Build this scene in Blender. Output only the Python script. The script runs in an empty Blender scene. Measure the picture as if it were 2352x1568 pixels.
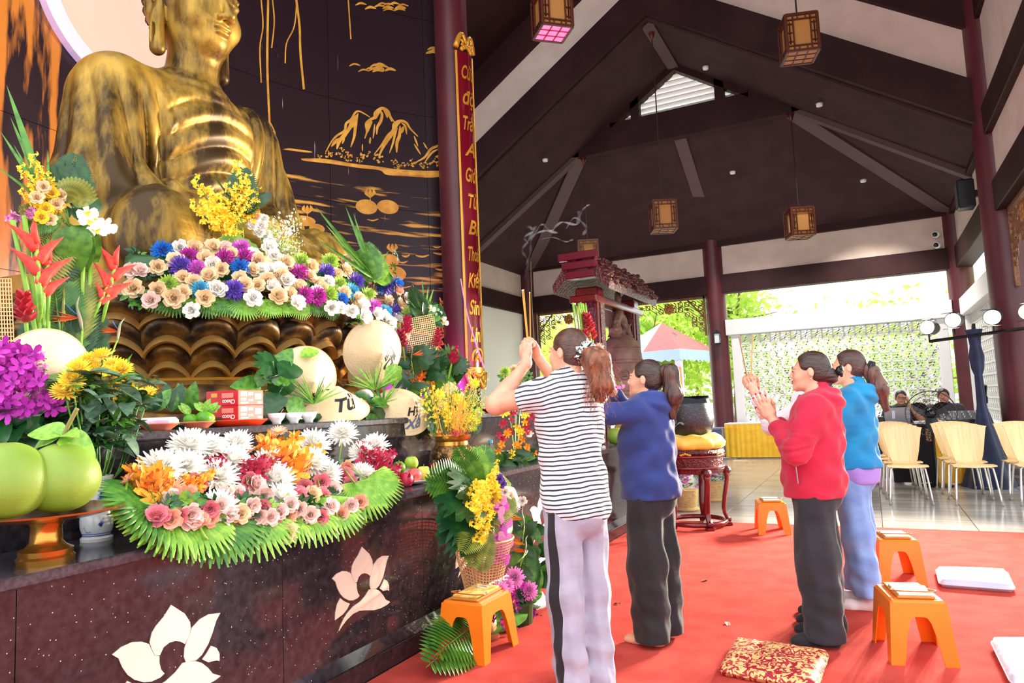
import bpy, bmesh, math, random
import numpy as np
from mathutils import Matrix, Vector
PI = math.pi
SC = bpy.context.scene
COL = SC.collection

# ---------------------------------------------------------------- camera
FPX, CAMH = 1620.0, 1.33
CRIGHT = np.array([0.8914, 0.4515, -0.0400])
def _cam_axes():
    # the altar front runs along +Y; the camera looks 26.7 deg left of it, 5.3 deg up, rolled 2.4 deg
    dy = np.array([(2000-1176)/FPX, (900-784)/FPX, 1.0]); dy /= np.linalg.norm(dy)
    n = np.cross(dy, np.array([1, -0.0418, 0])); n /= np.linalg.norm(n)
    if n[1] < 0: n = -n
    dz = -n; dx = np.cross(dy, dz)
    if dx[0] < 0: dx = -dx
    return np.array([dx, dy, dz])
CAMR = _cam_axes()
cam_d = bpy.data.cameras.new('camera'); cam = bpy.data.objects.new('camera', cam_d); COL.objects.link(cam)
cam_d.sensor_width = 36; cam_d.lens = FPX/2352*36; cam_d.clip_start = 0.05; cam_d.clip_end = 400
_m = np.eye(4); _m[:3, 0] = CAMR[:, 0]; _m[:3, 1] = -CAMR[:, 1]; _m[:3, 2] = -CAMR[:, 2]; _m[:3, 3] = (0, 0, CAMH)
cam.matrix_world = Matrix(_m.tolist())
SC.camera = cam
def ray(u, v): return CAMR @ np.array([(u-1176)/FPX, (v-784)/FPX, 1.0])
def at(u, v, x=None, y=None, z=None):
    """the point of the place seen at u, v on the plane x=, y= or z="""
    d = ray(u, v)
    t = x/d[0] if x is not None else y/d[1] if y is not None else (z-CAMH)/d[2]
    return np.array([0, 0, CAMH]) + t*d

# ---------------------------------------------------------------- exposure, sky, lights
SC.view_settings.view_transform = 'Standard'; SC.view_settings.look = 'None'
SC.view_settings.gamma = 1.0; SC.view_settings.use_curve_mapping = False
SC.view_settings.exposure = 0.62
W = bpy.data.worlds.new('sky'); SC.world = W; W.use_nodes = True
_bg = W.node_tree.nodes['Background']; _bg.inputs[0].default_value = (0.93, 0.97, 1.0, 1); _bg.inputs[1].default_value = 1.75
SC.cycles.max_bounces = 7; SC.cycles.diffuse_bounces = 4; SC.cycles.glossy_bounces = 3
SC.cycles.transparent_max_bounces = 12; SC.cycles.transmission_bounces = 5
SC.cycles.sample_clamp_indirect = 6.0
def spot(name, loc, target, energy, color, size=60, blend=0.6, radius=0.12):
    l = bpy.data.lights.new(name, 'SPOT'); l.energy = energy; l.color = color; l.spot_size = math.radians(size)
    l.spot_blend = blend; l.shadow_soft_size = radius
    o = bpy.data.objects.new(name, l); COL.objects.link(o); o.location = loc
    o.rotation_euler = (Vector(target)-Vector(loc)).to_track_quat('-Z', 'Y').to_euler()
    return o
def point(name, loc, energy, color, radius=0.1):
    l = bpy.data.lights.new(name, 'POINT'); l.energy = energy; l.color = color; l.shadow_soft_size = radius
    o = bpy.data.objects.new(name, l); COL.objects.link(o); o.location = loc; return o
_s = bpy.data.lights.new('sun', 'SUN'); _s.energy = 4.5; _s.angle = 0.02; _s.color = (1.0, 0.95, 0.86)
_so = bpy.data.objects.new('sun', _s); COL.objects.link(_so); _so.rotation_euler = Vector((0.35, -0.45, -1.0)).to_track_quat('-Z', 'Y').to_euler()
STAGE = [at(2132, 752, y=11.7), at(2190, 735, y=11.6), at(2280, 728, y=11.2), at(2362, 716, y=10.9)]
STAGE_T = [(-3.6, 4.2, 2.6), (-2.2, 3.0, 1.2), (-1.4, 2.4, 1.0), (-1.8, 2.0, 1.8)]
for _i, _p in enumerate(STAGE):
    _t = STAGE_T[_i]
    _d = np.array(_t)-_p; _d /= np.linalg.norm(_d)
    spot('stage_lamp_beam', _p+_d*0.12, _t, 1700, (1.0, 0.88, 0.72), 75, 0.8, 0.07)
DOWN = [(-2.3, 13.2, 7.55), (-0.4, 13.0, 6.3), (-5.6, 13.0, 6.35), (0.2, 15.6, 5.55), (-2.2, 14.9, 5.98), (-4.2, 9.6, 9.2)]  # middle entries are added fill for the far bay; the end ones are real
for _p in DOWN[1:]: spot('ceiling_and_fill_downlight', (_p[0], _p[1], _p[2]-0.08), (_p[0], _p[1], 0), 420 if _p[1] > 14 else 130, (1.0, 0.95, 0.88), 110, 0.6, 0.08)
point('violet_uplight', (-6.05, 2.9, 1.8), 90, (0.62, 0.05, 1.0))
point('violet_uplight', (-4.75, 7.6, 1.6), 55, (0.8, 0.04, 0.75))

# ---------------------------------------------------------------- helpers
def rgb(r, g=None, b=None):
    """sRGB 0..255 to linear"""
    if g is None: r, g, b = (r >> 16) & 255, (r >> 8) & 255, r & 255
    f = lambda c: (c/255/12.92) if c/255 <= 0.04045 else ((c/255+0.055)/1.055)**2.4
    return (f(r), f(g), f(b), 1.0)
MATS = {}
def mat(name, col=None, rough=0.5, metal=0.0, spec=None, col2=None, nscale=8.0, ndetail=4.0, nrange=(0.4, 0.62), stretch=None,
        bump=0.0, bscale=None, emit=None, estr=0.0, trans=0.0, alpha=1.0, coat=0.0, sheen=0.0, sub=0.0, ior=None, coord='Object'):
    if name in MATS: return MATS[name]
    m = bpy.data.materials.new(name); m.use_nodes = True; MATS[name] = m
    nt = m.node_tree; N = nt.nodes; L = nt.links; b = N['Principled BSDF']
    b.inputs['Base Color'].default_value = col; b.inputs['Roughness'].default_value = rough; b.inputs['Metallic'].default_value = metal
    if spec is not None: b.inputs['Specular IOR Level'].default_value = spec
    if coat: b.inputs['Coat Weight'].default_value = coat; b.inputs['Coat Roughness'].default_value = 0.08
    if sheen: b.inputs['Sheen Weight'].default_value = sheen
    if trans: b.inputs['Transmission Weight'].default_value = trans
    if ior: b.inputs['IOR'].default_value = ior
    if sub: b.inputs['Subsurface Weight'].default_value = sub; b.inputs['Subsurface Radius'].default_value = (0.02, 0.008, 0.004)
    if alpha < 1: b.inputs['Alpha'].default_value = alpha
    if emit: b.inputs['Emission Color'].default_value = emit; b.inputs['Emission Strength'].default_value = estr
    if col2 or bump:
        tc = N.new('ShaderNodeTexCoord'); mp = N.new('ShaderNodeMapping'); L.new(tc.outputs[coord], mp.inputs[0])
        if stretch: mp.inputs['Scale'].default_value = stretch
    if col2:
        nz = N.new('ShaderNodeTexNoise'); nz.inputs['Scale'].default_value = nscale; nz.inputs['Detail'].default_value = ndetail
        L.new(mp.outputs[0], nz.inputs[0])
        r = N.new('ShaderNodeValToRGB'); r.color_ramp.elements[0].position = nrange[0]; r.color_ramp.elements[1].position = nrange[1]
        r.color_ramp.elements[0].color = col; r.color_ramp.elements[1].color = col2
        L.new(nz.outputs[0], r.inputs[0]); L.new(r.outputs[0], b.inputs['Base Color'])
    if bump:
        nb = N.new('ShaderNodeTexNoise'); nb.inputs['Scale'].default_value = bscale or nscale*3; nb.inputs['Detail'].default_value = 3
        L.new(mp.outputs[0], nb.inputs[0]); bp = N.new('ShaderNodeBump'); bp.inputs['Strength'].default_value = bump
        bp.inputs['Distance'].default_value = 0.02; L.new(nb.outputs[0], bp.inputs['Height']); L.new(bp.outputs[0], b.inputs['Normal'])
    return m
def nodes(m): return m.node_tree.nodes, m.node_tree.links, m.node_tree.nodes['Principled BSDF']

def rotz(a): c, s = math.cos(a), math.sin(a); return np.array([[c, -s, 0], [s, c, 0], [0, 0, 1.0]])
def rotx(a): c, s = math.cos(a), math.sin(a); return np.array([[1.0, 0, 0], [0, c, -s], [0, s, c]])
def roty(a): c, s = math.cos(a), math.sin(a); return np.array([[c, 0, s], [0, 1.0, 0], [-s, 0, c]])
def unit(v): v = np.asarray(v, float); return v/(np.linalg.norm(v)+1e-12)
def frame(d, up=(0, 0, 1)):
    """matrix whose z column is d"""
    z = unit(d); up = np.asarray(up, float)
    if abs(z @ unit(up)) > 0.98: up = np.array([0, 1.0, 0]) if abs(z[1]) < 0.9 else np.array([1.0, 0, 0])
    x = unit(np.cross(up, z)); y = np.cross(z, x); return np.stack([x, y, z], 1)
_BB = []
for sx in (-1, 1):
    for sy in (-1, 1):
        for sz in (-1, 1): _BB.append((sx, sy, sz))
class MB:
    """collects shapes of one mesh"""
    def __init__(s): s.v = []; s.f = []; s.m = []; s.n = 0
    def add(s, v, f, mi=0, M=None, o=None):
        v = np.asarray(v, float).reshape(-1, 3)
        if M is not None: v = v @ np.asarray(M).T
        if o is not None: v = v + np.asarray(o, float)
        s.v.append(v); s.f += [tuple(i+s.n for i in q) for q in f]; s.m += [mi]*len(f); s.n += len(v); return s
    def box(s, lo, hi, bev=0.0, mi=0, M=None, o=None):
        lo, hi = np.minimum(lo, hi).astype(float), np.maximum(lo, hi).astype(float); c = (lo+hi)/2; h = (hi-lo)/2
        b = min(bev, h.min()*0.9)
        if b <= 0:
            v = np.array([c+h*np.array(t) for t in _BB])
            return s.add(v, [(0, 1, 3, 2), (4, 6, 7, 5), (0, 4, 5, 1), (2, 3, 7, 6), (0, 2, 6, 4), (1, 5, 7, 3)], mi, M, o)
        v = []; idx = {}
        for t in _BB:
            for a in range(3):
                hh = h-b; hh = hh.copy(); hh[a] = h[a]; idx[t, a] = len(v); v.append(c+hh*np.array(t))
        f = []
        for a in range(3):
            p, q = (a+1) % 3, (a+2) % 3
            for sg in (-1, 1):
                def T(i, j): t = [0]*3; t[a] = sg; t[p] = i; t[q] = j; return tuple(t)
                l = [idx[T(-1, -1), a], idx[T(1, -1), a], idx[T(1, 1), a], idx[T(-1, 1), a]]; f.append(l if sg > 0 else l[::-1])
            for i in (-1, 1):
                for j in (-1, 1):
                    def U(k): t = [0]*3; t[a] = k; t[p] = i; t[q] = j; return tuple(t)
                    l = [idx[U(-1), p], idx[U(1), p], idx[U(1), q], idx[U(-1), q]]; f.append(l if i*j > 0 else l[::-1])
        for t in _BB:
            l = [idx[t, 0], idx[t, 1], idx[t, 2]]; f.append(l if t[0]*t[1]*t[2] > 0 else l[::-1])
        return s.add(v, f, mi, M, o)
    def tube(s, pts, r, n=8, mi=0, cap=True, flat=1.0, up=(0, 0, 1), M=None, o=None):
        pts = np.asarray(pts, float); k = len(pts); r = np.broadcast_to(np.asarray(r, float), (k,))
        T = np.gradient(pts, axis=0); a = np.arange(n)*2*PI/n; V = []
        z = unit(T[0]); F0 = frame(z, up); x = F0[:, 0]
        for i in range(k):
            z = unit(T[i]); x = x-z*(x@z); x = unit(x); y = np.cross(z, x)
            V.append(pts[i]+r[i]*(np.cos(a)[:, None]*x+flat*np.sin(a)[:, None]*y))
        f = [(i*n+j, i*n+(j+1) % n, (i+1)*n+(j+1) % n, (i+1)*n+j) for i in range(k-1) for j in range(n)]
        if cap: f += [tuple(range(n))[::-1], tuple((k-1)*n+j for j in range(n))]
        return s.add(np.concatenate(V), f, mi, M, o)
    def rod(s, a, b, r, n=8, mi=0, r2=None, M=None, o=None): return s.tube([a, b], [r, r if r2 is None else r2], n, mi, M=M, o=o)
    def lathe(s, prof, n=24, mi=0, M=None, o=None, a0=0.0, a1=2*PI, cap=False):
        prof = np.asarray(prof, float); full = abs(a1-a0-2*PI) < 1e-6; m = n if full else n+1
        a = a0+(a1-a0)*np.arange(m)/n; k = len(prof)
        v = np.stack([np.outer(prof[:, 0], np.cos(a)), np.outer(prof[:, 0], np.sin(a)), np.repeat(prof[:, 1][:, None], m, 1)], 2).reshape(-1, 3)
        f = [(i*m+j, i*m+(j+1) % m, (i+1)*m+(j+1) % m, (i+1)*m+j) for i in range(k-1) for j in range(m if full else m-1)]
        if cap: f += [tuple(range(m))[::-1], tuple((k-1)*m+j for j in range(m))]
        return s.add(v, f, mi, M, o)
    def prism(s, poly, t0, t1, mi=0, M=None, o=None):
        """polygon in local xy swept along z"""
        p = np.asarray(poly, float); n = len(p)
        v = np.concatenate([np.c_[p, np.full(n, t0)], np.c_[p, np.full(n, t1)]])
        f = [tuple(range(n))[::-1], tuple(range(n, 2*n))]+[(i, (i+1) % n, n+(i+1) % n, n+i) for i in range(n)]
        return s.add(v, f, mi, M, o)
    def ball(s, c, r, n=10, mi=0, M=None, o=None):
        r = np.broadcast_to(np.asarray(r, float), (3,)); k = max(4, n*2//3)
        t = np.linspace(0, PI, k+1); a = np.arange(n)*2*PI/n
        V = [np.array([[0, 0, -1.0]])]+[np.c_[np.sin(q)*np.cos(a), np.sin(q)*np.sin(a), np.full(n, -np.cos(q))] for q in t[1:-1]]+[np.array([[0, 0, 1.0]])]
        v = np.concatenate(V); f = [(0, 1+(j+1) % n, 1+j) for j in range(n)]
        f += [(1+i*n+j, 1+i*n+(j+1) % n, 1+(i+1)*n+(j+1) % n, 1+(i+1)*n+j) for i in range(k-2) for j in range(n)]
        l = 1+(k-1)*n; f += [(l, l-n+j, l-n+(j+1) % n) for j in range(n)]
        v = v*r
        if M is not None: v = v @ np.asarray(M).T
        return s.add(v+np.asarray(c, float), f, mi, None, o)
    def grid(s, V, mi=0, M=None, o=None, close=False):
        """V[i][j] points"""
        V = np.asarray(V, float); a, b = V.shape[:2]
        f = [(i*b+j, i*b+(j+1) % b, (i+1)*b+(j+1) % b, (i+1)*b+j) for i in range(a-1) for j in range(b if close else b-1)]
        return s.add(V.reshape(-1, 3), f, mi, M, o)
    def mesh(s, name, smooth=False, ang=None):
        me = bpy.data.meshes.new(name)
        me.from_pydata(np.concatenate(s.v).tolist() if s.v else [], [], s.f)
        if any(s.m): me.polygons.foreach_set('material_index', s.m)
        if smooth:
            me.polygons.foreach_set('use_smooth', [True]*len(me.polygons))
            if ang: me.set_sharp_from_angle(angle=math.radians(ang))
        me.update(); return me
    def build(s, name, mats, parent=None, smooth=False, ang=None, loc=None, M=None):
        me = s.mesh(name, smooth, ang)
        for m in (mats if isinstance(mats, (list, tuple)) else [mats]): me.materials.append(m)
        return put(name, me, parent, loc, M)
def put(name, me, parent=None, loc=None, M=None, scale=None):
    o = bpy.data.objects.new(name, me); COL.objects.link(o)
    if M is not None or scale is not None:
        A = np.eye(4); A[:3, :3] = (np.eye(3) if M is None else np.asarray(M))*(1.0 if scale is None else np.asarray(scale))
        if loc is not None: A[:3, 3] = loc
        o.matrix_local = Matrix(A.tolist())
    elif loc is not None: o.location = loc
    if parent is not None: o.parent = parent
    return o
def tag(o, label, cat, group=None):
    o['label'] = label; o['category'] = cat
    if group: o['group'] = group
    return o
def thing(name, label, cat, loc=(0, 0, 0), rz=0.0, group=None, rot=None):
    o = bpy.data.objects.new(name, None); COL.objects.link(o); o.empty_display_size = 0.1
    o.location = loc; o.rotation_euler = rot or (0, 0, rz); return tag(o, label, cat, group)
def struct(o): o['kind'] = 'structure'; return o
def dup(root, loc, rz=0.0, label=None, group=None):
    r = root.copy(); COL.objects.link(r); r.location = loc; r.rotation_euler = (0, 0, rz)
    if label: r['label'] = label
    if group: r['group'] = group
    for ch in root.children:
        c = ch.copy(); COL.objects.link(c); c.parent = r
        for g in ch.children:
            d = g.copy(); COL.objects.link(d); d.parent = c
    return r
def text_mesh(tx, size, off=0.0, shear=0.0, align='CENTER'):
    cu = bpy.data.curves.new('w', 'FONT'); cu.body = tx; cu.size = size; cu.shear = shear; cu.align_x = 'CENTER'; cu.align_y = align; cu.offset = off; cu.resolution_u = 3
    ob = bpy.data.objects.new('w', cu); COL.objects.link(ob); me = bpy.data.meshes.new_from_object(ob.evaluated_get(bpy.context.evaluated_depsgraph_get())); bpy.data.objects.remove(ob)
    bm = bmesh.new(); bm.from_mesh(me); bmesh.ops.triangulate(bm, faces=bm.faces[:]); bmesh.ops.subdivide_edges(bm, edges=[e for e in bm.edges if e.calc_length() > size*0.12], cuts=3); bmesh.ops.triangulate(bm, faces=bm.faces[:]); bm.to_mesh(me); bm.free()
    co = np.empty(len(me.vertices)*3, np.float32); me.vertices.foreach_get('co', co); return me, co.reshape(-1, 3)
RND = random.Random(7)
def uni(a, b): return RND.uniform(a, b)
def bez(*p, n=12):
    """smooth curve through control points (Catmull-Rom)"""
    p = np.asarray(p, float); q = np.concatenate([[2*p[0]-p[1]], p, [2*p[-1]-p[-2]]]); out = []
    for i in range(1, len(q)-2):
        for t in np.linspace(0, 1, n, endpoint=False):
            a, b, c, d = q[i-1:i+3]
            out.append(0.5*((2*b)+(c-a)*t+(2*a-5*b+4*c-d)*t*t+(3*b-a-3*c+d)*t**3))
    out.append(p[-1]); return np.array(out)

# ---- solid modelling by distance fields, meshed with surface nets
def sd_cone(P, a, b, ra, rb):
    a = np.asarray(a, P.dtype); ba = np.asarray(b, P.dtype)-a; L2 = float(ba@ba)+1e-9; q = P-a
    t = np.clip((q@ba)/P.dtype.type(L2), 0, 1); q -= t[:, None]*ba; return np.sqrt(np.einsum('ij,ij->i', q, q))-(P.dtype.type(ra)+P.dtype.type(rb-ra)*t)
def sd_ell(P, c, r, M=None):
    q = P-np.asarray(c, P.dtype)
    if M is not None: q = q @ np.asarray(M, P.dtype)
    q = q/np.asarray(r, P.dtype); k0 = np.sqrt(np.einsum('ij,ij->i', q, q)); q /= np.asarray(r, P.dtype); k1 = np.sqrt(np.einsum('ij,ij->i', q, q))+P.dtype.type(1e-9)
    return k0*(k0-1)/k1
def smin(a, b, k):
    h = np.clip(0.5+0.5*(b-a)/k, 0, 1); return b+(a-b)*h-k*h*(1-h)
def smax(a, b, k): return -smin(-a, -b, k)
def sdf(P, prims, d=None):
    for p in prims:
        e = sd_cone(P, *p[1:5]) if p[0] == 'c' else sd_ell(P, p[1], p[2], p[3] if len(p) > 4 else None)
        k = p[-1]; d = e if d is None else smin(d, e, k)
    return d
def nets(fn, lo, hi, h):
    """surface-net mesh of fn(P)<0 in the box lo..hi: vertices, quads"""
    lo = np.asarray(lo, np.float32); hi = np.asarray(hi, np.float32); h = np.float32(h); C = 4
    n = np.ceil((hi-lo)/h).astype(int)+2; n = ((n+C-1)//C)*C+1
    nc = (n-1)//C+1
    cg = np.stack(np.meshgrid(*[np.arange(k) for k in nc], indexing='ij'), -1).reshape(-1, 3)
    cd = fn(lo+cg.astype(np.float32)*(h*C)).reshape(nc)
    m = np.abs(cd) < h*C*1.35
    F = np.empty(n, np.float32); ix = [np.minimum((np.arange(k)+C//2)//C, kc-1) for k, kc in zip(n, nc)]
    F[:] = cd[np.ix_(*ix)]; mm = m[np.ix_(*ix)]
    idx = np.argwhere(mm)
    for s in range(0, len(idx), 400000):
        q = idx[s:s+400000]; F[q[:, 0], q[:, 1], q[:, 2]] = fn(lo+q.astype(np.float32)*h)
    S = F < 0
    c8 = [(i, j, k) for i in (0, 1) for j in (0, 1) for k in (0, 1)]
    sl = lambda A, o: A[o[0]:A.shape[0]-1+o[0], o[1]:A.shape[1]-1+o[1], o[2]:A.shape[2]-1+o[2]]
    cnt = sum(sl(S, o).astype(np.int8) for o in c8); act = (cnt > 0) & (cnt < 8)
    ci = np.argwhere(act); vid = -np.ones(act.shape, np.int64); vid[act] = np.arange(len(ci))
    acc = np.zeros((len(ci), 3)); num = np.zeros(len(ci))
    for a in range(8):
        for b in range(a+1, 8):
            A, B = np.array(c8[a]), np.array(c8[b])
            if np.abs(A-B).sum() != 1: continue
            fa = F[ci[:, 0]+A[0], ci[:, 1]+A[1], ci[:, 2]+A[2]]; fb = F[ci[:, 0]+B[0], ci[:, 1]+B[1], ci[:, 2]+B[2]]
            x = (fa < 0) != (fb < 0); t = np.where(x, fa/(fa-fb+1e-12), 0)
            acc[x] += (A+(B-A)*t[:, None])[x]; num[x] += 1
    V = lo+(ci+acc/num[:, None])*h
    Q = []
    for a in range(3):
        u, w = (a+1) % 3, (a+2) % 3
        s0 = [slice(1, -1)]*3; s0[a] = slice(0, -1); s1 = list(s0); s1[a] = slice(1, None)
        A, B = S[tuple(s0)], S[tuple(s1)]
        for flip, X in ((0, A & ~B), (1, ~A & B)):
            e = np.argwhere(X)
            if not len(e): continue
            e = e+1; e[:, a] -= 1
            g = lambda du, dw: vid[tuple((e-np.eye(3, dtype=int)[u]*du-np.eye(3, dtype=int)[w]*dw).T)]
            q = np.stack([g(1, 1), g(0, 1), g(0, 0), g(1, 0)], 1)
            Q.append(q[:, ::-1] if flip else q)
    Q = np.concatenate(Q) if Q else np.zeros((0, 4), int)
    return V, Q[(Q >= 0).all(1)]
def quick_mesh(name, V, Q, mi=None, smooth=True):
    me = bpy.data.meshes.new(name); me.vertices.add(len(V)); me.vertices.foreach_set('co', np.asarray(V, np.float32).ravel())
    me.loops.add(len(Q)*4); me.loops.foreach_set('vertex_index', np.asarray(Q, np.int32).ravel())
    me.polygons.add(len(Q)); me.polygons.foreach_set('loop_start', np.arange(0, len(Q)*4, 4, dtype=np.int32))
    if mi is not None: me.polygons.foreach_set('material_index', np.asarray(mi, np.int32))
    me.polygons.foreach_set('use_smooth', np.full(len(Q), smooth)); me.update(calc_edges=True); return me
def solid(name, fn, lo, hi, h, mats, parent=None, paint=None):
    V, Q = nets(fn, lo, hi, h)
    mi = paint(V[Q].mean(1)) if paint is not None else None
    me = quick_mesh(name, V, Q, mi)
    for m in (mats if isinstance(mats, (list, tuple)) else [mats]): me.materials.append(m)
    return put(name, me, parent)
# ================================================================ the hall
WOOD = mat('maroon_beam_paint', rgb(44, 19, 21), 0.6, col2=rgb(54, 27, 29), nscale=1.5, bump=0.05, bscale=40, spec=0.2)
COLM = mat('maroon_column_paint', rgb(90, 33, 41), 0.4, col2=rgb(78, 28, 36), nscale=2.0, bump=0.04, bscale=30)
PLAST = mat('cream_plaster', rgb(216, 195, 181), 0.9, col2=rgb(208, 186, 172), nscale=3, bump=0.06, bscale=60)
CEIL = mat('brown_ceiling_paint', rgb(66, 44, 46), 0.8, col2=rgb(58, 38, 40), nscale=2, bump=0.05, bscale=30, spec=0.15)
RIBM = mat('brown_rafter_paint', rgb(88, 64, 66), 0.7)
WHITEP = mat('white_masonry_paint', rgb(226, 226, 226), 0.8, bump=0.05, bscale=80)
FY, RX, LX, RIDGE = 17.0, 1.75, -8.1, -3.06

# floor and tiles
m = MB(); m.box((-9, -3, -0.06), (6, 17.6, -0.014)); floor = struct(m.build('floor', mat('grout_grey', rgb(120, 118, 118), 0.8)))
TILE = mat('grey_floor_tile', rgb(186, 182, 178), 0.16, col2=rgb(160, 155, 151), nscale=1.4, nrange=(0.35, 0.7), stretch=(0.6, 5, 1), spec=0.6, coord='Generated')
N_, L_, B_ = nodes(TILE)
oi = N_.new('ShaderNodeObjectInfo'); hs = N_.new('ShaderNodeHueSaturation'); mr = N_.new('ShaderNodeMapRange')
mr.inputs['To Min'].default_value = 0.86; mr.inputs['To Max'].default_value = 1.1; L_.new(oi.outputs['Random'], mr.inputs[0]); L_.new(mr.outputs[0], hs.inputs['Value'])
_s = B_.inputs['Base Color'].links[0].from_socket; L_.new(_s, hs.inputs['Color']); L_.new(hs.outputs[0], B_.inputs['Base Color'])
m = MB(); m.box((-0.397, -0.397, -0.014), (0.397, 0.397, 0), 0.003); tme = m.mesh('tile'); tme.materials.append(TILE)
for i in range(16):
    for j in range(12): put('tile', tme, floor, (-8.4+0.8*i, 8.0+0.8*j, 0))

def column(name, x, y, r, z1, base=True):
    m = MB(); m.lathe([(r, 0.35 if base else 0), (r, z1)], 40); o = struct(m.build(name, COLM, smooth=True))
    if base:
        m = MB(); m.lathe([(0, 0), (r+0.13, 0), (r+0.13, 0.1), (r+0.09, 0.13), (r+0.11, 0.22), (r+0.03, 0.34), (r-0.01, 0.36)], 40)
        m.build('column_base', mat('grey_stone_base', rgb(120, 112, 112), 0.5, bump=0.1), o, smooth=True, ang=40)
    o.location = (x, y, 0); return o
for i, (x, y, r, z1) in enumerate([(-8.0, FY, 0.22, 5.2), (-3.1, FY, 0.23, 5.2), (1.83, FY, 0.24, 5.2), (1.9, 12.0, 0.29, 7.6), (-4.95, 8.3, 0.235, 8.6)]):
    column(f'column_{i+1}', x, y, r, z1)

# ---- end wall: beams with cream infill, lattice bay, open bay
def wall_beams(name, axis, a0, a1, pos, rows, th=0.15):
    m = MB()
    for z0, z1, e in rows:
        if axis == 'x': m.box((a0, pos-th-e, z0), (a1, pos+th+e, z1), 0.012)
        else: m.box((pos-th-e, a0, z0), (pos+th+e, a1, z1), 0.012)
    return struct(m.build(name, WOOD))
ROWS = [(3.78, 4.22, 0.0), (4.9, 5.32, 0.03)]
wf = wall_beams('wall_far', 'x', -8.1, 1.9, FY, ROWS)
def panel(parent, lo, hi, name='infill_panel', mt=None):
    m = MB(); m.box(lo, hi, 0.004); return m.build(name, mt or PLAST, parent)
panel(wf, (-7.8, FY-0.08, 4.22), (-3.32, FY+0.08, 4.9)); panel(wf, (-2.88, FY-0.08, 4.22), (1.6, FY+0.08, 4.9))
wr = wall_beams('wall_right', 'y', 5.0, FY, RX+0.15, ROWS+[(6.6, 7.1, 0.0)])
panel(wr, (RX+0.06, 12.3, 4.22), (RX+0.24, 16.8, 4.9)); panel(wr, (RX+0.06, 5.5, 4.22), (RX+0.24, 11.72, 4.9)); panel(wr, (RX+0.06, 5.5, 5.32), (RX+0.24, 11.72, 6.6))
wl = wall_beams('wall_left', 'y', 8.5, FY, LX-0.1, ROWS+[(-0.0, 0.0, 0.0)][:0])
panel(wl, (LX-0.2, 8.5, 4.22), (LX-0.02, 16.85, 4.9)); panel(wl, (LX-0.2, 8.5, 0), (LX-0.02, 16.85, 3.78), 'plaster_panel', mat('pale_plaster', rgb(228, 226, 214), 0.9))

# ---- roof over the far bay: two side slopes, end hip, ribs, louvred gable
SL = 0.655
def rz_(x): return 8.15-SL*abs(x-RIDGE)
def slab(name, pts, t, mt, parent=None):
    """thin plate with its underside through pts"""
    p = np.asarray(pts, float); n = len(p); v = np.concatenate([p, p+np.array([0, 0, t])])
    m = MB(); m.add(v, [tuple(range(n)), tuple(range(n, 2*n))[::-1]]+[(i, (i+1) % n, n+(i+1) % n, n+i) for i in range(n)])
    return m.build(name, mt, parent)
hx = 2.15; zc = rz_(RIDGE+hx); XR, XL = 1.95, -8.3
c1 = struct(slab('ceiling', [(RIDGE, 12, 8.15), (XR, 12, rz_(XR)), (XR, 17.2, rz_(XR)), (RIDGE+hx, 14, zc), (RIDGE, 14, 8.15)], 0.1, CEIL))
slab('ceiling_slope', [(RIDGE, 12, 8.15), (RIDGE, 14, 8.15), (RIDGE-hx, 14, zc), (XL, 17.2, rz_(XL)), (XL, 12, rz_(XL))], 0.1, CEIL, c1)
slab('ceiling_hip', [(RIDGE-hx, 14, zc), (RIDGE+hx, 14, zc), (XR, 17.2, rz_(XR)), (XL, 17.2, rz_(XL))], 0.1, CEIL, c1)
def beam(m, a, b, w, h, mi=0):
    """rectangular beam, top line a-b, hanging h below"""
    a = np.asarray(a, float); b = np.asarray(b, float); d = unit(b-a); s = unit(np.cross(d, (0, 0, 1)))*w/2; u = np.array([0, 0, -h])
    v = [a-s, a+s, a+s+u, a-s+u, b-s, b+s, b+s+u, b-s+u]
    m.add(v, [(0, 1, 2, 3), (7, 6, 5, 4), (0, 4, 5, 1), (1, 5, 6, 2), (2, 6, 7, 3), (3, 7, 4, 0)], mi)
for a, b, w, h in [((RIDGE, 12.1, 8.2), (RIDGE, 14, 8.2), 0.22, 0.16), ((RIDGE+hx, 14, zc+0.02), (1.75, 16.9, rz_(1.75)+0.06), 0.3, 0.16), ((RIDGE-hx, 14, zc+0.02), (-7.9, 16.9, rz_(-7.9)+0.06), 0.3, 0.16),
                   ((RIDGE, 14.1, zc), (RIDGE, 16.9, 5.18), 0.24, 0.12), ((RIDGE+hx, 14, zc+0.02), (XR, 14, rz_(XR)), 0.2, 0.12), ((RIDGE-hx, 14, zc+0.02), (XL, 14, rz_(XL)), 0.2, 0.12)]:
    m = MB(); beam(m, a, b, w, h); m.build('rafter', RIBM, c1)
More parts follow.
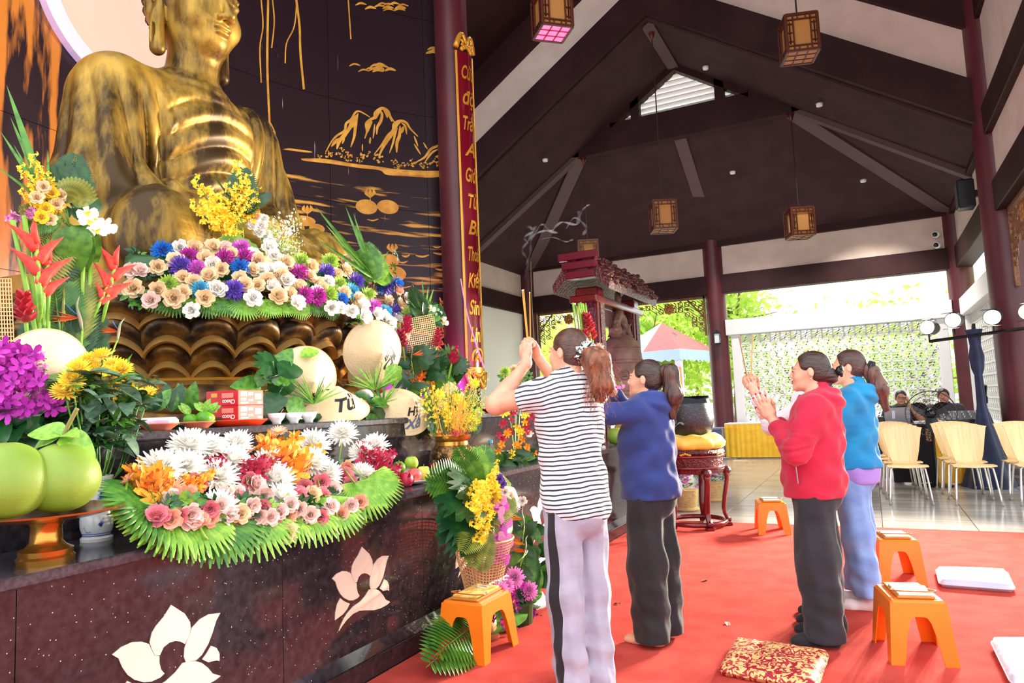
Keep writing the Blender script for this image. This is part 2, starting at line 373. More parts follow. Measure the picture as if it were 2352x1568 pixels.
# gable wall at Y=14 with its three openings
YG = 14.0; XZ = np.array([[1, 0, 0], [0, 0, -1], [0, 1, 0]]).T  # local (x, z) prism -> world: extrude along -y
def vplate(m, poly, y0, y1, mi=0):
    p = np.asarray(poly, float); n = len(p); v = np.concatenate([np.c_[p[:, 0], np.full(n, y0), p[:, 1]], np.c_[p[:, 0], np.full(n, y1), p[:, 1]]])
    m.add(v, [tuple(range(n)), tuple(range(n, 2*n))[::-1]]+[(i, (i+1) % n, n+(i+1) % n, n+i) for i in range(n)], mi)
top = lambda dx: 8.15-SL*abs(dx)
m = MB()
def gp(*q): vplate(m, [(RIDGE+a, b) for a, b in q], YG-0.1, YG+0.1)
gp((-2.15, 6.62), (2.15, 6.62), (1.37, 7.2), (-1.37, 7.2))
for s in (-1, 1):
    gp((s*0.77, 7.2), (s*0.95, 7.2), (s*0.95, top(0.95)), (s*0.77, top(0.77)))
    gp((s*2.15, 6.62), (s*2.3, 6.64), (s*1.42, 7.22), (s*1.37, 7.2))
    gp((0, 8.02), (s*1.4, 8.02-SL*1.4), (s*1.4, 8.16-SL*1.4), (0, 8.16))
wg = struct(m.build('wall_gable', WOOD))
SLAT = mat('white_louver', rgb(236, 236, 232), 0.5)
for k in range(8):
    z = 7.22+k*0.115; hw = (8.04-z)/SL
    for a, b in ((-0.77, 0.77), (-1.36, -0.95), (0.95, 1.36)):
        a_, b_ = max(a, -hw), min(b, hw)
        if b_-a_ < 0.08: continue
        m = MB(); m.box((RIDGE+a_, -0.06, -0.012), (RIDGE+b_, 0.06, 0.012), M=None)
        v = np.concatenate(m.v); q = MB(); q.add((v-np.array([RIDGE, 0, 0])) @ rotx(math.radians(-38)).T, m.f); q.build('louver', SLAT, wg, loc=(RIDGE, YG+0.12, z+0.05))
# T2: gable frame where the taller hall begins: beam, cream infill, beam, all sloping
def chevron(z0, z1, y0, y1, name, mt, parent=None, side=0):
    m = MB()
    for s, X in ((-1, XL), (1, 1.7)):
        if side and s != side: continue
        d = abs(X-RIDGE); vplate(m, [(RIDGE, z0), (X, z0-SL*d), (X, z1-SL*d), (RIDGE, z1)], y0, y1)
    return m.build(name, mt, parent)
t2 = struct(chevron(8.2, 8.87, 11.85, 12.15, 'trim_1', WOOD)); 
for s in (-1, 1): chevron(8.87, 9.64, 11.95, 12.1, 'infill_panel', PLAST, t2, s)
chevron(9.64, 10.5, 11.85, 12.15, 'upper_beam', WOOD, t2)
# roof of the taller hall, above the frame
c2 = struct(slab('ceiling', [(RIDGE, 3.5, 10.3), (RIDGE, 12, 10.3), (3.0, 12, 10.3-SL*6.06), (3.0, 3.5, 10.3-SL*6.06)], 0.1, WOOD))
slab('ceiling_slope', [(RIDGE, 3.5, 10.3), (-9.2, 3.5, 10.3-SL*6.14), (-9.2, 12, 10.3-SL*6.14), (RIDGE, 12, 10.3)], 0.1, WOOD, c2)
for i, (x, y, z) in enumerate(DOWN):  # the middle fixtures are added to go with the fill lamps
    m = MB(); m.lathe([(0, -0.02), (0.05, -0.02), (0.06, 0.03), (0, 0.03)], 14)
    tag(m.build('ceiling_and_fill_spotlight', mat('white_plastic', rgb(240, 240, 238), 0.4), None, smooth=True, loc=(x, y, z)), 'small round white ceiling spotlight '+['beside the louvred gable', 'added as fill above the second hanging lantern from right', 'added as fill on the left roof slope', 'added as fill near the far right corner', 'added as fill above the skirted table', 'left of the pink lit lantern'][i], 'spotlight', 'ceiling spotlights')

# ---- white pierced-block screens
BLK = mat('white_breeze_block', rgb(222, 222, 220), 0.8)
def block_mesh(s, d):
    m = MB(); t = 0.016; h = s/2
    for a in (-1, 1): m.box((a*h-t*(a > 0)-0, -d, -h), (a*h+t*(a < 0), d, h)); m.box((-h, -d, a*h-0.02*(a > 0)), (h, d, a*h+0.02*(a < 0)))
    r = 0.011
    def bar(x0, z0, x1, z1): 
        L = math.hypot(x1-x0, z1-z0); a = math.atan2(z1-z0, x1-x0)
        q = np.array([[math.cos(a), 0, -math.sin(a)], [0, 1, 0], [math.sin(a), 0, math.cos(a)]])
        m.box((-L/2, -d*0.7, -r), (L/2, d*0.7, r), M=q, o=((x0+x1)/2, 0, (z0+z1)/2))
    g = h*0.92
    bar(-g, -g*0.35, g, g*0.75); bar(-g, -g*0.85, g, g*0.25); bar(-g*0.3, -g, -g*0.05, -0.1*g); bar(0.05*g, 0.1*g, 0.3*g, g); bar(-g, 0.55*g, -0.25*g, 0.55*g); bar(0.25*g, -0.55*g, g, -0.55*g)
    return m.mesh('breeze_block')
BS = 0.213
bme = block_mesh(BS, 0.032); bme.materials.append(BLK)
def screen(name, axis, a0, a1, pos, z0, z1):
    m = MB(); w = 0.2
    def bx(lo, hi): m.box(*( (lo, hi) if axis == 'x' else ((lo[1], lo[0], lo[2]), (hi[1], hi[0], hi[2]))), bev=0.01)
    bx((a0, pos-0.16, z1), (a1, pos+0.16, z1+0.36)); bx((a0+0.1, pos-0.1, 0), (a0+0.1+w, pos+0.1, z1)); bx((a1-0.1-w, pos-0.1, 0), (a1-0.1, pos+0.1, z1)); bx((a0+0.1+w, pos-0.1, 0), (a1-0.1-w, pos+0.1, z0))
    o = struct(m.build(name, WHITEP)); x0 = a0+0.1+w; n = int((a1-0.1-w-x0)/BS); k = int(round((z1-z0)/BS)); st = (a1-0.1-w-x0)/n; sv = (z1-z0)/k
    for i in range(n):
        for j in range(k):
            p = (x0+st*(i+0.5), pos, z0+sv*(j+0.5)); 
            b = put('breeze_block', bme, o, p if axis == 'x' else (p[1], p[0], p[2])); b.scale = (st/BS, 1, sv/BS)
            if axis != 'x': b.rotation_euler = (0, 0, PI/2)
    return o
screen('trim_2', 'x', -2.9, 1.62, FY, 0.75, 2.78); screen('trim_3', 'y', 12.25, 16.8, RX+0.15, 0.75, 2.78)

# ---- carved fretwork valances
FRET = mat('brown_carved_wood', rgb(128, 82, 44), 0.5, col2=rgb(96, 58, 36), nscale=20)
def fretwork(name, label, w, loc, rz, drop=0.95, depth=0.42):
    t = thing(name, label, 'valance', loc, rz)
    m = MB(); m.box((-w/2, -0.03, -0.07), (w/2, 0.03, 0), 0.008); m.box((-w/2, -0.03, -drop), (-w/2+0.05, 0.03, 0), 0.006); m.box((w/2-0.05, -0.03, -drop), (w/2, 0.03, 0), 0.006)
    m.build('frame', FRET, t); m = MB(); rd = random.Random(3)
    def ringz(x, z, r, a0=0, a1=2*PI, th=0.012):
        a = np.linspace(a0, a1, 14); m.tube(np.c_[x+r*np.cos(a), np.zeros(14), z+r*np.sin(a)], th, 4, cap=False)
    step = 0.16; n = int(w/step)
    for i in range(n):
        x = -w/2+0.1+step*i+0.02; e = min(i, n-1-i)*step; dep = depth*0.62+max(0, (drop-depth))*math.exp(-(e/0.28)**2)*0.95+0.05*math.sin(i*1.3)
        z = -0.1
        while z > -dep:
            q = rd.random()
            if q < 0.55: ringz(x, z-0.06, 0.055, rd.random()*6, rd.random()*6+4.6)
            elif q < 0.8:
                for (a, b, c, d) in ((-1, -1, 1, -1), (1, -1, 1, 1), (1, 1, -1, 1), (-1, 1, -1, -1)): m.rod((x+a*0.05, 0, z-0.06+b*0.05), (x+c*0.05, 0, z-0.06+d*0.05), 0.012, 4)
            else: ringz(x, z-0.06, 0.03); m.rod((x-0.08, 0, z-0.06), (x+0.08, 0, z-0.06), 0.011, 4)
            m.rod((x-0.08, 0, z-0.0), (x+0.08, 0, z-0.125), 0.009, 4); z -= 0.125
    for s in (-1, 1): m.rod((s*(w/2-0.05), 0, -0.5), (s*(w/2-0.42), 0, -0.06), 0.02, 4)
    m.build('fret_carving', FRET, t)['kind'] = 'stuff'
    for x in (-w*0.3, 0, w*0.3):
        m = MB(); m.ball((x, -0.02, -0.24), (0.05, 0.03, 0.05), 8)
        for k in range(8): m.ball((x+0.09*math.cos(k*PI/4), 0, -0.24+0.09*math.sin(k*PI/4)), (0.05, 0.02, 0.05), 6)
        m.build('rosette', mat('gilt_carving', rgb(170, 112, 44), 0.45, 0.2), t, smooth=True)
    return t
fretwork('fretwork_valance', 'brown openwork valance under the end wall beam behind the bronze bell', 4.4, (-5.55, FY, 3.78), 0)
fretwork('fretwork_valance', 'brown openwork valance hanging at the right edge beside the near column', 4.2, (RX+0.15, 9.55, 3.78), PI/2, 1.1, 0.75)
# ================================================================ carpet, altar
m = MB(); m.box((-2.335, -2.0, -0.014), (4.2, 7.9, 0.006), 0.003)
CARP = mat('red_carpet_felt', rgb(206, 82, 72), 0.95, col2=rgb(192, 70, 62), nscale=5, bump=0.35, bscale=420, spec=0.05)
tag(m.build('carpet', CARP), 'bright red felt carpet laid over the grey tiles before the altar', 'carpet')
AX, T1, T2Z, T2X = -2.37, 0.88, 1.29, -2.85
GRAN = mat('black_granite', rgb(34, 30, 34), 0.1, spec=0.7)
N_, L_, B_ = nodes(GRAN)
tc = N_.new('ShaderNodeTexCoord'); vo = N_.new('ShaderNodeTexVoronoi'); vo.inputs['Scale'].default_value = 55; vo.inputs['Randomness'].default_value = 1
rp = N_.new('ShaderNodeValToRGB'); rp.color_ramp.elements[0].position = 0.06; rp.color_ramp.elements[0].color = rgb(216, 196, 200); rp.color_ramp.elements[1].position = 0.14; rp.color_ramp.elements[1].color = (0, 0, 0, 1)
vc = N_.new('ShaderNodeMath'); vc.operation = 'GREATER_THAN'; vc.inputs[1].default_value = 0.72
nz = N_.new('ShaderNodeTexNoise'); nz.inputs['Scale'].default_value = 30; nz.inputs['Detail'].default_value = 6
r2 = N_.new('ShaderNodeValToRGB'); r2.color_ramp.elements[0].color = rgb(36, 31, 35); r2.color_ramp.elements[1].color = rgb(60, 51, 56); r2.color_ramp.elements[0].position = 0.35; r2.color_ramp.elements[1].position = 0.75
mx = N_.new('ShaderNodeMix'); mx.data_type = 'RGBA'; mx.blend_type = 'ADD'
L_.new(tc.outputs['Object'], vo.inputs[0]); L_.new(tc.outputs['Object'], nz.inputs[0]); L_.new(vo.outputs['Distance'], rp.inputs[0])
sp = N_.new('ShaderNodeSeparateColor'); L_.new(vo.outputs['Color'], sp.inputs[0]); L_.new(sp.outputs[0], vc.inputs[0]); L_.new(vc.outputs[0], mx.inputs[0])
L_.new(nz.outputs[0], r2.inputs[0]); L_.new(r2.outputs[0], mx.inputs[6]); L_.new(rp.outputs[0], mx.inputs[7]); L_.new(mx.outputs[2], B_.inputs['Base Color'])
SLABM = mat('grey_granite_edge', rgb(78, 72, 78), 0.16, col2=rgb(58, 54, 60), nscale=60, spec=0.6)
BEIGE = mat('beige_marble', rgb(236, 212, 190), 0.35, col2=rgb(228, 202, 184), nscale=6)
alt = thing('altar', 'polished black granite altar in two tiers inlaid with beige lotus flowers', 'altar', (AX, 0, 0))
Y0, Y1 = -0.9, 7.75
m = MB(); m.box((-0.52, Y0, 0), (-0.025, Y1, T1-0.03)); m.box((-1.2, Y0, T1-0.03), (-0.5, Y1, T2Z-0.04)); m.box((-3.9, Y0, 0.2), (-1.1, Y1, T2Z-0.04)); m.build('core', GRAN, alt)
seams = [-0.9, 0.19, 1.28, 2.37, 3.46, 4.55, 5.64, 6.73, 7.75]
for a, b in zip(seams, seams[1:]):
    m = MB(); m.box((-0.03, a+0.0015, 0.15), (0, b-0.0015, T1-0.04), 0.001); m.build('front_panel', GRAN, alt)
    m = MB(); m.box((-0.505, a+0.001, T1), (-0.48, b-0.001, T2Z-0.04), 0.001); m.build('riser_panel', GRAN, alt)
m = MB(); m.box((-0.5, Y0, T1-0.04), (0.012, Y1, T1), 0.006); m.build('lower_top_slab', [SLABM], alt)
m = MB(); m.box((-3.9, Y0, T2Z-0.04), (-0.46, Y1, T2Z), 0.006); m.build('upper_top_slab', SLABM, alt)
m = MB(); m.box((-0.1, Y0, 0), (0.03, Y1, 0.11), 0.01); m.prism([(0.03, 0.11), (-0.03, 0.11), (-0.03, 0.165), (0.0, 0.165)], Y0, Y1, M=np.array([[1, 0, 0], [0, 0, 1], [0, 1, 0]])); m.build('plinth_moulding', GRAN, alt)
# inlaid lotus: outlines in metres (along Y, up) about the flower centre
def cr(*p): return bez(*p, p[0], n=5)[:-1]
def ip(pts, k=(740, 1240, 7.128)): 
    o = [at(k[0]+a/k[2], k[1]+b/k[2], x=AX) for a, b in pts]; return [(q[1]-2.93, q[2]-0.47) for q in o]
PETS = [[(645, 110), (765, 225), (815, 330), (822, 410), (808, 500), (775, 585), (735, 552), (690, 540), (640, 552), (590, 600), (560, 690), (520, 690), (490, 610), (470, 530), (485, 420), (520, 340), (585, 240)],
        [(832, 405), (900, 310), (980, 258), (1085, 255), (1050, 340), (1020, 480), (985, 610), (930, 735), (880, 792), (790, 800), (772, 740), (775, 640), (790, 570), (812, 500)],
        [(155, 628), (230, 550), (320, 505), (400, 510), (462, 545), (485, 615), (515, 690), (556, 700), (558, 780), (575, 860), (605, 910), (570, 950), (500, 985), (430, 985), (350, 945), (290, 880), (245, 790), (210, 680)],
        [(870, 800), (930, 830), (990, 900), (1030, 970), (1105, 1012), (1050, 1060), (950, 1115), (840, 1145), (700, 1148), (600, 1155), (500, 1205), (400, 1300), (330, 1390), (265, 1488), (300, 1390), (350, 1280), (420, 1175), (500, 1085), (620, 1000), (700, 910), (760, 810), (800, 800)],
        [(1010, 638), (1060, 670), (1088, 740), (1090, 828), (1060, 818), (990, 832), (935, 790), (975, 720)], [(290, 950), (350, 1000), (445, 1040), (400, 1130), (330, 1215), (205, 1308), (210, 1190), (240, 1050)]]
PETS = [ip(q) for q in PETS]
for yc in (0.73, 1.83, 2.93, 4.03, 5.13, 6.2):
    for q in PETS:
        m = MB(); m.prism([(a+yc, b+0.47) for a, b in q], -0.002, 0.0035, M=np.array([[0, 0, 1], [1, 0, 0], [0, 1, 0]])); m.build('lotus_petal_inlay', BEIGE, alt)

# ================================================================ painted curved wall
MC, MR = np.array([-0.37, 4.32]), 6.3
def mur(u, v, off=0.004):
    """point of the curved wall seen at u, v"""
    d = ray(u, v); r = MR-off; a = d[0]**2+d[1]**2; b = -2*(d[0]*MC[0]+d[1]*MC[1]); c = MC@MC-r*r
    t = (-b+math.sqrt(b*b-4*a*c))/(2*a); return np.array([0, 0, CAMH])+t*d
def mtz(t, z, off=0.0): t = math.radians(t); return np.array([MC[0]-(MR-off)*math.cos(t), MC[1]+(MR-off)*math.sin(t), z])
PAINT = mat('black_mural_ground', rgb(38, 22, 28), 0.34)
N_, L_, B_ = nodes(PAINT)
def nd(t, **k):
    n = N_.new('ShaderNode'+t)
    for a, b in k.items(): setattr(n, a, b)
    return n
def mth(op, a, b=None, c=None):
    n = nd('Math', operation=op)
    for i, q in enumerate((a, b, c)):
        if q is None: continue
        if isinstance(q, (int, float)): n.inputs[i].default_value = q
        else: L_.new(q, n.inputs[i])
    return n.outputs[0]
tc = nd('TexCoord'); sx = nd('SeparateXYZ'); L_.new(tc.outputs['Object'], sx.inputs[0])
tt = mth('MULTIPLY', mth('ARCTAN2', sx.outputs[1], mth('MULTIPLY', sx.outputs[0], -1.0)), MR); zz = sx.outputs[2]
cb = nd('CombineXYZ'); L_.new(tt, cb.inputs[0]); L_.new(zz, cb.inputs[1])
def noise(sxy, scale=1.0, det=3.0, off=(0, 0, 0)):
    mp = nd('Mapping'); mp.inputs['Scale'].default_value = (sxy[0], sxy[1], 1); mp.inputs['Location'].default_value = off; L_.new(cb.outputs[0], mp.inputs[0])
    n = nd('TexNoise'); n.inputs['Scale'].default_value = scale; n.inputs['Detail'].default_value = det; L_.new(mp.outputs[0], n.inputs[0]); return n.outputs[0]
def ramp(x, a, b): r = nd('MapRange'); r.inputs[1].default_value = a; r.inputs[2].default_value = b; L_.new(x, r.inputs[0]); return r.outputs[0]
# gold glints on water, right of the statue and below the shore
water = mth('MULTIPLY', ramp(noise((1.1, 11), 1.0, 3), 0.57, 0.66), mth('MULTIPLY', mth('LESS_THAN', zz, 4.38), ramp(tt, 1.4, 1.9)))
# old tree, left: bark of gold strokes
tw = mth('ADD', tt, mth('MULTIPLY', mth('SUBTRACT', noise((0.5, 1.1), 1, 2, (3, 1, 0)), 0.5), 1.1))
trunk = mth('MULTIPLY', ramp(noise((4.2, 0.55), 1.0, 6, (0, 2, 0)), 0.455, 0.515), mth('MULTIPLY', ramp(tw, -0.12, -0.3), 1.0))
drip = mth('MULTIPLY', ramp(noise((26, 1.6), 1.0, 2, (9, 0, 0)), 0.73, 0.78), 0.75)
m1 = nd('Mix', data_type='RGBA'); m1.inputs[6].default_value = rgb(40, 24, 30); m1.inputs[7].default_value = rgb(214, 158, 66); L_.new(water, m1.inputs[0])
m2 = nd('Mix', data_type='RGBA'); m2.inputs[7].default_value = rgb(196, 118, 46); L_.new(m1.outputs[2], m2.inputs[6]); L_.new(trunk, m2.inputs[0])
m3 = nd('Mix', data_type='RGBA'); m3.inputs[7].default_value = rgb(190, 176, 180); L_.new(m2.outputs[2], m3.inputs[6]); L_.new(mth('MULTIPLY', drip, mth('GREATER_THAN', tt, 1.2)), m3.inputs[0])
L_.new(m3.outputs[2], B_.inputs['Base Color'])
# wall_mural is the backing; its painted panels are pieces with open joints
def arcbox(m, t0, t1, z0, z1, r0, r1, n):
    a = np.radians(np.linspace(t0, t1, n)); c, s = -np.cos(a), np.sin(a)
    V = np.stack([np.c_[r0*c, r0*s, np.full(n, z0)], np.c_[r0*c, r0*s, np.full(n, z1)], np.c_[r1*c, r1*s, np.full(n, z1)], np.c_[r1*c, r1*s, np.full(n, z0)]], 1)
    m.grid(V, close=True); k = n*4-4; m.f += [(m.n-n*4, m.n-n*4+1, m.n-n*4+2, m.n-n*4+3), (m.n-1, m.n-2, m.n-3, m.n-4)]; m.m += [0, 0]
m = MB(); arcbox(m, -30, 41.3, 0, 9.8, MR+0.02, MR+0.2, 40); wm = struct(m.build('wall_back', mat('dark_joint', rgb(120, 84, 100), 0.8))); wm.location = (MC[0], MC[1], 0)
tl = [-25.6, -13.0, -0.3, 12.4, 25.1, 37.8, 41.2]; zl = [0.6, 1.3, 2.7, 4.1, 5.5, 6.95, 8.4, 9.7]
for a, b in zip(tl, tl[1:]):
    for c, d in zip(zl, zl[1:]):
        m = MB(); arcbox(m, a+0.03, b-0.03, c+0.003, d-0.003, MR, MR+0.02, 9 if b-a > 5 else 4); m.build('mural_panel', PAINT, wm, smooth=True, ang=30)
# painted pictures, laid on the panels
GOLD = mat('gold_mural_paint', rgb(222, 166, 62), 0.5, col2=rgb(196, 136, 44), nscale=6)
def stroke(m, px, w, taper=True, n=5):
    P = bez(*[(a, b, 0) for a, b in px], n=n)[:, :2]; k = len(P); W = np.asarray(w, float)*np.ones(k)
    if taper: W = W*np.sin(np.linspace(0.12, PI-0.12, k))**0.6
    T = np.gradient(P, axis=0); T /= np.linalg.norm(T, axis=1)[:, None]+1e-9; Nn = np.c_[-T[:, 1], T[:, 0]]
    m.grid([[mur(*(p+q*w_*s)) for s in (-0.5, 0.5)] for p, q, w_ in zip(P, Nn, W)])
def fill(m, px, smooth=True):
    P = cr(*[(a, b, 0) for a, b in px])[:, :2] if smooth else np.array(px, float)
    m.add([mur(a, b, 0.0045) for a, b in P], [tuple(range(len(P)))])
def painted(name, m): m.v = [v-np.array([MC[0], MC[1], 0]) for v in m.v]; return m.build(name, GOLD, wm)
Z3 = lambda l: [(700+a/6.533, 220+b/6.533) for a, b in l]
m = MB()
for l, w in [([(310, 850), (400, 690), (480, 600), (600, 520), (620, 420), (700, 350), (760, 250), (830, 235), (980, 320)], 6), ([(480, 800), (520, 680), (620, 560), (690, 480)], 9), ([(690, 770), (740, 620), (760, 470), (780, 330), (800, 260)], 7),
             ([(600, 600), (680, 470), (720, 380), (780, 290)], 10), ([(400, 760), (470, 680), (560, 640), (640, 560)], 9), ([(560, 720), (600, 640)], 4), ([(720, 480), (740, 400)], 4)]: stroke(m, Z3(l), w)
painted('painted_mountain', m); m = MB()
for l, w in [([(900, 640), (930, 540), (920, 420), (980, 360), (1050, 320), (1060, 250), (1160, 185), (1250, 230), (1290, 320), (1350, 400)], 7), ([(930, 560), (960, 440), (1010, 380)], 11), ([(1025, 640), (1040, 520), (1050, 420)], 4), ([(1080, 580), (1090, 470), (1140, 380), (1160, 280), (1130, 220)], 7),
             ([(1060, 350), (1090, 270), (1150, 210)], 8), ([(1240, 330), (1220, 250), (1180, 200)], 7), ([(1310, 390), (1270, 300), (1220, 230)], 5), ([(975, 720), (985, 620)], 5), ([(865, 830), (865, 720)], 3)]: stroke(m, Z3(l), w)
painted('painted_mountain', m); m = MB()
for l, w in [([(1040, 880), (1150, 740), (1240, 600), (1320, 520), (1340, 420), (1430, 375), (1520, 400), (1590, 500), (1700, 610)], 6), ([(1110, 910), (1180, 760), (1260, 640), (1330, 550), (1380, 430)], 8), ([(1270, 860), (1320, 720), (1350, 600), (1390, 480)], 5), ([(1380, 850), (1385, 700), (1420, 600), (1430, 450)], 8),
             ([(1450, 560), (1480, 460)], 8), ([(1530, 580), (1510, 460), (1450, 400)], 5), ([(1640, 720), (1740, 880)], 4), ([(1700, 760), (1640, 600)], 4), ([(1780, 700), (1840, 800)], 4), ([(1340, 520), (1380, 420), (1440, 390)], 10)]: stroke(m, Z3(l), w)
painted('painted_mountain', m); m = MB()
for l, w in [([(1660, 1000), (1800, 920), (1890, 800), (2010, 740), (2150, 620)], 6), ([(1800, 1000), (1900, 860), (2000, 800)], 5), ([(2010, 930), (2030, 820), (2080, 720)], 5), ([(2100, 880), (2130, 780), (2140, 680)], 6), ([(2150, 900), (2155, 760)], 5)]: stroke(m, Z3(l), w)
painted('painted_mountain', m)
m = MB(); fill(m, Z3([(-330, 800), (-200, 790), (100, 835), (40, 850), (-250, 815)])); fill(m, Z3([(-60, 940), (300, 945), (700, 1010), (1100, 1060), (1300, 1090), (1700, 1120), (2180, 1130), (2190, 1185), (1900, 1225), (1500, 1205), (1230, 1185), (1120, 1115), (800, 1080), (400, 1020), (0, 975)])); painted('painted_shore', m)
rb = random.Random(5)
for cx, cy, s in [(220, 915, 40), (350, 890, 70), (560, 870, 90), (660, 940, 70), (820, 970, 60), (890, 880, 90), (1110, 960, 100), (1340, 1000, 55), (1390, 1070, 50), (1500, 1040, 60), (1620, 1020, 80), (1790, 1060, 70), (1980, 1010, 110), (2090, 1000, 100)]:
    m = MB()
    for k in range(16):
        a = rb.random()*6.28; r = s*rb.random()**0.5; x, y = cx+r*math.cos(a), cy-0.2*s+r*0.8*math.sin(a); q = s*0.16*(0.6+rb.random())
        fill(m, Z3([(x-q, y), (x, y-q*0.8), (x+q, y), (x, y+q*0.8)]))
    stroke(m, Z3([(cx, cy+s*0.6), (cx, cy)]), 1.5); painted('painted_bush', m)
for px in [[(616, 0), (614, 150), (620, 300)], [(600, 0), (604, 60), (597, 110), (600, 190)], [(680, -5), (688, 60), (690, 120), (698, 205)], [(682, 0), (676, 60), (658, 100), (655, 145)], [(626, 0), (630, 50), (624, 110)], [(800, 0), (806, 90)], [(620, 280), (632, 310), (615, 330), (628, 300)]]:
    m = MB(); stroke(m, px, 5 if px[0][0] in (616, 680) else 3, False); painted('painted_vine', m)
for c, w, h, k in [((852, 155), 90, 22, 12), ((1010, 118), 60, 22, 10), ((880, 15), 110, 22, 12)]:
    m = MB()
    for q in range(k): x, y = c[0]+rb.uniform(-.5, .5)*w, c[1]+rb.uniform(-.5, .5)*h*0.7; stroke(m, [(x-12, y+3), (x, y-2), (x+14, y+2)], rb.uniform(3, 7))
    painted('painted_cloud', m)
for pads in [[(842, 475, 25, 17), (891, 475, 25, 16)], [(698, 507, 27, 12), (728, 525, 18, 11)], [(893, 597, 25, 14), (908, 628, 25, 17)]]:
    m = MB()
    for cx, cy, a, b in pads: fill(m, [(cx+a*math.cos(t), cy+b*math.sin(t)+0.1*a*math.cos(t)) for t in np.arange(0, 6.28, 0.5)])
    cx, cy = pads[0][0]+8, pads[0][1]-pads[0][3]-12
    for s in (-1, 0, 1): fill(m, [(cx, cy+9), (cx+s*9-4, cy-2), (cx+s*7, cy-12), (cx+s*9+4, cy-2)])
    stroke(m, [(cx, cy+8), (cx+1, cy+24)], 2.5); painted('painted_lotus_pad', m)
m = MB()
for k in range(46):
    y = uni(690, 880); x = uni(1000, 1050)+0.02*(y-700); stroke(m, [(x, y), (x+uni(-9, 9), y-uni(6, 16))], 4)
    if k < 16: stroke(m, [(x-10, y), (x+10, y-3)], 3)
painted('painted_reeds', m)
for k in range(26):
    x = uni(660, 1010); y = uni(500, 680); w = uni(14, 42); m = MB(); stroke(m, [(x, y), (x+w*0.5, y+3), (x+w, y-1)], uni(2.5, 5)); painted('painted_ripple', m)
# pale disc behind the head, with a rim lamp
def disc_ring(y0, z0, r0, r1, d0, d1, n=64):
    m = MB(); a = np.linspace(0, 2*PI, n+1); rows = []
    for q in a:
        row = []
        for r, d in ((r0, d0), (r1, d0), (r1, d1), (r0, d1)):
            yy = y0+r*math.cos(q); row.append((MC[0]-math.sqrt((MR-d)**2-(yy-MC[1])**2), yy, z0+r*math.sin(q)))
        rows.append(row)
    m.grid(rows, close=True); return m
hal = thing('halo_disc', 'big cream halo disc with a violet rim on the wall behind the statue head', 'halo', (0, 0, 0))
disc_ring(4.6, 5.72, 0.0, 0.86, 0.0, 0.05).build('disc', mat('cream_disc', rgb(226, 192, 172), 0.6, emit=rgb(255, 216, 190), estr=0.03), hal)  # disc is no lamp; a faint glow is added to its colour
disc_ring(4.6, 5.72, 0.87, 1.03, 0.0, 0.09).build('rim', mat('violet_rim_glow', rgb(226, 206, 230), 0.5, emit=rgb(236, 206, 250), estr=0.12), hal)
# edge strip between wall and column
m = MB(); p = mtz(41.4, 0, 0.05); m.box((p[0]-0.02, p[1]-0.02, 0), (p[0]+0.03, p[1]+0.05, 9.8)); struct(m.build('trim_4', mat('pale_edge_strip', rgb(214, 178, 176), 0.6)))
# ================================================================ throne and statue
BRZ = mat('gilt_bronze', rgb(206, 160, 62), 0.34, 0.55)
def bronze(m, light, dark, sc, lo, hi, stretch=(1, 1, 0.25)):
    N_, L_, B_ = nodes(m); tc = N_.new('ShaderNodeTexCoord'); mp = N_.new('ShaderNodeMapping'); mp.inputs['Scale'].default_value = stretch; L_.new(tc.outputs['Object'], mp.inputs[0])
    nz = N_.new('ShaderNodeTexNoise'); nz.inputs['Scale'].default_value = sc; nz.inputs['Detail'].default_value = 8; nz.inputs['Roughness'].default_value = 0.65; L_.new(mp.outputs[0], nz.inputs[0])
    n2 = N_.new('ShaderNodeTexNoise'); n2.inputs['Scale'].default_value = 1.6; n2.inputs['Detail'].default_value = 2; L_.new(tc.outputs['Object'], n2.inputs[0])
    ad = N_.new('ShaderNodeMath'); ad.operation = 'ADD'; L_.new(nz.outputs[0], ad.inputs[0]); L_.new(n2.outputs[0], ad.inputs[1])
    r = N_.new('ShaderNodeValToRGB'); r.color_ramp.elements[0].position = lo/2; r.color_ramp.elements[1].position = hi/2; r.color_ramp.elements[0].color = dark; r.color_ramp.elements[1].color = light
    hv = N_.new('ShaderNodeMath'); hv.operation = 'MULTIPLY'; hv.inputs[1].default_value = 0.5; L_.new(ad.outputs[0], hv.inputs[0]); L_.new(hv.outputs[0], r.inputs[0]); L_.new(r.outputs[0], B_.inputs['Base Color'])
    rr = N_.new('ShaderNodeMapRange'); rr.inputs[3].default_value = 0.34; rr.inputs[4].default_value = 0.56; L_.new(nz.outputs[0], rr.inputs[0]); L_.new(rr.outputs[0], B_.inputs['Roughness'])
bronze(BRZ, rgb(186, 146, 58), rgb(66, 47, 22), 7, 0.84, 1.16)
BRD = mat('dark_bronze', rgb(120, 90, 50), 0.4, 0.75); bronze(BRD, rgb(168, 122, 56), rgb(58, 44, 34), 6, 0.85, 1.2, (1, 1, 1))
BRL = mat('lit_bronze_edge', rgb(206, 160, 92), 0.35, 0.7)  # paler bronze puts the light the petal lips catch into their colour
TC = np.array([-4.85, 3.87, T2Z])
thr = thing('lotus_throne', 'round dark bronze lotus throne under the seated statue', 'throne', tuple(TC))
m = MB(); m.lathe([(0, 0), (1.5, 0), (1.56, 0.05), (1.52, 0.1), (1.42, 0.24), (1.38, 0.29), (0, 0.29)], 64); m.build('base', BRD, thr, smooth=True, ang=35)
m = MB(); m.lathe([(1.36, 0.28), (1.3, 0.31), (1.08, 0.31)], 64); m.build('gold_ledge', mat('gold_ledge_paint', rgb(214, 150, 44), 0.5, 0.4), thr, smooth=True)
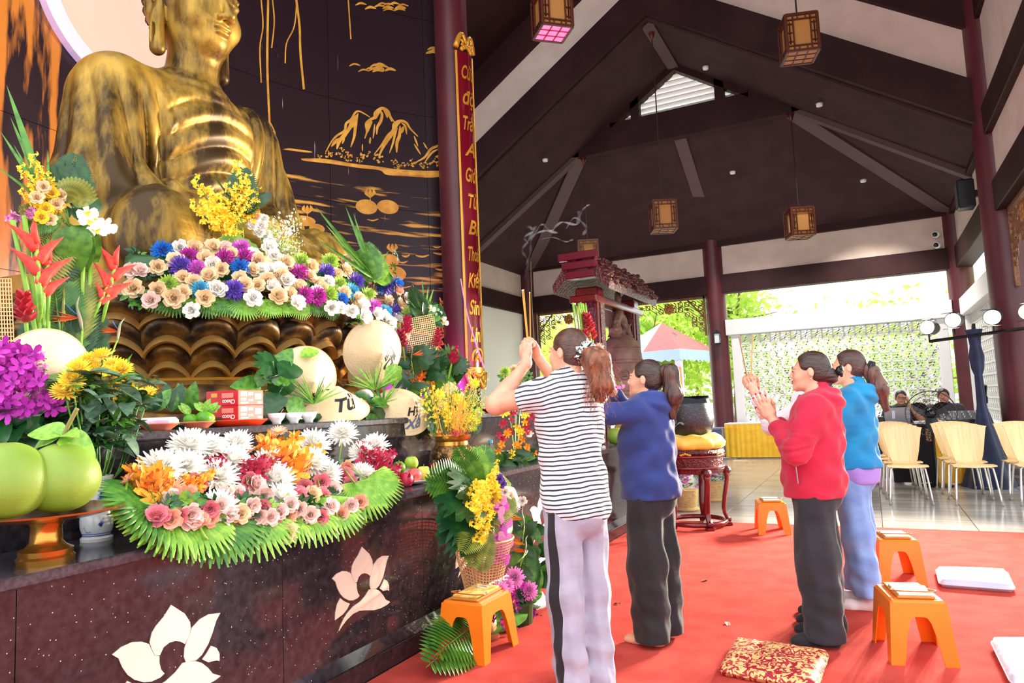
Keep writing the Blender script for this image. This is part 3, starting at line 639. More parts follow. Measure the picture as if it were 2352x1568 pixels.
m = MB(); m.lathe([(1.05, 0.3), (1.05, 0.4), (1.3, 0.62), (1.45, 0.86), (1.42, 0.98), (0, 0.98)], 64); m.build('body', BRD, thr, smooth=True, ang=35)
def petal_mesh(w, h, r, bul, lip, na=18, nb=9):
    """hanging lotus petal, two lobes and a pointed turned-out tip; origin on the throne axis at the petal's top"""
    aa = np.linspace(-1, 1, na*2+1); V = []; L = []
    for a in aa:
        e = abs(a); end = h*(1.0 if e < 1e-6 else 1-0.36*(math.sin(PI*min(1, e*1.0)))**0.75+0.06*e); lob = bul*abs(math.sin(PI*a))**0.8*1.0; row = []
        th = a*w/2
        for b in np.linspace(0, 1, nb+1):
            rr = r+lob*math.sin(PI*min(1, 0.15+b*0.62))+0.10*math.sin(PI*b*0.75)-0.05*b*b+0.02*(1-e); row.append((rr*math.cos(th), rr*math.sin(th), -end*b))
        V.append(row); q = row[-1]; rl = math.hypot(q[0], q[1]); o1, o2 = rl+lip*0.55, rl-0.015
        L.append([q, (o1*math.cos(th), o1*math.sin(th), q[2]-lip*0.85), (o2*math.cos(th), o2*math.sin(th), q[2]-lip*1.0), ((o2-0.12)*math.cos(th), (o2-0.12)*math.sin(th), q[2]-lip*0.4)])
    m = MB(); m.grid(V, 0); m.grid(L, 1); me = m.mesh('petal', True, 50); me.materials.append(BRD); me.materials.append(BRL); return me
pw = 2*PI/16
for r, z, h, off in ((1.38, 0.84, 0.2, -27.2), (1.33, 0.73, 0.24, -38.3+0.0), (1.2, 0.58, 0.24, -27.0)):
    me = petal_mesh(pw*1.0, h, r, 0.075, 0.05)
    for k in range(16):
        o = put('petal', me, thr, (0, 0, z)); o.rotation_euler = (0, 0, math.radians(off)+k*pw)
m = MB(); m.ball((0, 0, 0), (0.1, 0.36, 0.11), 14); bpm = m.mesh('base_petal', True); bpm.materials.append(BRD)
for k in range(14):
    a = math.radians(-36)+k*2*PI/14; o = put('base_petal', bpm, thr, (1.46*math.cos(a), 1.46*math.sin(a), 0.15)); o.rotation_euler = (0, 0, a)

# ---- the seated statue: one body, draped
BZ = 2.30
bud = thing('buddha_statue', 'huge golden seated Buddha statue in draped robe', 'statue', (TC[0]-0.02, TC[1], BZ), -PI/2)
def robe(P):
    P0 = P
    P = P/np.array([0.86, 0.9, 1.0]); x, y, z = P[:, 0], P[:, 1], P[:, 2]
    pr = [('e', (0, -0.08, 0.85), (0.66, 0.46, 0.9), 0.1), ('e', (0, 0.02, 1.3), (0.72, 0.42, 0.42), 0.2), ('c', (-0.66, -0.06, 1.5), (0.66, -0.06, 1.5), 0.31, 0.31, 0.2), ('c', (0, -0.03, 1.5), (0, 0.03, 1.75), 0.34, 0.24, 0.2),
          ('e', (0, 0.2, 0.12), (1.0, 0.78, 0.3), 0.1)]
    for s in (-1, 1):
        pr += [('c', (s*0.76, -0.05, 1.45), (s*0.95, 0.1, 0.72), 0.31, 0.3, 0.14), ('c', (s*0.97, 0.1, 0.68), (s*0.3, 0.66, 0.5), 0.27, 0.16, 0.12),
               ('c', (s*0.42, 0.05, 0.3), (s*0.9, 0.72, 0.27), 0.34, 0.33, 0.12), ('c', (s*0.9, 0.74, 0.25), (-s*0.2, 0.95, 0.2), 0.32, 0.2, 0.12), ('c', (s*0.95, 0.0, 0.55), (s*0.85, 0.15, 0.15), 0.25, 0.3, 0.2)]
    d = sdf(P, pr)
    # drapery: hanging U folds on the chest, raking folds over the arm, long folds from the left shoulder
    fol = lambda p: np.sqrt(np.sin(p)**2+0.04)-0.6
    front = np.clip((y-0.1)*4, 0, 1)*np.clip((z-0.55)*4, 0, 1)*np.clip((1.75-z)*4, 0, 1)
    u = z+0.55*(x+0.1)**2+0.12*(x+0.1)
    cu = front*np.clip((x+0.52)*6, 0, 1)*np.clip((0.62-x)*4, 0, 1)
    d = d-0.055*cu*fol(u*15.5)
    lf = np.clip((-0.36-x)*6, 0, 1)*np.clip((y+0.2)*3, 0, 1)*np.clip((z-0.35)*4, 0, 1); d = d-0.05*lf*fol(x*19+z*2.6)
    ra = np.clip((x-0.35)*4, 0, 1)*np.clip((z-0.5)*3, 0, 1)*np.clip((1.8-z)*3, 0, 1)
    th = np.arctan2(y+0.05, x-0.45); d = d-0.062*ra*fol(th*9.5+z*5.0+0.5*np.sin(z*3.1))*np.clip((1.72-z)*2, 0.0, 1)
    lg = np.clip((0.62-z)*4, 0, 1)*np.clip((y-0.25)*4, 0, 1); d = d-0.022*lg*fol((y*0.8+np.abs(x)*0.35)*13)
    fa = np.clip((z-0.42)*6, 0, 1)*np.clip((0.85-z)*5, 0, 1)*np.clip((y-0.2)*5, 0, 1)*np.clip((np.abs(x)-0.2)*5, 0, 1); d = d-0.024*fa*fol((z*0.9-y*0.6)*13)
    # collar bands
    for zz, rr, k in ((1.66, 0.345, 0.04), (1.745, 0.305, 0.035)):
        q = np.sqrt((np.sqrt(x**2*0.95+(y-0.02)**2)-rr)**2+(z-zz-0.06*x*0-(-0.16)*np.clip(y, 0, 1)*1.0+0.0)**2)-k; d = smin(d, q, 0.03)
    hands = sdf(P, [('c', (0.34, 0.7, 0.47), (-0.12, 0.9, 0.5), 0.12, 0.08, 0.05), ('c', (-0.34, 0.7, 0.43), (0.12, 0.92, 0.42), 0.12, 0.08, 0.05)]); d = smin(d, hands, 0.04)
    # head
    P = (P-np.array([0, 0.05, 2.0]))/np.array([1.0, 0.97, 0.88])+np.array([0, 0.05, 2.0]); x, y, z = P[:, 0], P[:, 1], P[:, 2]
    H = [('c', (0, 0.03, 1.7), (0, 0.1, 2.1), 0.25, 0.23, 0.05), ('e', (0, 0.08, 2.5), (0.345, 0.42, 0.47), 0.08), ('e', (0, 0.2, 2.27), (0.29, 0.27, 0.3), 0.1), ('e', (0, 0.33, 2.11), (0.13, 0.12, 0.1), 0.08)]
    e = sdf(P, H)
    for s in (-1, 1):
        e = smin(e, sd_ell(P, (s*0.19, 0.33, 2.32), (0.13, 0.1, 0.13)), 0.08)                      # cheek
        e = smin(e, sd_ell(P, (s*0.15, 0.415, 2.5), (0.09, 0.055, 0.05)), 0.02)                      # lid
        e = smax(e, -sd_cone(P, (s*0.075, 0.49, 2.482), (s*0.23, 0.42, 2.49), 0.008, 0.006), 0.012)
        e = smin(e, sd_cone(P, (s*0.05, 0.47, 2.565), (s*0.16, 0.46, 2.615), 0.018, 0.02), 0.03); e = smin(e, sd_cone(P, (s*0.16, 0.46, 2.615), (s*0.28, 0.34, 2.57), 0.02, 0.014), 0.03)
        ear = smin(sd_ell(P, (s*0.365, 0.0, 2.4), (0.055, 0.12, 0.2)), sd_cone(P, (s*0.37, 0.04, 2.3), (s*0.365, 0.05, 1.98), 0.06, 0.07), 0.06)
        ear = smax(ear, -sd_ell(P, (s*0.43, 0.015, 2.42), (0.045, 0.06, 0.13)), 0.03); ear = smax(ear, -sd_ell(P, (s*0.4, 0.055, 2.1), (0.05, 0.02, 0.1)), 0.02); e = smin(e, ear, 0.02)
        e = smin(e, sd_ell(P, (s*0.055, 0.52, 2.285), (0.035, 0.045, 0.03)), 0.02)
    e = smin(e, sd_cone(P, (0, 0.475, 2.53), (0, 0.575, 2.3), 0.028, 0.045), 0.035)
    e = smin(e, sd_ell(P, (0, 0.475, 2.205), (0.1, 0.05, 0.025)), 0.012); e = smin(e, sd_ell(P, (0, 0.465, 2.157), (0.08, 0.05, 0.026)), 0.012)
    e = smax(e, -sd_cone(P, (-0.11, 0.5, 2.19), (0, 0.535, 2.178), 0.007, 0.007), 0.01); e = smax(e, -sd_cone(P, (0.11, 0.5, 2.19), (0, 0.535, 2.178), 0.007, 0.007), 0.01)
    for zz in (1.86, 1.93): e = smax(e, -(np.sqrt((np.sqrt(x**2+(y-0.06)**2)-0.262)**2+(z-zz+0.1*y)**2)-0.008), 0.015)
    return np.maximum(smin(d, e, 0.02), -P0[:, 2]-0.02)
solid('body', robe, (-1.65, -0.7, -0.12), (1.65, 1.35, 3.05), 0.0115, BRZ, bud)
hw = lambda P: (P/np.array([0.86, 0.9, 1.0])-np.array([0, 0.05, 2.0]))/np.array([1.0, 0.97, 0.88])+np.array([0, 0.05, 2.0])
hwi = lambda v: ((v-np.array([0, 0.05, 2.0]))*np.array([1.0, 0.97, 0.88])+np.array([0, 0.05, 2.0]))*np.array([0.86, 0.9, 1.0])
o = solid('hair_cap', lambda P: (lambda P: smax(smin(sd_ell(P, (0, 0.06, 2.56), (0.375, 0.44, 0.46)), sd_ell(P, (0, -0.06, 3.0), (0.2, 0.22, 0.2)), 0.12), -sd_ell(P, (0, 0.42, 2.3), (0.37, 0.36, 0.52)), 0.03))(hw(P)), (-0.5, -0.5, 1.9), (0.5, 0.6, 3.3), 0.016, BRD, bud)
m = MB(); k = 0
for i in range(420):
    zt = 1-2*(i+0.5)/420; a = i*2.39996; v = np.array([math.sqrt(1-zt*zt)*math.cos(a), math.sqrt(1-zt*zt)*math.sin(a), zt])*np.array([0.385, 0.45, 0.47])+np.array([0, 0.06, 2.56])
    if v[1] > 0.33 and v[2] < 2.82 or v[2] < 2.16 or (v[1] > 0.12 and v[2] < 2.62): continue
    m.ball(hwi(v), 0.03, 6)
o = m.build('hair_curls', BRD, bud, smooth=True); o['kind'] = 'stuff'
# ================================================================ flowers and leaves: shared meshes
def petal(L, W, bend=0.3, cup=0.2, n=3, tip=0.5, base=0.35):
    """one petal along +x, rising with bend; rows of (left, mid, right)"""
    rows = []
    for i in range(n+1):
        t = i/n; w = W*(base+(1-base)*math.sin(PI*min(1, t*0.62+0.0))) if t < 0.8 else W*(1-(t-0.8)/0.2*(1-tip))*0.95
        x = L*t; z = bend*L*t*t
        rows.append([(x, -w/2, z+cup*w), (x, 0, z), (x, w/2, z+cup*w)])
    return np.array(rows)
def ring(m, cnt, L, W, tilt, r0=0.0, z0=0.0, ph=0.0, mi=0, rnd=None, **k):
    for i in range(cnt):
        j = (rnd.uniform(-1, 1) if rnd else 0); P = petal(L*(1+0.1*j), W, **k).reshape(-1, 3)@roty(-tilt*(1+0.12*j)).T+np.array([r0, 0, z0]); P = P@rotz(ph+2*PI*i/cnt+0.1*j).T; P = P.reshape(-1, 3, 3); m.grid(P, mi)
def mk(name, m, smooth=True): return m.mesh(name, smooth)
FM = {}
rq = random.Random(11)
m = MB()
for n, L, W, ti, z in ((3, 0.5, 0.55, 1.45, 0.1), (4, 0.62, 0.62, 1.25, 0.04), (5, 0.78, 0.7, 1.0, 0.0), (6, 0.95, 0.8, 0.62, -0.05), (5, 1.0, 0.85, 0.25, -0.1)): ring(m, n, L, W, ti, 0.05, z, rq.random()*6, rnd=rq, bend=0.16, cup=0.25, tip=0.75, base=0.5)
FM['rose'] = m
m = MB()
for n, L, ti, z in ((8, 0.5, 1.5, 0.35), (12, 0.62, 1.2, 0.28), (16, 0.76, 0.9, 0.18), (18, 0.86, 0.58, 0.06), (20, 0.94, 0.25, -0.08), (18, 0.95, -0.1, -0.2), (14, 0.85, -0.5, -0.3)): ring(m, n, L, 0.2, ti, 0.06, z, rq.random(), rnd=rq, n=2, bend=0.25, cup=0.35, tip=0.6)
FM['pompon'] = m
m = MB()
for n, L, ti, z in ((9, 0.4, 1.35, 0.16), (14, 0.58, 1.05, 0.12), (18, 0.74, 0.75, 0.06), (20, 0.88, 0.45, 0.0), (22, 1.0, 0.18, -0.05), (20, 0.98, -0.15, -0.1)): ring(m, n, L, 0.2, ti, 0.05, z, rq.random(), rnd=rq, n=3, bend=0.18, cup=0.25, tip=0.25)
FM['mum'] = m
m = MB(); ring(m, 20, 1.0, 0.22, 0.12, 0.1, 0, 0, n=2, rnd=rq, bend=0.05); ring(m, 16, 0.75, 0.2, 0.3, 0.1, 0.03, 0.1, n=2, rnd=rq); m.ball((0, 0, 0.06), (0.24, 0.24, 0.12), 8, 1); FM['daisy'] = m
m = MB(); ring(m, 2, 1.0, 1.05, 0.1, 0.02, 0.02, 0, n=4, tip=0.6, cup=0.05, base=0.3, bend=0.02); ring(m, 3, 0.95, 0.62, 0.05, 0.02, 0, PI/2, n=3, tip=0.4, cup=0.08); ring(m, 3, 0.38, 0.3, 0.9, 0.0, 0.02, -PI/2, 1, n=2, bend=-0.4); FM['moth_orchid'] = m
m = MB(); ring(m, 5, 1.0, 0.55, 0.2, 0.02, 0, 0.3, n=3, tip=0.5, cup=0.1); ring(m, 2, 0.5, 0.35, 0.7, 0, 0.03, 0, 1, n=2); FM['spray_orchid'] = m
m = MB(); ring(m, 4, 1.0, 0.7, 0.35, 0.0, 0, 0, n=2, tip=0.7); FM['floret'] = m
def leafgrid(L, W, bend=0.2, fold=0.15, n=6, tip=0.0, sh=1.0):
    rows = []
    for i in range(n+1):
        t = i/n; w = W*math.sin(PI*t**sh*0.97+0.06)**0.8*(1 if t < 0.99 else tip+0.05); x = L*t; z = -bend*L*t*t
        rows.append([(x, -w/2, z+fold*w), (x, 0, z), (x, w/2, z+fold*w)])
    return np.array(rows)
m = MB(); m.grid(leafgrid(1, 0.5, 0.25, 0.2, 6, sh=0.8)); FM['leaf'] = m
m = MB(); m.grid(leafgrid(1, 0.75, 0.35, 0.12, 8, sh=0.62)); m.tube([(-0.35, 0, 0.05), (0, 0, 0)], 0.015, 5); FM['big_leaf'] = m
m = MB(); m.grid(leafgrid(1, 0.055, 0.3, 0.3, 8, sh=0.6)); FM['blade'] = m
m = MB()
for k, (a, s) in enumerate([(0, 1.0), (0.75, 0.8), (-0.75, 0.8), (1.5, 0.62), (-1.5, 0.62), (2.4, 0.5), (-2.4, 0.5)]): m.grid(leafgrid(0.55*s, 0.3*s, 0.2, 0.15, 4, sh=0.8), M=rotz(a), o=(0.15*math.cos(a), 0.15*math.sin(a), 0))
FM['leaf_cluster'] = m
m = MB()       # pleated fan palm
NB = 26
for k in range(NB):
    a0 = -1.75+3.5*k/NB; a1 = a0+3.5/NB; am = (a0+a1)/2; q = lambda a, r, z: (r*math.cos(a), r*math.sin(a), z)
    R1, R2 = 0.72, 1.0-0.12*abs(am/1.75)
    dz = lambda r: -0.16*r*r
    v = [q(a0, 0.05, 0), q(am, 0.05, 0.02), q(a1, 0.05, 0), q(a0, R1, dz(R1)), q(am, R1, dz(R1)+0.05), q(a1, R1, dz(R1)), q(am-0.012, R2, dz(R2)-0.03), q(am+0.012, R2, dz(R2)-0.03)]
    m.add(v, [(0, 1, 4, 3), (1, 2, 5, 4), (3, 4, 6), (4, 5, 7), (4, 7, 6)])
m.tube([(-0.5, 0, 0), (0.06, 0, 0)], 0.014, 5); FM['fan_leaf'] = m
m = MB(); m.tube([(0, 0, 0), (0.5, 0, -0.04), (1, 0, -0.2)], [0.012, 0.009, 0.004], 4)   # fern
for k in range(20):
    t = 0.08+0.9*k/20; L = 0.34*math.sin(PI*(0.18+0.8*t))**0.8
    for s in (-1, 1): m.grid(leafgrid(L, 0.06, 0.15, 0.1, 3), M=rotz(s*1.1), o=(t, 0, -0.2*t*t))
FM['fern'] = m
m = MB(); m.tube([(0, 0, 0), (0.5, 0, 0.02), (1, 0, -0.22)], [0.016, 0.012, 0.004], 4)   # feather palm
for k in range(24):
    t = 0.1+0.88*k/24; L = 0.42*math.sin(PI*(0.25+0.7*t))**0.7
    for s in (-1, 1): m.grid(leafgrid(L, 0.04, 0.2, 0.2, 3), M=rotz(s*0.85), o=(t, 0, -0.22*t*t))
FM['palm_frond'] = m
m = MB()       # split leaf
mid = [(0, 0, 0), (0.35, 0, 0.0), (0.7, 0, -0.06), (1.0, 0, -0.18)]
for s in (-1, 1):
    for k, (x0, x1, a, L) in enumerate([(0.0, 0.14, 2.25, 0.42), (0.1, 0.28, 1.75, 0.56), (0.26, 0.44, 1.35, 0.6), (0.42, 0.6, 1.05, 0.56), (0.58, 0.76, 0.8, 0.46), (0.74, 1.0, 0.4, 0.26)]):
        p = np.array([(x0, 0), (x1, 0), (x1+L*0.9*math.cos(a-0.12), L*0.9*math.sin(a-0.12)), (x0*0.5+x1*0.5+L*math.cos(a), L*math.sin(a)), (x0+L*0.86*math.cos(a+0.16), L*0.86*math.sin(a+0.16))])
        m.add([(q[0], s*q[1], -0.18*q[0]**2-0.25*q[1]**2+0.02) for q in p], [(0, 1, 2, 3, 4) if s > 0 else (4, 3, 2, 1, 0)])
m.tube([(-0.6, 0, 0.1), (-0.2, 0, 0.03), (0, 0, 0.005)], 0.014, 5); FM['split_leaf'] = m
def spray(nf, L, fs, bend, droop=0.3, spread=0.1, kind='floret', mi=0, seed=1):
    r = random.Random(seed); m = MB(); P = np.array([(L*t, 0, bend*L*t*t) for t in np.linspace(0, 1, 8)]); m.tube(P, 0.006, 4, 2)
    fl = FM[kind]; v = np.concatenate(fl.v)
    for k in range(nf):
        t = 0.25+0.75*k/nf; c = np.array([L*t, 0, bend*L*t*t])+np.array([r.uniform(-.4, .4), r.uniform(-1, 1), r.uniform(-1, 1)])*spread*(1.15-0.7*t)
        m.add(v*fs*(1.15-0.5*t), fl.f, 0, frame((r.uniform(-1, 1), r.uniform(-1, 1), r.uniform(-.3, 1)))@rotz(r.random()*6), c); 
        for i in range(len(fl.f)): m.m[-1-i] = fl.m[-1-i]
    return m
FM['oncidium'] = spray(46, 1.0, 0.075, 0.25, spread=0.15, seed=2)
FM['orchid_spray'] = spray(15, 1.0, 0.16, -0.35, spread=0.12, kind='spray_orchid', seed=3)
FM['moth_spray'] = spray(9, 1.0, 0.17, -0.55, spread=0.07, kind='moth_orchid', seed=4)
FM['baby_breath'] = spray(60, 1.0, 0.035, 0.1, spread=0.26, seed=5)
m = MB()       # heliconia: red boat bracts either side of a stem
m.tube([(0, 0, 0), (0.35, 0, 0), (1, 0, 0)], [0.02, 0.035, 0.03], 6, 1)
for k in range(4):
    s = 1 if k % 2 else -1; B = [(0, 0, 0), (0.16, s*0.1, 0), (0.34, s*0.3, 0.0)]; m.tube(bez(*B, n=4)+np.array([0.42+0.15*k, 0, 0]), [0.06, 0.075, 0.08, 0.075, 0.065, 0.05, 0.035, 0.018, 0.004], 6, 0, flat=0.5)
m.tube([(0.95, 0, 0), (1.15, 0.02, 0), (1.3, 0.0, 0)], [0.05, 0.04, 0.004], 6, 0); FM['heliconia'] = m
m = MB(); m.tube([(0, 0, 0), (0.5, 0, 0)], 0.03, 6, 1)   # red ginger
for k in range(34):
    t = k/34; m.grid(leafgrid(0.26*(1-0.5*t), 0.14, -0.3, 0.25, 3), 0, M=rotx(k*2.4)@roty(-0.75+0.3*t), o=(0.42+0.5*t, 0, 0))
FM['ginger'] = m
m = MB(); m.tube([(0, 0, 0), (0.6, 0, 0.0)], 0.018, 6, 1); m.tube(bez((0.55, 0, 0), (0.75, 0, 0.04), (1.0, 0.05, 0.12), (1.2, 0.1, 0.1), n=4), [0.02, .035, .045, .05, .05, .048, .045, .04, .034, .028, .02, .012, .003], 6, 2, flat=0.6)   # bird of paradise
for a, b in ((0.35, 1.2), (0.1, 1.45), (-0.25, 1.7), (0.5, 1.55)): m.grid(leafgrid(0.46, 0.09, -0.05, 0.3, 4), 0, M=rotz(a)@roty(-b), o=(0.78, 0, 0.06))
m.grid(leafgrid(0.34, 0.05, 0.0, 0.3, 3), 3, M=roty(-0.8), o=(0.82, 0, 0.07)); FM['strelitzia'] = m

GREENS = [mat('leaf_green', rgb(92, 148, 48), 0.4, col2=rgb(56, 112, 38), nscale=6), mat('leaf_dark_green', rgb(34, 84, 36), 0.35, col2=rgb(22, 62, 30), nscale=5), mat('leaf_bright_green', rgb(150, 194, 70), 0.42, col2=rgb(110, 166, 50), nscale=6),
          mat('leaf_grey_green', rgb(104, 134, 106), 0.55, col2=rgb(80, 112, 88), nscale=6), mat('leaf_olive', rgb(150, 152, 60), 0.5, col2=rgb(108, 122, 46), nscale=6)]
for g in GREENS: g.node_tree.nodes['Principled BSDF'].inputs['Subsurface Weight'].default_value = 0.0
PC = {}
def pcol(key, c, c2=None):
    PC[key] = mat('petal_'+key, c, 0.55, col2=c2 or c, nscale=14, sheen=0.2); return PC[key]
pcol('cream', rgb(250, 228, 190), rgb(244, 208, 158)); pcol('white', rgb(250, 246, 236), rgb(255, 252, 246)); pcol('peach', rgb(250, 196, 166), rgb(240, 168, 140)); pcol('blush', rgb(250, 226, 216), rgb(246, 204, 196)); pcol('pink', rgb(240, 150, 160), rgb(226, 112, 130))
pcol('blue', rgb(28, 140, 226), rgb(20, 110, 210)); pcol('sky', rgb(92, 196, 226), rgb(70, 176, 216)); pcol('violet', rgb(122, 86, 206), rgb(98, 62, 186)); pcol('magenta', rgb(214, 54, 186), rgb(190, 36, 160)); pcol('lilac', rgb(226, 112, 216), rgb(214, 90, 204)); pcol('lime', rgb(196, 222, 96), rgb(170, 206, 74))
pcol('yellow', rgb(255, 228, 60), rgb(252, 214, 40)); pcol('gold', rgb(250, 176, 30), rgb(240, 150, 20)); pcol('orange', rgb(240, 116, 26), rgb(232, 90, 20)); pcol('red', rgb(206, 24, 50), rgb(176, 14, 40)); pcol('crimson', rgb(196, 22, 74), rgb(160, 14, 56)); pcol('scarlet', rgb(232, 62, 34), rgb(220, 40, 30)); pcol('orchid', rgb(206, 44, 190), rgb(176, 28, 160)); pcol('palepink', rgb(244, 176, 222), rgb(230, 130, 210)); pcol('purple', rgb(150, 30, 150), rgb(120, 20, 128))
LIP = {'lilac': 'magenta', 'palepink': 'magenta', 'white': 'yellow', 'orchid': 'purple', 'gold': 'orange', 'crimson': 'red', 'yellow': 'gold'}
FCACHE = {}
def fmesh(kind, col):
    k = (kind, col)
    if k not in FCACHE:
        me = FM[kind].mesh(kind, True)
        if isinstance(col, int): me.materials.append(GREENS[col]); me.materials.append(GREENS[col])
        else:
            me.materials.append(PC[col]); me.materials.append(PC[LIP.get(col, 'yellow')] if kind not in ('heliconia', 'ginger', 'strelitzia') else GREENS[2]); me.materials.append(GREENS[0] if kind != 'strelitzia' else mat('beak_bract', rgb(150, 130, 110), 0.5, col2=rgb(110, 130, 90), nscale=9)); me.materials.append(PC['blue'])
        FCACHE[k] = me
    return FCACHE[k]
NAMES = {'pompon': 'chrysanthemum', 'mum': 'chrysanthemum', 'floret': 'blossom', 'oncidium': 'yellow_orchid_spray', 'moth_spray': 'moth_orchid_spray', 'blade': 'grass_blade', 'big_leaf': 'broad_leaf', 'strelitzia': 'bird_of_paradise', 'ginger': 'ginger_flower'}
class Bouquet:
    """one arrangement: an Empty at its base, flowers and leaves as parts"""
    def __init__(s, name, label, base, cat='flowers', group=None): s.b = np.asarray(base, float); s.t = thing(name, label, cat, tuple(s.b), 0, group); s.r = random.Random(int(abs(s.b.sum())*997))
    def add(s, kind, col, p, d, size, spin=None, up=None, flat=None, asleaf=False):
        """flower facing d, or leaf growing along d"""
        F = frame(d)@rotz(s.r.uniform(0, 6.28) if spin is None else spin)
        if asleaf:
            x = unit(d); u = np.asarray(up if up is not None else (0.25, -0.25, 1.0), float); z = unit(u-x*(u@x)); F = np.stack([x, np.cross(z, x), z], 1)
            if spin: F = F@rotx(spin)
        return put(NAMES.get(kind, kind), fmesh(kind, col), s.t, np.asarray(p, float)-s.b, F, size)
    def leaf(s, kind, col, p, d, size, spin=None, up=None): return s.add(kind, col, p, d, size, spin, up, asleaf=True)
    def stem(s, a, b, r=0.004, col=0, mid=None):
        m = MB(); pts = bez(a, *( [mid] if mid is not None else []), b, n=6); m.tube(pts-s.b, r, 5); return m.build('stem', GREENS[col], s.t, smooth=True)
V3 = lambda *a: np.array(a, float)
CAMP = V3(0, 0, CAMH)
tov0 = lambda p: unit(CAMP-p)

# ---------------------------------------------------------------- garland round the throne
def band(u, v):
    r = 1.5
    for _ in range(14):
        d = ray(u, v); a = d[0]**2+d[1]**2; b = -2*(d[0]*TC[0]+d[1]*TC[1]); c = TC[0]**2+TC[1]**2-r*r; D = b*b-4*a*c
        if D <= 0: t = -b/(2*a)
        else: t = (-b-math.sqrt(D))/(2*a)
        p = CAMP+t*d; r = 0.5*r+0.5*min(1.66, max(1.22, 1.64-(p[2]-2.02)*0.75))
    return p
G = Bouquet('rose_garland', 'long garland of cream roses and coloured chrysanthemums around the throne rim', (TC[0]+1.3, TC[1]-0.6, 2.2))
gar = """blue 375 581,blush 306 627,blush 325 628,cream 364 619,violet 416 617,lilac 451 624,magenta 434 593,white 414 574,cream 448 577,cream 489 573,cream 309 668,lime 389 657,cream 362 672,cream 445 654,cream 422 644,sky 459 670,cream 421 678,cream 478 641,blush 349 695,white 442 718,white 494 667,white 488 613,magenta 515 598,lilac 552 574,magenta 558 598,white 578 591,blush 514 577,blue 550 620,cream 507 623,cream 576 625,white 597 626,white 616 626,white 637 628,cream 482 636,cream 549 647,cream 590 660,white 504 671,violet 536 671,white 578 690,cream 635 687,white 622 663,white 654 650,magenta 683 631,cream 680 665,magenta 696 681,white 721 676,magenta 724 684,cream 651 609,cream 708 617,white 625 591,white 614 574,lime 686 604,lime 753 604,violet 743 630,white 747 652,lime 750 681,cream 786 623,cream 788 606,violet 810 649,lime 839 681,blue 869 662,violet 884 662,lime 772 655,blue 777 693,cream 785 677,lilac 853 706,violet 897 716,white 678 701,white 756 711,white 775 713,white 801 719,white 826 706,white 830 732,white 874 732,white 887 746,cream 881 697,sky 877 719,peach 903 671,cream 836 649,cream 855 636,cream 826 617,lime 820 630,blush 925 690,lime 932 722,sky 801 671,blue 903 655,cream 855 652,white 922 744,cream 724 655,cream 405 605,cream 470 600,cream 530 590,cream 640 640,cream 560 660,cream 660 680,cream 705 640,cream 735 668,cream 765 635,cream 815 690,cream 590 605,cream 400 690,cream 470 690,cream 610 650,white 860 725,cream 850 665,cream 910 700,white 905 735,lime 915 760,white 895 770,blush 920 775"""
axisv = lambda p: unit(V3(p[0]-TC[0], p[1]-TC[1], 0))
for e in gar.split(','):
    c, u, v = e.split(); p = band(float(u), float(v)); n = unit(axis := axisv(p)*0.75+V3(0, 0, 0.35)+unit(CAMP-p)*0.5)
    mum = c in ('blue', 'sky', 'violet', 'lilac', 'magenta', 'lime'); s = (0.068 if mum else 0.062)*uni(0.88, 1.12)
    G.add('pompon' if mum else 'rose', c, p+n*0.03, n+V3(uni(-.25, .25), uni(-.25, .25), uni(-.25, .25)), s)
for k in range(110):
    u = uni(295, 935); v = uni(585, 745) if u > 800 else uni(580, 700); p = band(u, v); n = axisv(p); G.leaf('leaf_cluster', RND.choice([0, 0, 1, 3]), p-n*0.04, n*0.5+V3(uni(-1, 1), uni(-1, 1), uni(-.6, .8)), uni(0.09, 0.14), up=n+V3(0, 0, 0.5))
for u, v in [(372, 684), (405, 690), (452, 684), (478, 693), (508, 694), (528, 700), (560, 700), (596, 700), (618, 708), (648, 704), (688, 708), (720, 700), (760, 712), (842, 738), (905, 760)]:
    p = band(u, v-14); n = axisv(p); G.leaf('fan_leaf', RND.choice([0, 2, 0]), p-n*0.02, n*0.55+V3(0, 0, -0.75)+V3(uni(-.2, .2), uni(-.2, .2), 0), uni(0.12, 0.165), up=n+V3(0, 0, 0.4))
# hidden oasis roll that carries them
m = MB(); a = np.linspace(math.radians(-53), math.radians(40), 40); m.tube(np.c_[1.36*np.cos(a)+TC[0]-G.b[0], 1.36*np.sin(a)+TC[1]-G.b[1], np.full(40, 2.27-G.b[2])], 0.1, 8); m.build('moss_roll', GREENS[1], G.t, smooth=True)

# ---------------------------------------------------------------- low arrangement on the lower tier
A = Bouquet('flower_arrangement', 'long low arrangement of white chrysanthemums and pink roses on the lower tier edge', (-2.52, 2.5, T1))
def ap(u, v): X = -2.72+(min(max(v, 1000), 1200)-1000)/200*0.4; return at(u, v, x=X)
big = "434 1026,480 1030,370 1078,543 1021,532 1059,499 1097,499 1170,631 1108,645 1144,614 1064,719 1021,787 996,716 1064,752 1089,831 1045,861 1026,831 1089,428 1073"
for e in big.split(','):
    u, v = map(float, e.split()); p = ap(u, v); n = unit(V3(0.5, -0.35, 0.75)+V3(uni(-.3, .3), uni(-.3, .3), 0)); s = uni(0.08, 0.098)*(1.15 if (u, v) in ((499, 1174), (631, 1108)) else 1)
    A.add('mum', 'white', p, n, s); A.stem(p-n*0.01, V3(p[0]*0.4-2.55*0.6, p[1]*0.7+2.55*0.3, T1+0.02), 0.004, 2)
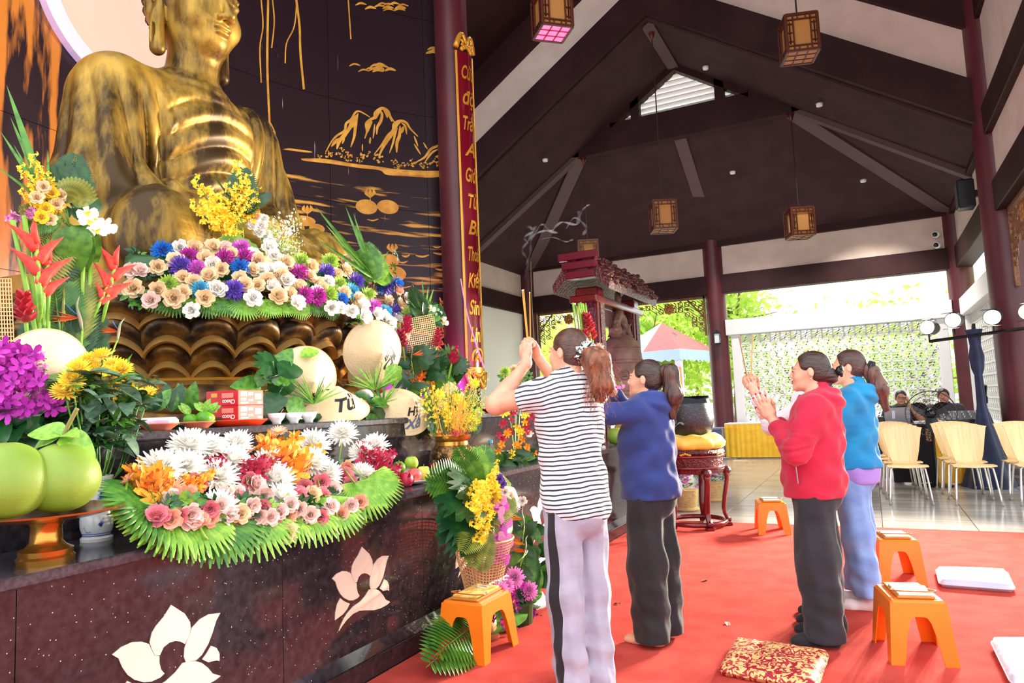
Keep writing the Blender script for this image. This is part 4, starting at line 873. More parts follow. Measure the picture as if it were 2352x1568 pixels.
ros = "peach 398 1138,pink 360 1190,peach 425 1171,blush 436 1190,pink 453 1108,pink 573 1106,blush 543 1133,pink 549 1182,pink 598 1168,pink 625 1180,peach 658 1185,pink 683 1141,cream 716 1138,pink 738 1108,blush 762 1127,peach 795 1073,pink 790 1092,peach 784 1138,pink 804 1114,peach 826 1130,white 735 1182,white 771 1175,cream 658 1223,blush 604 1138,peach 428 1141,blush 390 1150,pink 700 1120,peach 670 1160,blush 520 1140,pink 560 1150,peach 480 1190,pink 740 1140,peach 850 1110,blush 585 1115"
for e in ros.split(','):
    c, u, v = e.split(); p = ap(float(u), float(v)); n = V3(0.75, -0.5, 0.25)+V3(uni(-.4, .4), uni(-.4, .4), uni(-.3, .3)); A.add('rose', c, p, n, uni(0.042, 0.054))
for u, v in [(428, 1133), (565, 1040), (697, 1097), (861, 1097), (455, 1204), (395, 1120), (640, 992), (600, 1165)]:
    p = ap(u, v); A.add('daisy', 'peach', p, V3(0.2, -0.3, 0.9)+V3(uni(-.4, .4), uni(-.4, .4), 0), 0.045); A.stem(p, V3(-2.55, p[1]*0.6+1.0, T1+0.03), 0.0045, 2, p+V3(0.02, 0.03, -0.06))
p = at(291, 1106, x=-2.5); A.add('daisy', 'peach', p, V3(-0.3, -0.5, 0.6), 0.035); A.stem(p, ap(370, 1165), 0.006, 2, at(296, 1142, x=-2.45))
for (u, v), (u2, v2), c in [((360, 1165), (312, 1050), 'gold'), ((375, 1150), (330, 1090), 'gold'), ((640, 1110), (612, 990), 'gold'), ((650, 1110), (668, 1010), 'gold'), ((430, 1130), (425, 1080), 'gold'), ((660, 1100), (640, 1040), 'gold'), ((500, 1100), (480, 1040), 'crimson'), ((560, 1110), (585, 1045), 'crimson'), ((830, 1070), (832, 1010), 'crimson'), ((850, 1090), (880, 1060), 'crimson'), ((560, 1100), (560, 1050), 'crimson'), ((870, 1110), (890, 1085), 'crimson'), ((840, 1080), (860, 1030), 'crimson')]:
    a, b = ap(u, v), ap(u2, v2); A.leaf('orchid_spray', c, a+V3(0.05, -0.03, 0), b-a, np.linalg.norm(b-a)*1.3, up=(0.6, -0.5, 0.4)); A.leaf('orchid_spray', c, a+V3(0.03, 0.02, 0), b-a+V3(0, uni(-.05, .05), uni(-.03, .03)), np.linalg.norm(b-a)*1.15, up=(-0.4, -0.5, 0.6))
for u, v, du, dv, s in [(385, 1190, -60, 40, 0.25), (430, 1190, -20, 70, 0.25), (480, 1205, 30, 60, 0.25), (500, 1200, -10, 80, 0.24), (570, 1190, 20, 70, 0.26), (618, 1190, 15, 60, 0.2), (690, 1170, 5, 70, 0.26), (740, 1160, 20, 60, 0.26), (770, 1160, 30, 55, 0.22), (815, 1130, 40, 40, 0.24), (840, 1120, 50, 20, 0.22), (400, 1200, -70, 60, 0.24), (540, 1190, -5, 60, 0.22), (650, 1185, -10, 50, 0.22), (350, 1185, -60, 10, 0.22)]:
    a = at(u, v-22, x=-2.42); b = at(u+du, v+dv-8, x=-2.28); A.leaf('fan_leaf', RND.choice([0, 2]), a, b-a, s, up=(0.8, -0.3, 0.5))
for k in range(70):
    p = ap(uni(350, 870), uni(1050, 1180))+V3(-0.07, 0, -0.02); A.leaf(RND.choice(['leaf_cluster', 'leaf']), RND.choice([0, 1, 2, 3]), p, V3(uni(-.2, 1), uni(-1, 1), uni(-.2, 1)), uni(0.06, 0.11))
for k in range(60): p = at(uni(375, 850), uni(1150, 1200), x=-2.36); A.leaf('leaf_cluster', RND.choice([0, 1, 2]), p, V3(uni(0, 1), uni(-1, 1), uni(-.5, .5)), uni(0.07, 0.11), up=tov0(p))
for k in range(20): u = 390+23*k; p = at(u, uni(1165, 1200)-0.03*(u-390), x=-2.33); A.add('rose', RND.choice(['peach', 'pink', 'blush', 'cream']), p, V3(0.75, -0.5, 0.15)+V3(uni(-.4, .4), uni(-.4, .4), uni(-.3, .3)), uni(0.036, 0.048))
m = MB(); m.box((-0.1, -0.62, 0), (0.1, 0.72, 0.09), 0.03); m.build('foam_tray', GREENS[1], A.t)

# ---------------------------------------------------------------- yellow spray in the lap
L_B = Bouquet('lap_bouquet', 'bouquet of bright yellow orchid sprays and white stocks in the statue lap', (-3.75, 3.35, 2.62))
def lp(u, v): return at(u, v, x=-3.72)
for u, v, u2, v2 in [(545, 530, 430, 428), (545, 540, 425, 490), (550, 530, 470, 470), (550, 520, 520, 430), (555, 520, 545, 390), (560, 520, 570, 420), (560, 525, 590, 450), (550, 530, 500, 450), (550, 540, 480, 520), (560, 520, 560, 440), (555, 530, 535, 450), (565, 520, 595, 480), (555, 535, 510, 530), (560, 530, 540, 540)]:
    a, b = lp(u, v), lp(u2, v2); L_B.leaf('oncidium', RND.choice(['yellow', 'yellow', 'gold']) if u2 > 560 else 'yellow', a, b-a, np.linalg.norm(b-a)*1.08, up=(0.7, -0.6, 0.3))
for u, v, s in [(588, 500, .05), (600, 520, .05), (610, 540, .05), (595, 535, .05), (580, 520, .045), (620, 555, .045), (605, 505, .045)]: L_B.add('rose', 'white', lp(u, v), V3(0.7, -0.6, 0.3), s)
for k in range(16): a = lp(600, 550); b = lp(uni(600, 680), uni(500, 600)); L_B.leaf('baby_breath', RND.choice(['lime', 'white', 'cream']), a, b-a, np.linalg.norm(b-a)*1.15, up=(0.7, -0.5, 0.4))
for u, v, s in [(545, 550, .24), (530, 540, .2), (560, 560, .24)]: a = lp(u, v-8); b = lp(u+8, v+70); L_B.leaf('big_leaf', 2, a, b-a, s, up=(0.8, -0.6, 0.4))
for u, v in [(515, 410), (555, 385), (600, 430), (500, 440)]: a = lp(550, 500); b = lp(u, v); L_B.leaf('fern', 1, a, b-a, np.linalg.norm(b-a)*1.1)
# ================================================================ people
SKIN = mat('skin', rgb(232, 176, 146), 0.5, col2=rgb(222, 158, 130), nscale=9, sub=0.15, bump=0.03, bscale=160)
SKIN2 = mat('skin_tan', rgb(214, 156, 124), 0.5, col2=rgb(200, 138, 108), nscale=9, sub=0.12)
LIPM = mat('lips', rgb(196, 92, 92), 0.4); BROW = mat('eyebrow', rgb(52, 36, 30), 0.8); NAIL = mat('red_nail', rgb(170, 24, 36), 0.25); NAILN = mat('bare_nail', rgb(240, 190, 170), 0.3)
EYE = mat('eye', rgb(34, 24, 22), 0.15)
def hairmat(name, c, c2, st, rough=0.35):
    return mat(name, c, rough, col2=c2, nscale=1.0, ndetail=3, nrange=(0.38, 0.64), stretch=st, bump=0.3, bscale=2.2, spec=0.6)
def cloth(name, c, c2=None, rough=0.85, **k): return mat(name, c, rough, col2=c2 or c, nscale=4, bump=0.35, bscale=9, stretch=(1, 1, 1.7), sheen=0.15, **k)
def hand(Wp, R, curl=0.25, spread=0.05, thumb=0.5, s=1.0, left=False):
    """palm and five fingers. columns of R: x to the thumb side, y along the fingers, z out of the palm"""
    Wp = np.asarray(Wp, float); T = lambda v: Wp+R@(np.asarray(v, float)*s); pr = []; tips = []
    pr += [('c', T((0, -0.03, 0)), T((0, 0.02, 0)), 0.025*s, 0.026*s, 0.01), ('c', T((0.022, 0.03, 0)), T((0.024, 0.078, 0)), 0.015*s, 0.0135*s, 0.014), ('c', T((0.0, 0.03, 0)), T((0.0, 0.082, -0.002)), 0.0155*s, 0.0135*s, 0.014), ('c', T((-0.022, 0.03, 0)), T((-0.024, 0.072, 0)), 0.0145*s, 0.0125*s, 0.014), ('c', T((0.014, 0.02, 0.008)), T((0.034, 0.05, 0.008)), 0.016*s, 0.012*s, 0.014)]
    for i, (x, y, L, r) in enumerate(((0.028, 0.083, 0.068, 0.0088), (0.0095, 0.088, 0.076, 0.009), (-0.0095, 0.085, 0.071, 0.0086), (-0.0275, 0.076, 0.056, 0.0078))):
        a = np.array([x, y, 0.0]); th = 0.0; az = (x/0.03)*spread; c = curl if np.isscalar(curl) else curl[i]
        for k, f in enumerate((0.45, 0.31, 0.24)):
            th += c*(0.8 if k == 0 else 1.1); d = np.array([math.sin(az)*math.cos(th), math.cos(az)*math.cos(th), math.sin(th)]); b = a+d*L*f
            pr.append(('c', T(a), T(b), r*s*(1-0.07*k), r*s*(0.95-0.09*k), 0.005)); a = b
        tips.append((T(a), R@np.array([0, -math.sin(th), math.cos(th)])*-1.0))
    a = np.array([0.034, 0.045, 0.008]); d = unit([math.sin(thumb), math.cos(thumb), 0.35])
    for k, L in enumerate((0.032, 0.027)):
        b = a+d*L; pr.append(('c', T(a), T(b), 0.0105*s*(1-0.08*k), 0.0095*s*(1-0.12*k), 0.006)); a = b; d = unit(d+np.array([-0.25, 0.25, 0.12]))
    tips.append((T(a), R@np.array([0.3, 0, -0.9]))); return pr, tips
def head_sdf(Q, fem=True, wide=1.0):
    """head in its own frame, crown about z=.115, chin about z=-.105"""
    Q = Q/np.array([wide, 1, 1])
    e = sdf(Q, [('e', (0, -0.018, 0.028), (0.074, 0.094, 0.086), 0.02), ('e', (0, 0.03, -0.028), (0.06, 0.066, 0.08), 0.03), ('e', (0, 0.042, -0.075), (0.044, 0.046, 0.03), 0.03), ('e', (0, 0.08, -0.094), (0.02, 0.018, 0.015), 0.02), ('c', (0, -0.028, -0.05), (0, -0.035, -0.14), 0.049, 0.05, 0.03)])
    for s in (-1, 1):
        e = smin(e, sd_ell(Q, (s*0.037, 0.064, -0.03), (0.02, 0.02, 0.022)), 0.02)
        e = smax(e, -sd_ell(Q, (s*0.031, 0.1, 0.008), (0.017, 0.016, 0.011)), 0.012)
        e = smin(e, sd_cone(Q, (s*0.01, 0.094, 0.026), (s*0.046, 0.08, 0.026), 0.006, 0.006), 0.012)
        e = smin(e, sd_ell(Q, (s*0.03, 0.083, 0.008), (0.0135, 0.01, 0.0085)), 0.004)
        e = smin(e, sd_ell(Q, (s*0.011, 0.098, -0.03), (0.008, 0.009, 0.007)), 0.006)
        ear = sd_ell(Q, (s*0.077, -0.012, -0.004), (0.009, 0.0165, 0.027), rotx(-0.2)@rotz(-s*0.35)); ear = smax(ear, -sd_ell(Q, (s*0.089, -0.008, 0.0), (0.007, 0.009, 0.016)), 0.006); e = smin(e, ear, 0.008)
    e = smin(e, sd_cone(Q, (0, 0.09, 0.014), (0, 0.109, -0.023), 0.0065, 0.008), 0.01)
    e = smin(e, sd_ell(Q, (0, 0.094, -0.053), (0.021, 0.0095, 0.0055)), 0.005); e = smin(e, sd_ell(Q, (0, 0.0925, -0.0635), (0.018, 0.0095, 0.0062)), 0.005)
    return e
def person(name, label, loc, heading, J, top, pants, skin=SKIN, hair=None, res=1.0, mats=None, rig=None):
    t = thing(name, label, 'person', (loc[0], loc[1], 0), -math.radians(heading))
    S, Hh = J['sh'], J['hip']; hx, hy, hz = J['head']; HR = rotz(J.get('hyaw', 0))@rotx(J.get('hpitch', 0)); Hc = V3(hx, hy, hz); sy = J.get('shy', 0.0); lean = J.get('lean', 0.0)
    sw = J.get('sw', 0.155); hp = []; tips = []; arms = []
    for s, key in ((-1, 'L'), (1, 'R')):
        el, wr, hd, kw = J['arm'+key]; sh = V3(s*sw, sy, S-0.035); el = V3(*el); wr = V3(*wr); arms.append((sh, el, wr)); fy = unit(hd[0]); fz = unit(V3(*hd[1])-fy*(V3(*hd[1])@fy)); fx = np.cross(fy, fz); R = np.stack([fx, fy, fz], 1)
        if np.linalg.det(R) < 0: R[:, 0] *= -1
        if kw.pop('flip', False): R[:, 0] *= -1
        p, tp = hand(wr+fy*0.02, R, **kw); hp += p; tips += tp
    legs = J['legs']; fat = J.get('fat', 1.0)
    def torso(P, k=1.0, off=0.0):
        x = P[:, 0]; Q = P-np.array([0, 1.0, 0])*((P[:, 2]-Hh)*lean/(S-Hh))[:, None]
        return sdf(Q, [('e', (0, 0.0, S-0.13), (0.15*k, 0.105*k, 0.2), 0.05), ('e', (0, 0.02, S-0.2), (0.135*k, 0.115*k, 0.1), 0.06), ('e', (0, 0.012, Hh+0.16), (0.135*k, 0.115*k, 0.17), 0.08), ('e', (0, -0.012, Hh), (0.145*k, 0.118*k, 0.13), 0.08), ('c', (-sw+0.02, sy-lean, S-0.035), (sw-0.02, sy-lean, S-0.035), 0.052*k, 0.052*k, 0.06), ('c', (0, sy-lean-0.005, S), (0, sy-lean+0.005, S+0.07), 0.07, 0.055, 0.04)])-off
    hq = lambda P: (P-Hc)@HR/0.94
    def skin_fn(P):
        d = torso(P, 0.92, -0.01); d = smin(d, sd_cone(P, (0, sy, S), Hc+HR@V3(0, -0.03, -0.08), 0.052, 0.048), 0.03)
        for sh, el, wr in arms: a = smin(sd_cone(P, sh, el, 0.047*fat, 0.04*fat), sd_cone(P, el, wr, 0.041*fat, 0.026), 0.025); mid = el*0.55+wr*0.45; a = smin(a, sd_cone(P, el, mid, 0.042*fat, 0.036*fat), 0.02); d = smin(d, a, 0.03)
        for hp_, kn, an in legs: d = smin(d, smin(sd_cone(P, hp_, kn, 0.07, 0.045), sd_cone(P, kn, an, 0.045, 0.034), 0.03), 0.04)
        for (hp_, kn, an), fd in zip(legs, J['feet']):
            an = V3(*an); fd = unit(V3(*fd, 0)); f = sdf(P, [('c', an+V3(0, 0, -0.01)-fd*0.03, (an*np.array([1, 1, 0]))-fd*0.04+V3(0, 0, 0.035), 0.034, 0.033, 0.02), ('c', (an*np.array([1, 1, 0]))-fd*0.03+V3(0, 0, 0.03), (an*np.array([1, 1, 0]))+fd*0.13+V3(0, 0, 0.02), 0.032, 0.027, 0.02), ('c', (an*np.array([1, 1, 0]))+fd*0.1+V3(0, 0, 0.02), (an*np.array([1, 1, 0]))+fd*0.15+V3(0, 0, 0.016), 0.036, 0.022, 0.02)])
            d = smin(d, smax(f, -P[:, 2]+0.006, 0.006), 0.02)
        d = smin(d, head_sdf(hq(P), wide=J.get('wide', 1.0))*0.94, 0.012); return smin(d, sdf(P, hp), 0.008)
    ht = np.array([q[0] for q in tips]); hn = np.array([q[1] for q in tips])
    def paint(C):
        q = hq(C); mi = np.zeros(len(C), int); mi[(np.abs(q[:, 0]) < 0.022) & (q[:, 1] > 0.092) & (q[:, 2] > -0.071) & (q[:, 2] < -0.047)] = 1
        for p, n in zip(ht, hn): w = C-p; mi[(np.linalg.norm(w-unit(n)*0.006, axis=1) < 0.0085) & (w@unit(n) > 0.002)] = 2
        return mi
    allp = np.array([Hc+V3(0, 0, 0.15), Hc-V3(0, 0.14, 0), Hc+V3(0, 0.16, 0), V3(-0.26, -0.2, 0), V3(0.26, 0.26, 0)]+[q for a in arms for q in a]+list(ht)+[V3(*q) for l in legs for q in l]); lo, hi = allp.min(0)-0.08, allp.max(0)+0.08; lo[2] = -0.02
    V, Q = nets(skin_fn, lo, hi, 0.013*res); C = V[Q].mean(1); keep = np.ones(len(Q), bool); VV, QQ, nv = [], [], 0
    boxes = [(Hc-V3(0.13, 0.14, 0.15), Hc+V3(0.13, 0.16, 0.15), 0.0042*res)]
    w2 = [a[2] for a in arms]
    hb = [np.array([w2[i]]+[q for q in ht[5*i:5*i+5]]) for i in (0, 1)]
    if np.linalg.norm(w2[0]-w2[1]) < 0.22: hb = [np.concatenate(hb)]
    for b in hb: boxes.append((b.min(0)-0.045, b.max(0)+0.03, 0.0038*res))
    for a, b, _ in boxes: keep &= ~((C > a+0.012) & (C < b-0.012)).all(1)
    VV.append(V); QQ.append(Q[keep]); nv = len(V)
    for a, b, h in boxes: v, q = nets(skin_fn, a, b, h); VV.append(v); QQ.append(q+nv); nv += len(v)
    V, Q = np.concatenate(VV), np.concatenate(QQ); me = quick_mesh('body', V, Q, paint(V[Q].mean(1)))
    for mm in (skin, LIPM, J.get('nail', NAILN)): me.materials.append(mm)
    put('body', me, t)
    # eyes and brows
    for s in (-1, 1):
        m = MB(); m.ball((0, 0, 0), (0.0115, 0.006, 0.0032), 8); m.build('eye', EYE, t, smooth=True, loc=Hc+HR@V3(s*0.032, 0.0885, 0.005)*0.94, M=HR)
        m = MB(); m.tube([HR@V3(*q) for q in ((s*0.015, 0.0905, 0.0255), (s*0.031, 0.087, 0.0295), (s*0.047, 0.0745, 0.0245))], [0.0018, 0.0022, 0.0012], 5); m.build('eyebrow', BROW, t, smooth=True, loc=Hc)
    # top and trousers
    if top:
        tf = J['topf']
        def top_fn(P):
            d = torso(P, tf.get('k', 1.12), 0.012); z = P[:, 2]; x = P[:, 0]; y = P[:, 1]
            hem = tf['hem']; fl = np.clip((S-0.2-z)/(S-0.2-hem), 0, 1); d = d-tf.get('flare', 0.02)*fl
            if tf.get('gather'): d = d+0.02*np.exp(-((z-hem-0.03)/0.03)**2)-0.012*np.exp(-((z-hem-0.1)/0.05)**2)
            for i, (sh, el, wr) in enumerate(arms):
                L = tf['sleeve']; r = tf.get('r', 0.06)
                if L <= 1: e = sh+(el-sh)*L; a = sd_cone(P, sh, e, r*1.08, r*1.12); n = unit(el-sh); a = smax(a, (P-e)@n, 0.008)
                else:
                    a = smin(sd_cone(P, sh, el, r, r*0.86), sd_cone(P, el, el+(wr-el)*(L-1), r*0.86, r*0.62), 0.02); e = el+(wr-el)*(L-1); n = unit(wr-el); a = smax(a, (P-e)@n-0.004, 0.006)
                    w = (P-el); a = a-0.0045*np.sin(70*(w@unit(el-sh))+9*np.sin(z*30))*np.exp(-((np.linalg.norm(w, axis=1))/0.13)**2)
                d = smin(d, a, 0.028)
            d = d-tf.get('fold', 0.004)*np.sin(34*z+26*x*np.sin(3*z)+18*y)*np.clip((S-0.12-z)*4, 0, 1)-0.003*np.sin(61*(z*0.6+0.9*x)+2)-0.003*np.sin(48*(z*0.7-x+0.4*y))
            d = smax(d, hem+tf.get('sag', 0)*np.sin(x*9)-z, 0.006); nk = V3(0, sy+0.01, S+tf.get('neck', 0.045)); d = smax(d, -sd_ell(P, nk+V3(0, 0.01, 0.03), (0.072, 0.075, 0.045)), 0.01)
            if tf.get('hood'):
                hb_ = V3(0, sy-0.07, S+0.02); h1 = sdf(P, [('e', hb_+V3(0, -0.015, -0.02), (0.115, 0.062, 0.075), 0.03), ('c', (-0.085, sy-0.02, S+0.035), (-0.05, sy+0.07, S-0.0), 0.034, 0.024, 0.03), ('c', (0.085, sy-0.02, S+0.035), (0.05, sy+0.07, S), 0.034, 0.024, 0.03), ('c', (-0.09, sy-0.05, S+0.03), (0.09, sy-0.05, S+0.03), 0.036, 0.036, 0.03)])
                h1 = h1-0.006*np.sin(80*z+25*x); d = smin(d, smax(h1, -sd_ell(P, (0, sy+0.0, S+0.075), (0.07, 0.07, 0.06)), 0.01), 0.012)
            return d
        lo2 = lo.copy(); lo2[2] = tf['hem']-0.04; hi2 = hi.copy(); hi2[2] = max(S+0.16, max(max(a[1][2], a[2][2]) for a in arms)+0.1)
        solid(J.get('topname', 'top'), top_fn, lo2-0.05, hi2+0.02, 0.0085*res, top, t)
    if pants:
        pf = J['pantf']
        def pant_fn(P):
            z = P[:, 2]; Qx = P; d = sd_ell(P, (0, -0.012, Hh+0.01), (0.15*pf.get('k', 1), 0.122*pf.get('k', 1), 0.15)); d = smin(d, sd_ell(P, (0, -0.035, Hh-0.05), (0.128, 0.105, 0.11)), 0.05)
            for hp_, kn, an in legs:
                a = smin(sd_cone(P, hp_, kn, 0.09*pf.get('k', 1), pf['rk']), sd_cone(P, kn, V3(an[0], an[1], pf['cuff']-0.03), pf['rk'], pf['ra']), 0.04)
                a = a-0.004*np.sin(26*z+30*P[:, 0]+22*P[:, 1])-0.004*np.sin(55*z-30*P[:, 1])*np.exp(-((z-0.18)/0.16)**2)-0.003*np.sin(18*np.arctan2(P[:, 1]-an[1], P[:, 0]-an[0])/3+8*z); d = smin(d, a, 0.03)
            d = smax(d, pf['cuff']-z, 0.006); return smax(d, z-Hh-0.12, 0.01)
        solid('trousers', pant_fn, (lo[0]-0.03, lo[1], 0.0), (hi[0]+0.03, hi[1], Hh+0.18), 0.0095*res, pants, t, J['pantf'].get('paint'))
    if J.get('sock'):
        for (hp_, kn, an), fd in zip(legs, J['feet']):
            an = V3(*an); fd = unit(V3(*fd, 0)); b = an*np.array([1, 1, 0])
            solid('sock', lambda P: smax(sdf(P, [('c', an+V3(0, 0, 0.04), b-fd*0.04+V3(0, 0, 0.038), 0.042, 0.04, 0.02), ('c', b-fd*0.03+V3(0, 0, 0.035), b+fd*0.12+V3(0, 0, 0.024), 0.04, 0.034, 0.02), ('c', b+fd*0.1+V3(0, 0, 0.022), b+fd*0.15+V3(0, 0, 0.018), 0.042, 0.028, 0.02)]), 0.001-P[:, 2], 0.006), np.minimum(b-fd*0.1, b+fd*0.2)-V3(0.07, 0.07, 0.01), np.maximum(b-fd*0.1, b+fd*0.2)+V3(0.07, 0.07, 0.18), 0.006, J['sock'], t)
    if hair: hair(t, Hc, HR)
    return t
def hair_cap(t, Hc, HR, m_, line=0.055, fn=None, box=0.2, h=0.0055, thick=0.008, side=0.0):
    """hair drawn back from the face; extra shapes come from fn (in the head's frame)"""
    def f(P):
        Q = (P-Hc)@HR/0.94; d = sd_ell(Q, (0, -0.02, 0.03), (0.074+thick, 0.094+thick, 0.088+thick)); d = smin(d, sd_ell(Q, (0, -0.055, -0.02), (0.068, 0.052, 0.055)), 0.03)
        face = smin(sd_ell(Q, (0, 0.125, 0.0), (0.115, 0.092, 0.112)), sd_ell(Q, (0, 0.07, -0.1), (0.12, 0.08, 0.1)), 0.02); face = smin(face, sd_ell(Q, (0, 0.03, -0.035), (0.2, 0.046, 0.045)), 0.03)
        for s in (-1, 1): face = smin(face, sd_ell(Q, (s*0.09, -0.008, -0.01), (0.04, 0.024, 0.036)), 0.01)
        d = smax(d, -face, 0.008)
        if fn is not None: d = smin(d, fn(Q), 0.015)
        return d*0.94
    return solid('hair', f, Hc-V3(box, box, box*1.9), Hc+V3(box, box, 0.16), h, m_, t)
def strays(t, Hc, HR, m_, pts, n, r, curl, seed=1, name='loose_strands'):
    rd = random.Random(seed); m = MB()
    for k in range(n):
        a = V3(*rd.choice(pts)); d = V3(rd.uniform(-1, 1), rd.uniform(-1, 0.4), rd.uniform(-1, 0.5)); P = [a]
        for q in range(6): P.append(P[-1]+unit(d)*curl+V3(0, 0, -0.004*q)+V3(rd.uniform(-1, 1), rd.uniform(-1, 1), rd.uniform(-1, 1))*curl*0.6)
        m.tube(np.array(P)@HR.T+Hc, r, 3)
    o = m.build(name, m_, t); o['kind'] = 'stuff'; return o
BRH = hairmat('brown_hair', rgb(92, 56, 40), rgb(56, 34, 28), (60, 10, 60)); FRZ = hairmat('frizzy_brown_hair', rgb(150, 88, 54), rgb(96, 52, 36), (40, 40, 14), 0.5); DKH = hairmat('dark_brown_hair', rgb(46, 30, 28), rgb(74, 48, 40), (60, 10, 60)); DKV = hairmat('dark_ponytail_hair', rgb(48, 32, 30), rgb(96, 58, 44), (60, 60, 6)); CHE = hairmat('chestnut_hair', rgb(86, 54, 44), rgb(58, 38, 36), (60, 10, 60)); CHV = hairmat('chestnut_ponytail_hair', rgb(110, 64, 46), rgb(70, 44, 38), (50, 50, 7)); BLK_H = hairmat('black_hair', rgb(26, 22, 24), rgb(44, 36, 36), (50, 50, 50))
BLKP = mat('black_clip_plastic', rgb(22, 22, 26), 0.25)
STRIPE = mat('striped_jersey', rgb(240, 236, 240), 0.85, bump=0.1, bscale=300, sheen=0.2)
N_, L_, B_ = nodes(STRIPE); tc = N_.new('ShaderNodeTexCoord'); sx = N_.new('ShaderNodeSeparateXYZ'); L_.new(tc.outputs['Object'], sx.inputs[0])
nz = N_.new('ShaderNodeTexNoise'); nz.inputs['Scale'].default_value = 5; L_.new(tc.outputs['Object'], nz.inputs[0])
def _m(op, a, b):
    n = N_.new('ShaderNodeMath'); n.operation = op
    for i, q in enumerate((a, b)):
        if isinstance(q, (int, float)): n.inputs[i].default_value = q
        else: L_.new(q, n.inputs[i])
    return n.outputs[0]
zz = _m('ADD', _m('ADD', sx.outputs[2], _m('MULTIPLY', nz.outputs[0], 0.035)), _m('MULTIPLY', _m('POWER', _m('ABSOLUTE', sx.outputs[0], 0), 2.0), 0.7)); fr = _m('FRACT', _m('DIVIDE', zz, 0.0205), 0); st = _m('LESS_THAN', fr, 0.34)
mx = N_.new('ShaderNodeMix'); mx.data_type = 'RGBA'; mx.inputs[6].default_value = rgb(244, 238, 244); mx.inputs[7].default_value = rgb(40, 38, 56); L_.new(st, mx.inputs[0]); L_.new(mx.outputs[2], B_.inputs['Base Color'])
def stick(name, label, a, b, r, mt, tipm=None, group=None, cat='incense stick', stem=0.28):
    a, b = V3(*a), V3(*b); t = thing(name, label, cat, tuple(a), 0, group); d = b-a
    m = MB(); m.tube([V3(0, 0, 0), d*stem], r*0.7, 5); m.build('stem', mat('incense_stem_red', rgb(190, 40, 60), 0.7), t); m = MB(); m.tube([d*stem, d], r, 6); m.build('incense', mt, t)
    if tipm: m = MB(); m.tube([d*0.985, d*1.002], r*1.05, 6); m.build('ember', tipm, t)
    return t
INC = mat('yellow_incense', rgb(222, 160, 66), 0.85); ASH = mat('incense_ash', rgb(214, 200, 190), 0.9, emit=rgb(255, 160, 90), estr=0.4)
def toworld(loc, heading, p):
    h = math.radians(heading); return V3(loc[0]+math.sin(h)*p[1]+math.cos(h)*p[0], loc[1]+math.cos(h)*p[1]-math.sin(h)*p[0], p[2])
std_legs = lambda hz, w=0.085, kz=0.45, ky=0.02, fy=0.0: [((-w, 0, hz-0.02), (-w, ky, kz), (-w, fy, 0.07)), ((w, 0, hz-0.02), (w, ky, kz), (w, fy, 0.07))]

GTR = cloth('grey_trousers_black_stripe', rgb(176, 172, 190), rgb(160, 156, 176)); N_, L_, B_ = nodes(GTR); tc = N_.new('ShaderNodeTexCoord'); sx = N_.new('ShaderNodeSeparateXYZ'); L_.new(tc.outputs['Object'], sx.inputs[0])
msk = _m('MULTIPLY', _m('LESS_THAN', _m('ABSOLUTE', _m('ADD', sx.outputs[1], 0.012), 0), 0.024), _m('LESS_THAN', sx.outputs[0], -0.1)); mx = N_.new('ShaderNodeMix'); mx.data_type = 'RGBA'; mx.inputs[7].default_value = rgb(30, 28, 34); L_.new(B_.inputs['Base Color'].links[0].from_socket, mx.inputs[6]); L_.new(msk, mx.inputs[0]); L_.new(mx.outputs[2], B_.inputs['Base Color'])
# ---- woman in the striped shirt, arms raised
P1, H1 = (-1.265, 3.1), -66
def hair1(t, Hc, HR):
    hair_cap(t, Hc, HR, BRH)
    def tail(P):
        Q = (P-Hc)@HR; d = sdf(Q, [('c', (0, -0.1, 0.0), (0.012, -0.16, -0.045), 0.04, 0.058, 0.02), ('c', (0.012, -0.16, -0.045), (0.02, -0.185, -0.15), 0.062, 0.052, 0.03), ('c', (0.02, -0.185, -0.15), (0.025, -0.165, -0.215), 0.05, 0.02, 0.03)])
        return d-0.005*np.sin(Q[:, 2]*60+9*np.sin(Q[:, 0]*40))*np.sin(Q[:, 0]*70+Q[:, 1]*40)
    solid('ponytail', tail, Hc-V3(0.16, 0.33, 0.3), Hc+V3(0.16, 0, 0.1), 0.006, FRZ, t)
    strays(t, Hc, HR, FRZ, [(0.02*math.cos(k)+0.012, -0.165+0.03*math.sin(k*1.7), -0.02-0.02*k) for k in range(10)], 170, 0.0009, 0.016)
    m = MB(); a = np.linspace(0, 2*PI, 25); R = np.c_[0.043*np.cos(a), 0.0*a, 0.043*np.sin(a)]; R += np.array([0, -0.115, 0.0]); R[:, 1] += 0.008*np.sin(a*7); m.tube((R@rotx(0.5).T+V3(0, 0.0, 0.055))@HR.T+Hc, 0.016+0.004*np.sin(a*9), 8, cap=False)
    m.build('scrunchie', mat('black_white_scrunchie', rgb(20, 20, 24), 0.6, col2=rgb(240, 236, 230), nscale=70, nrange=(0.47, 0.52)), t, smooth=True)
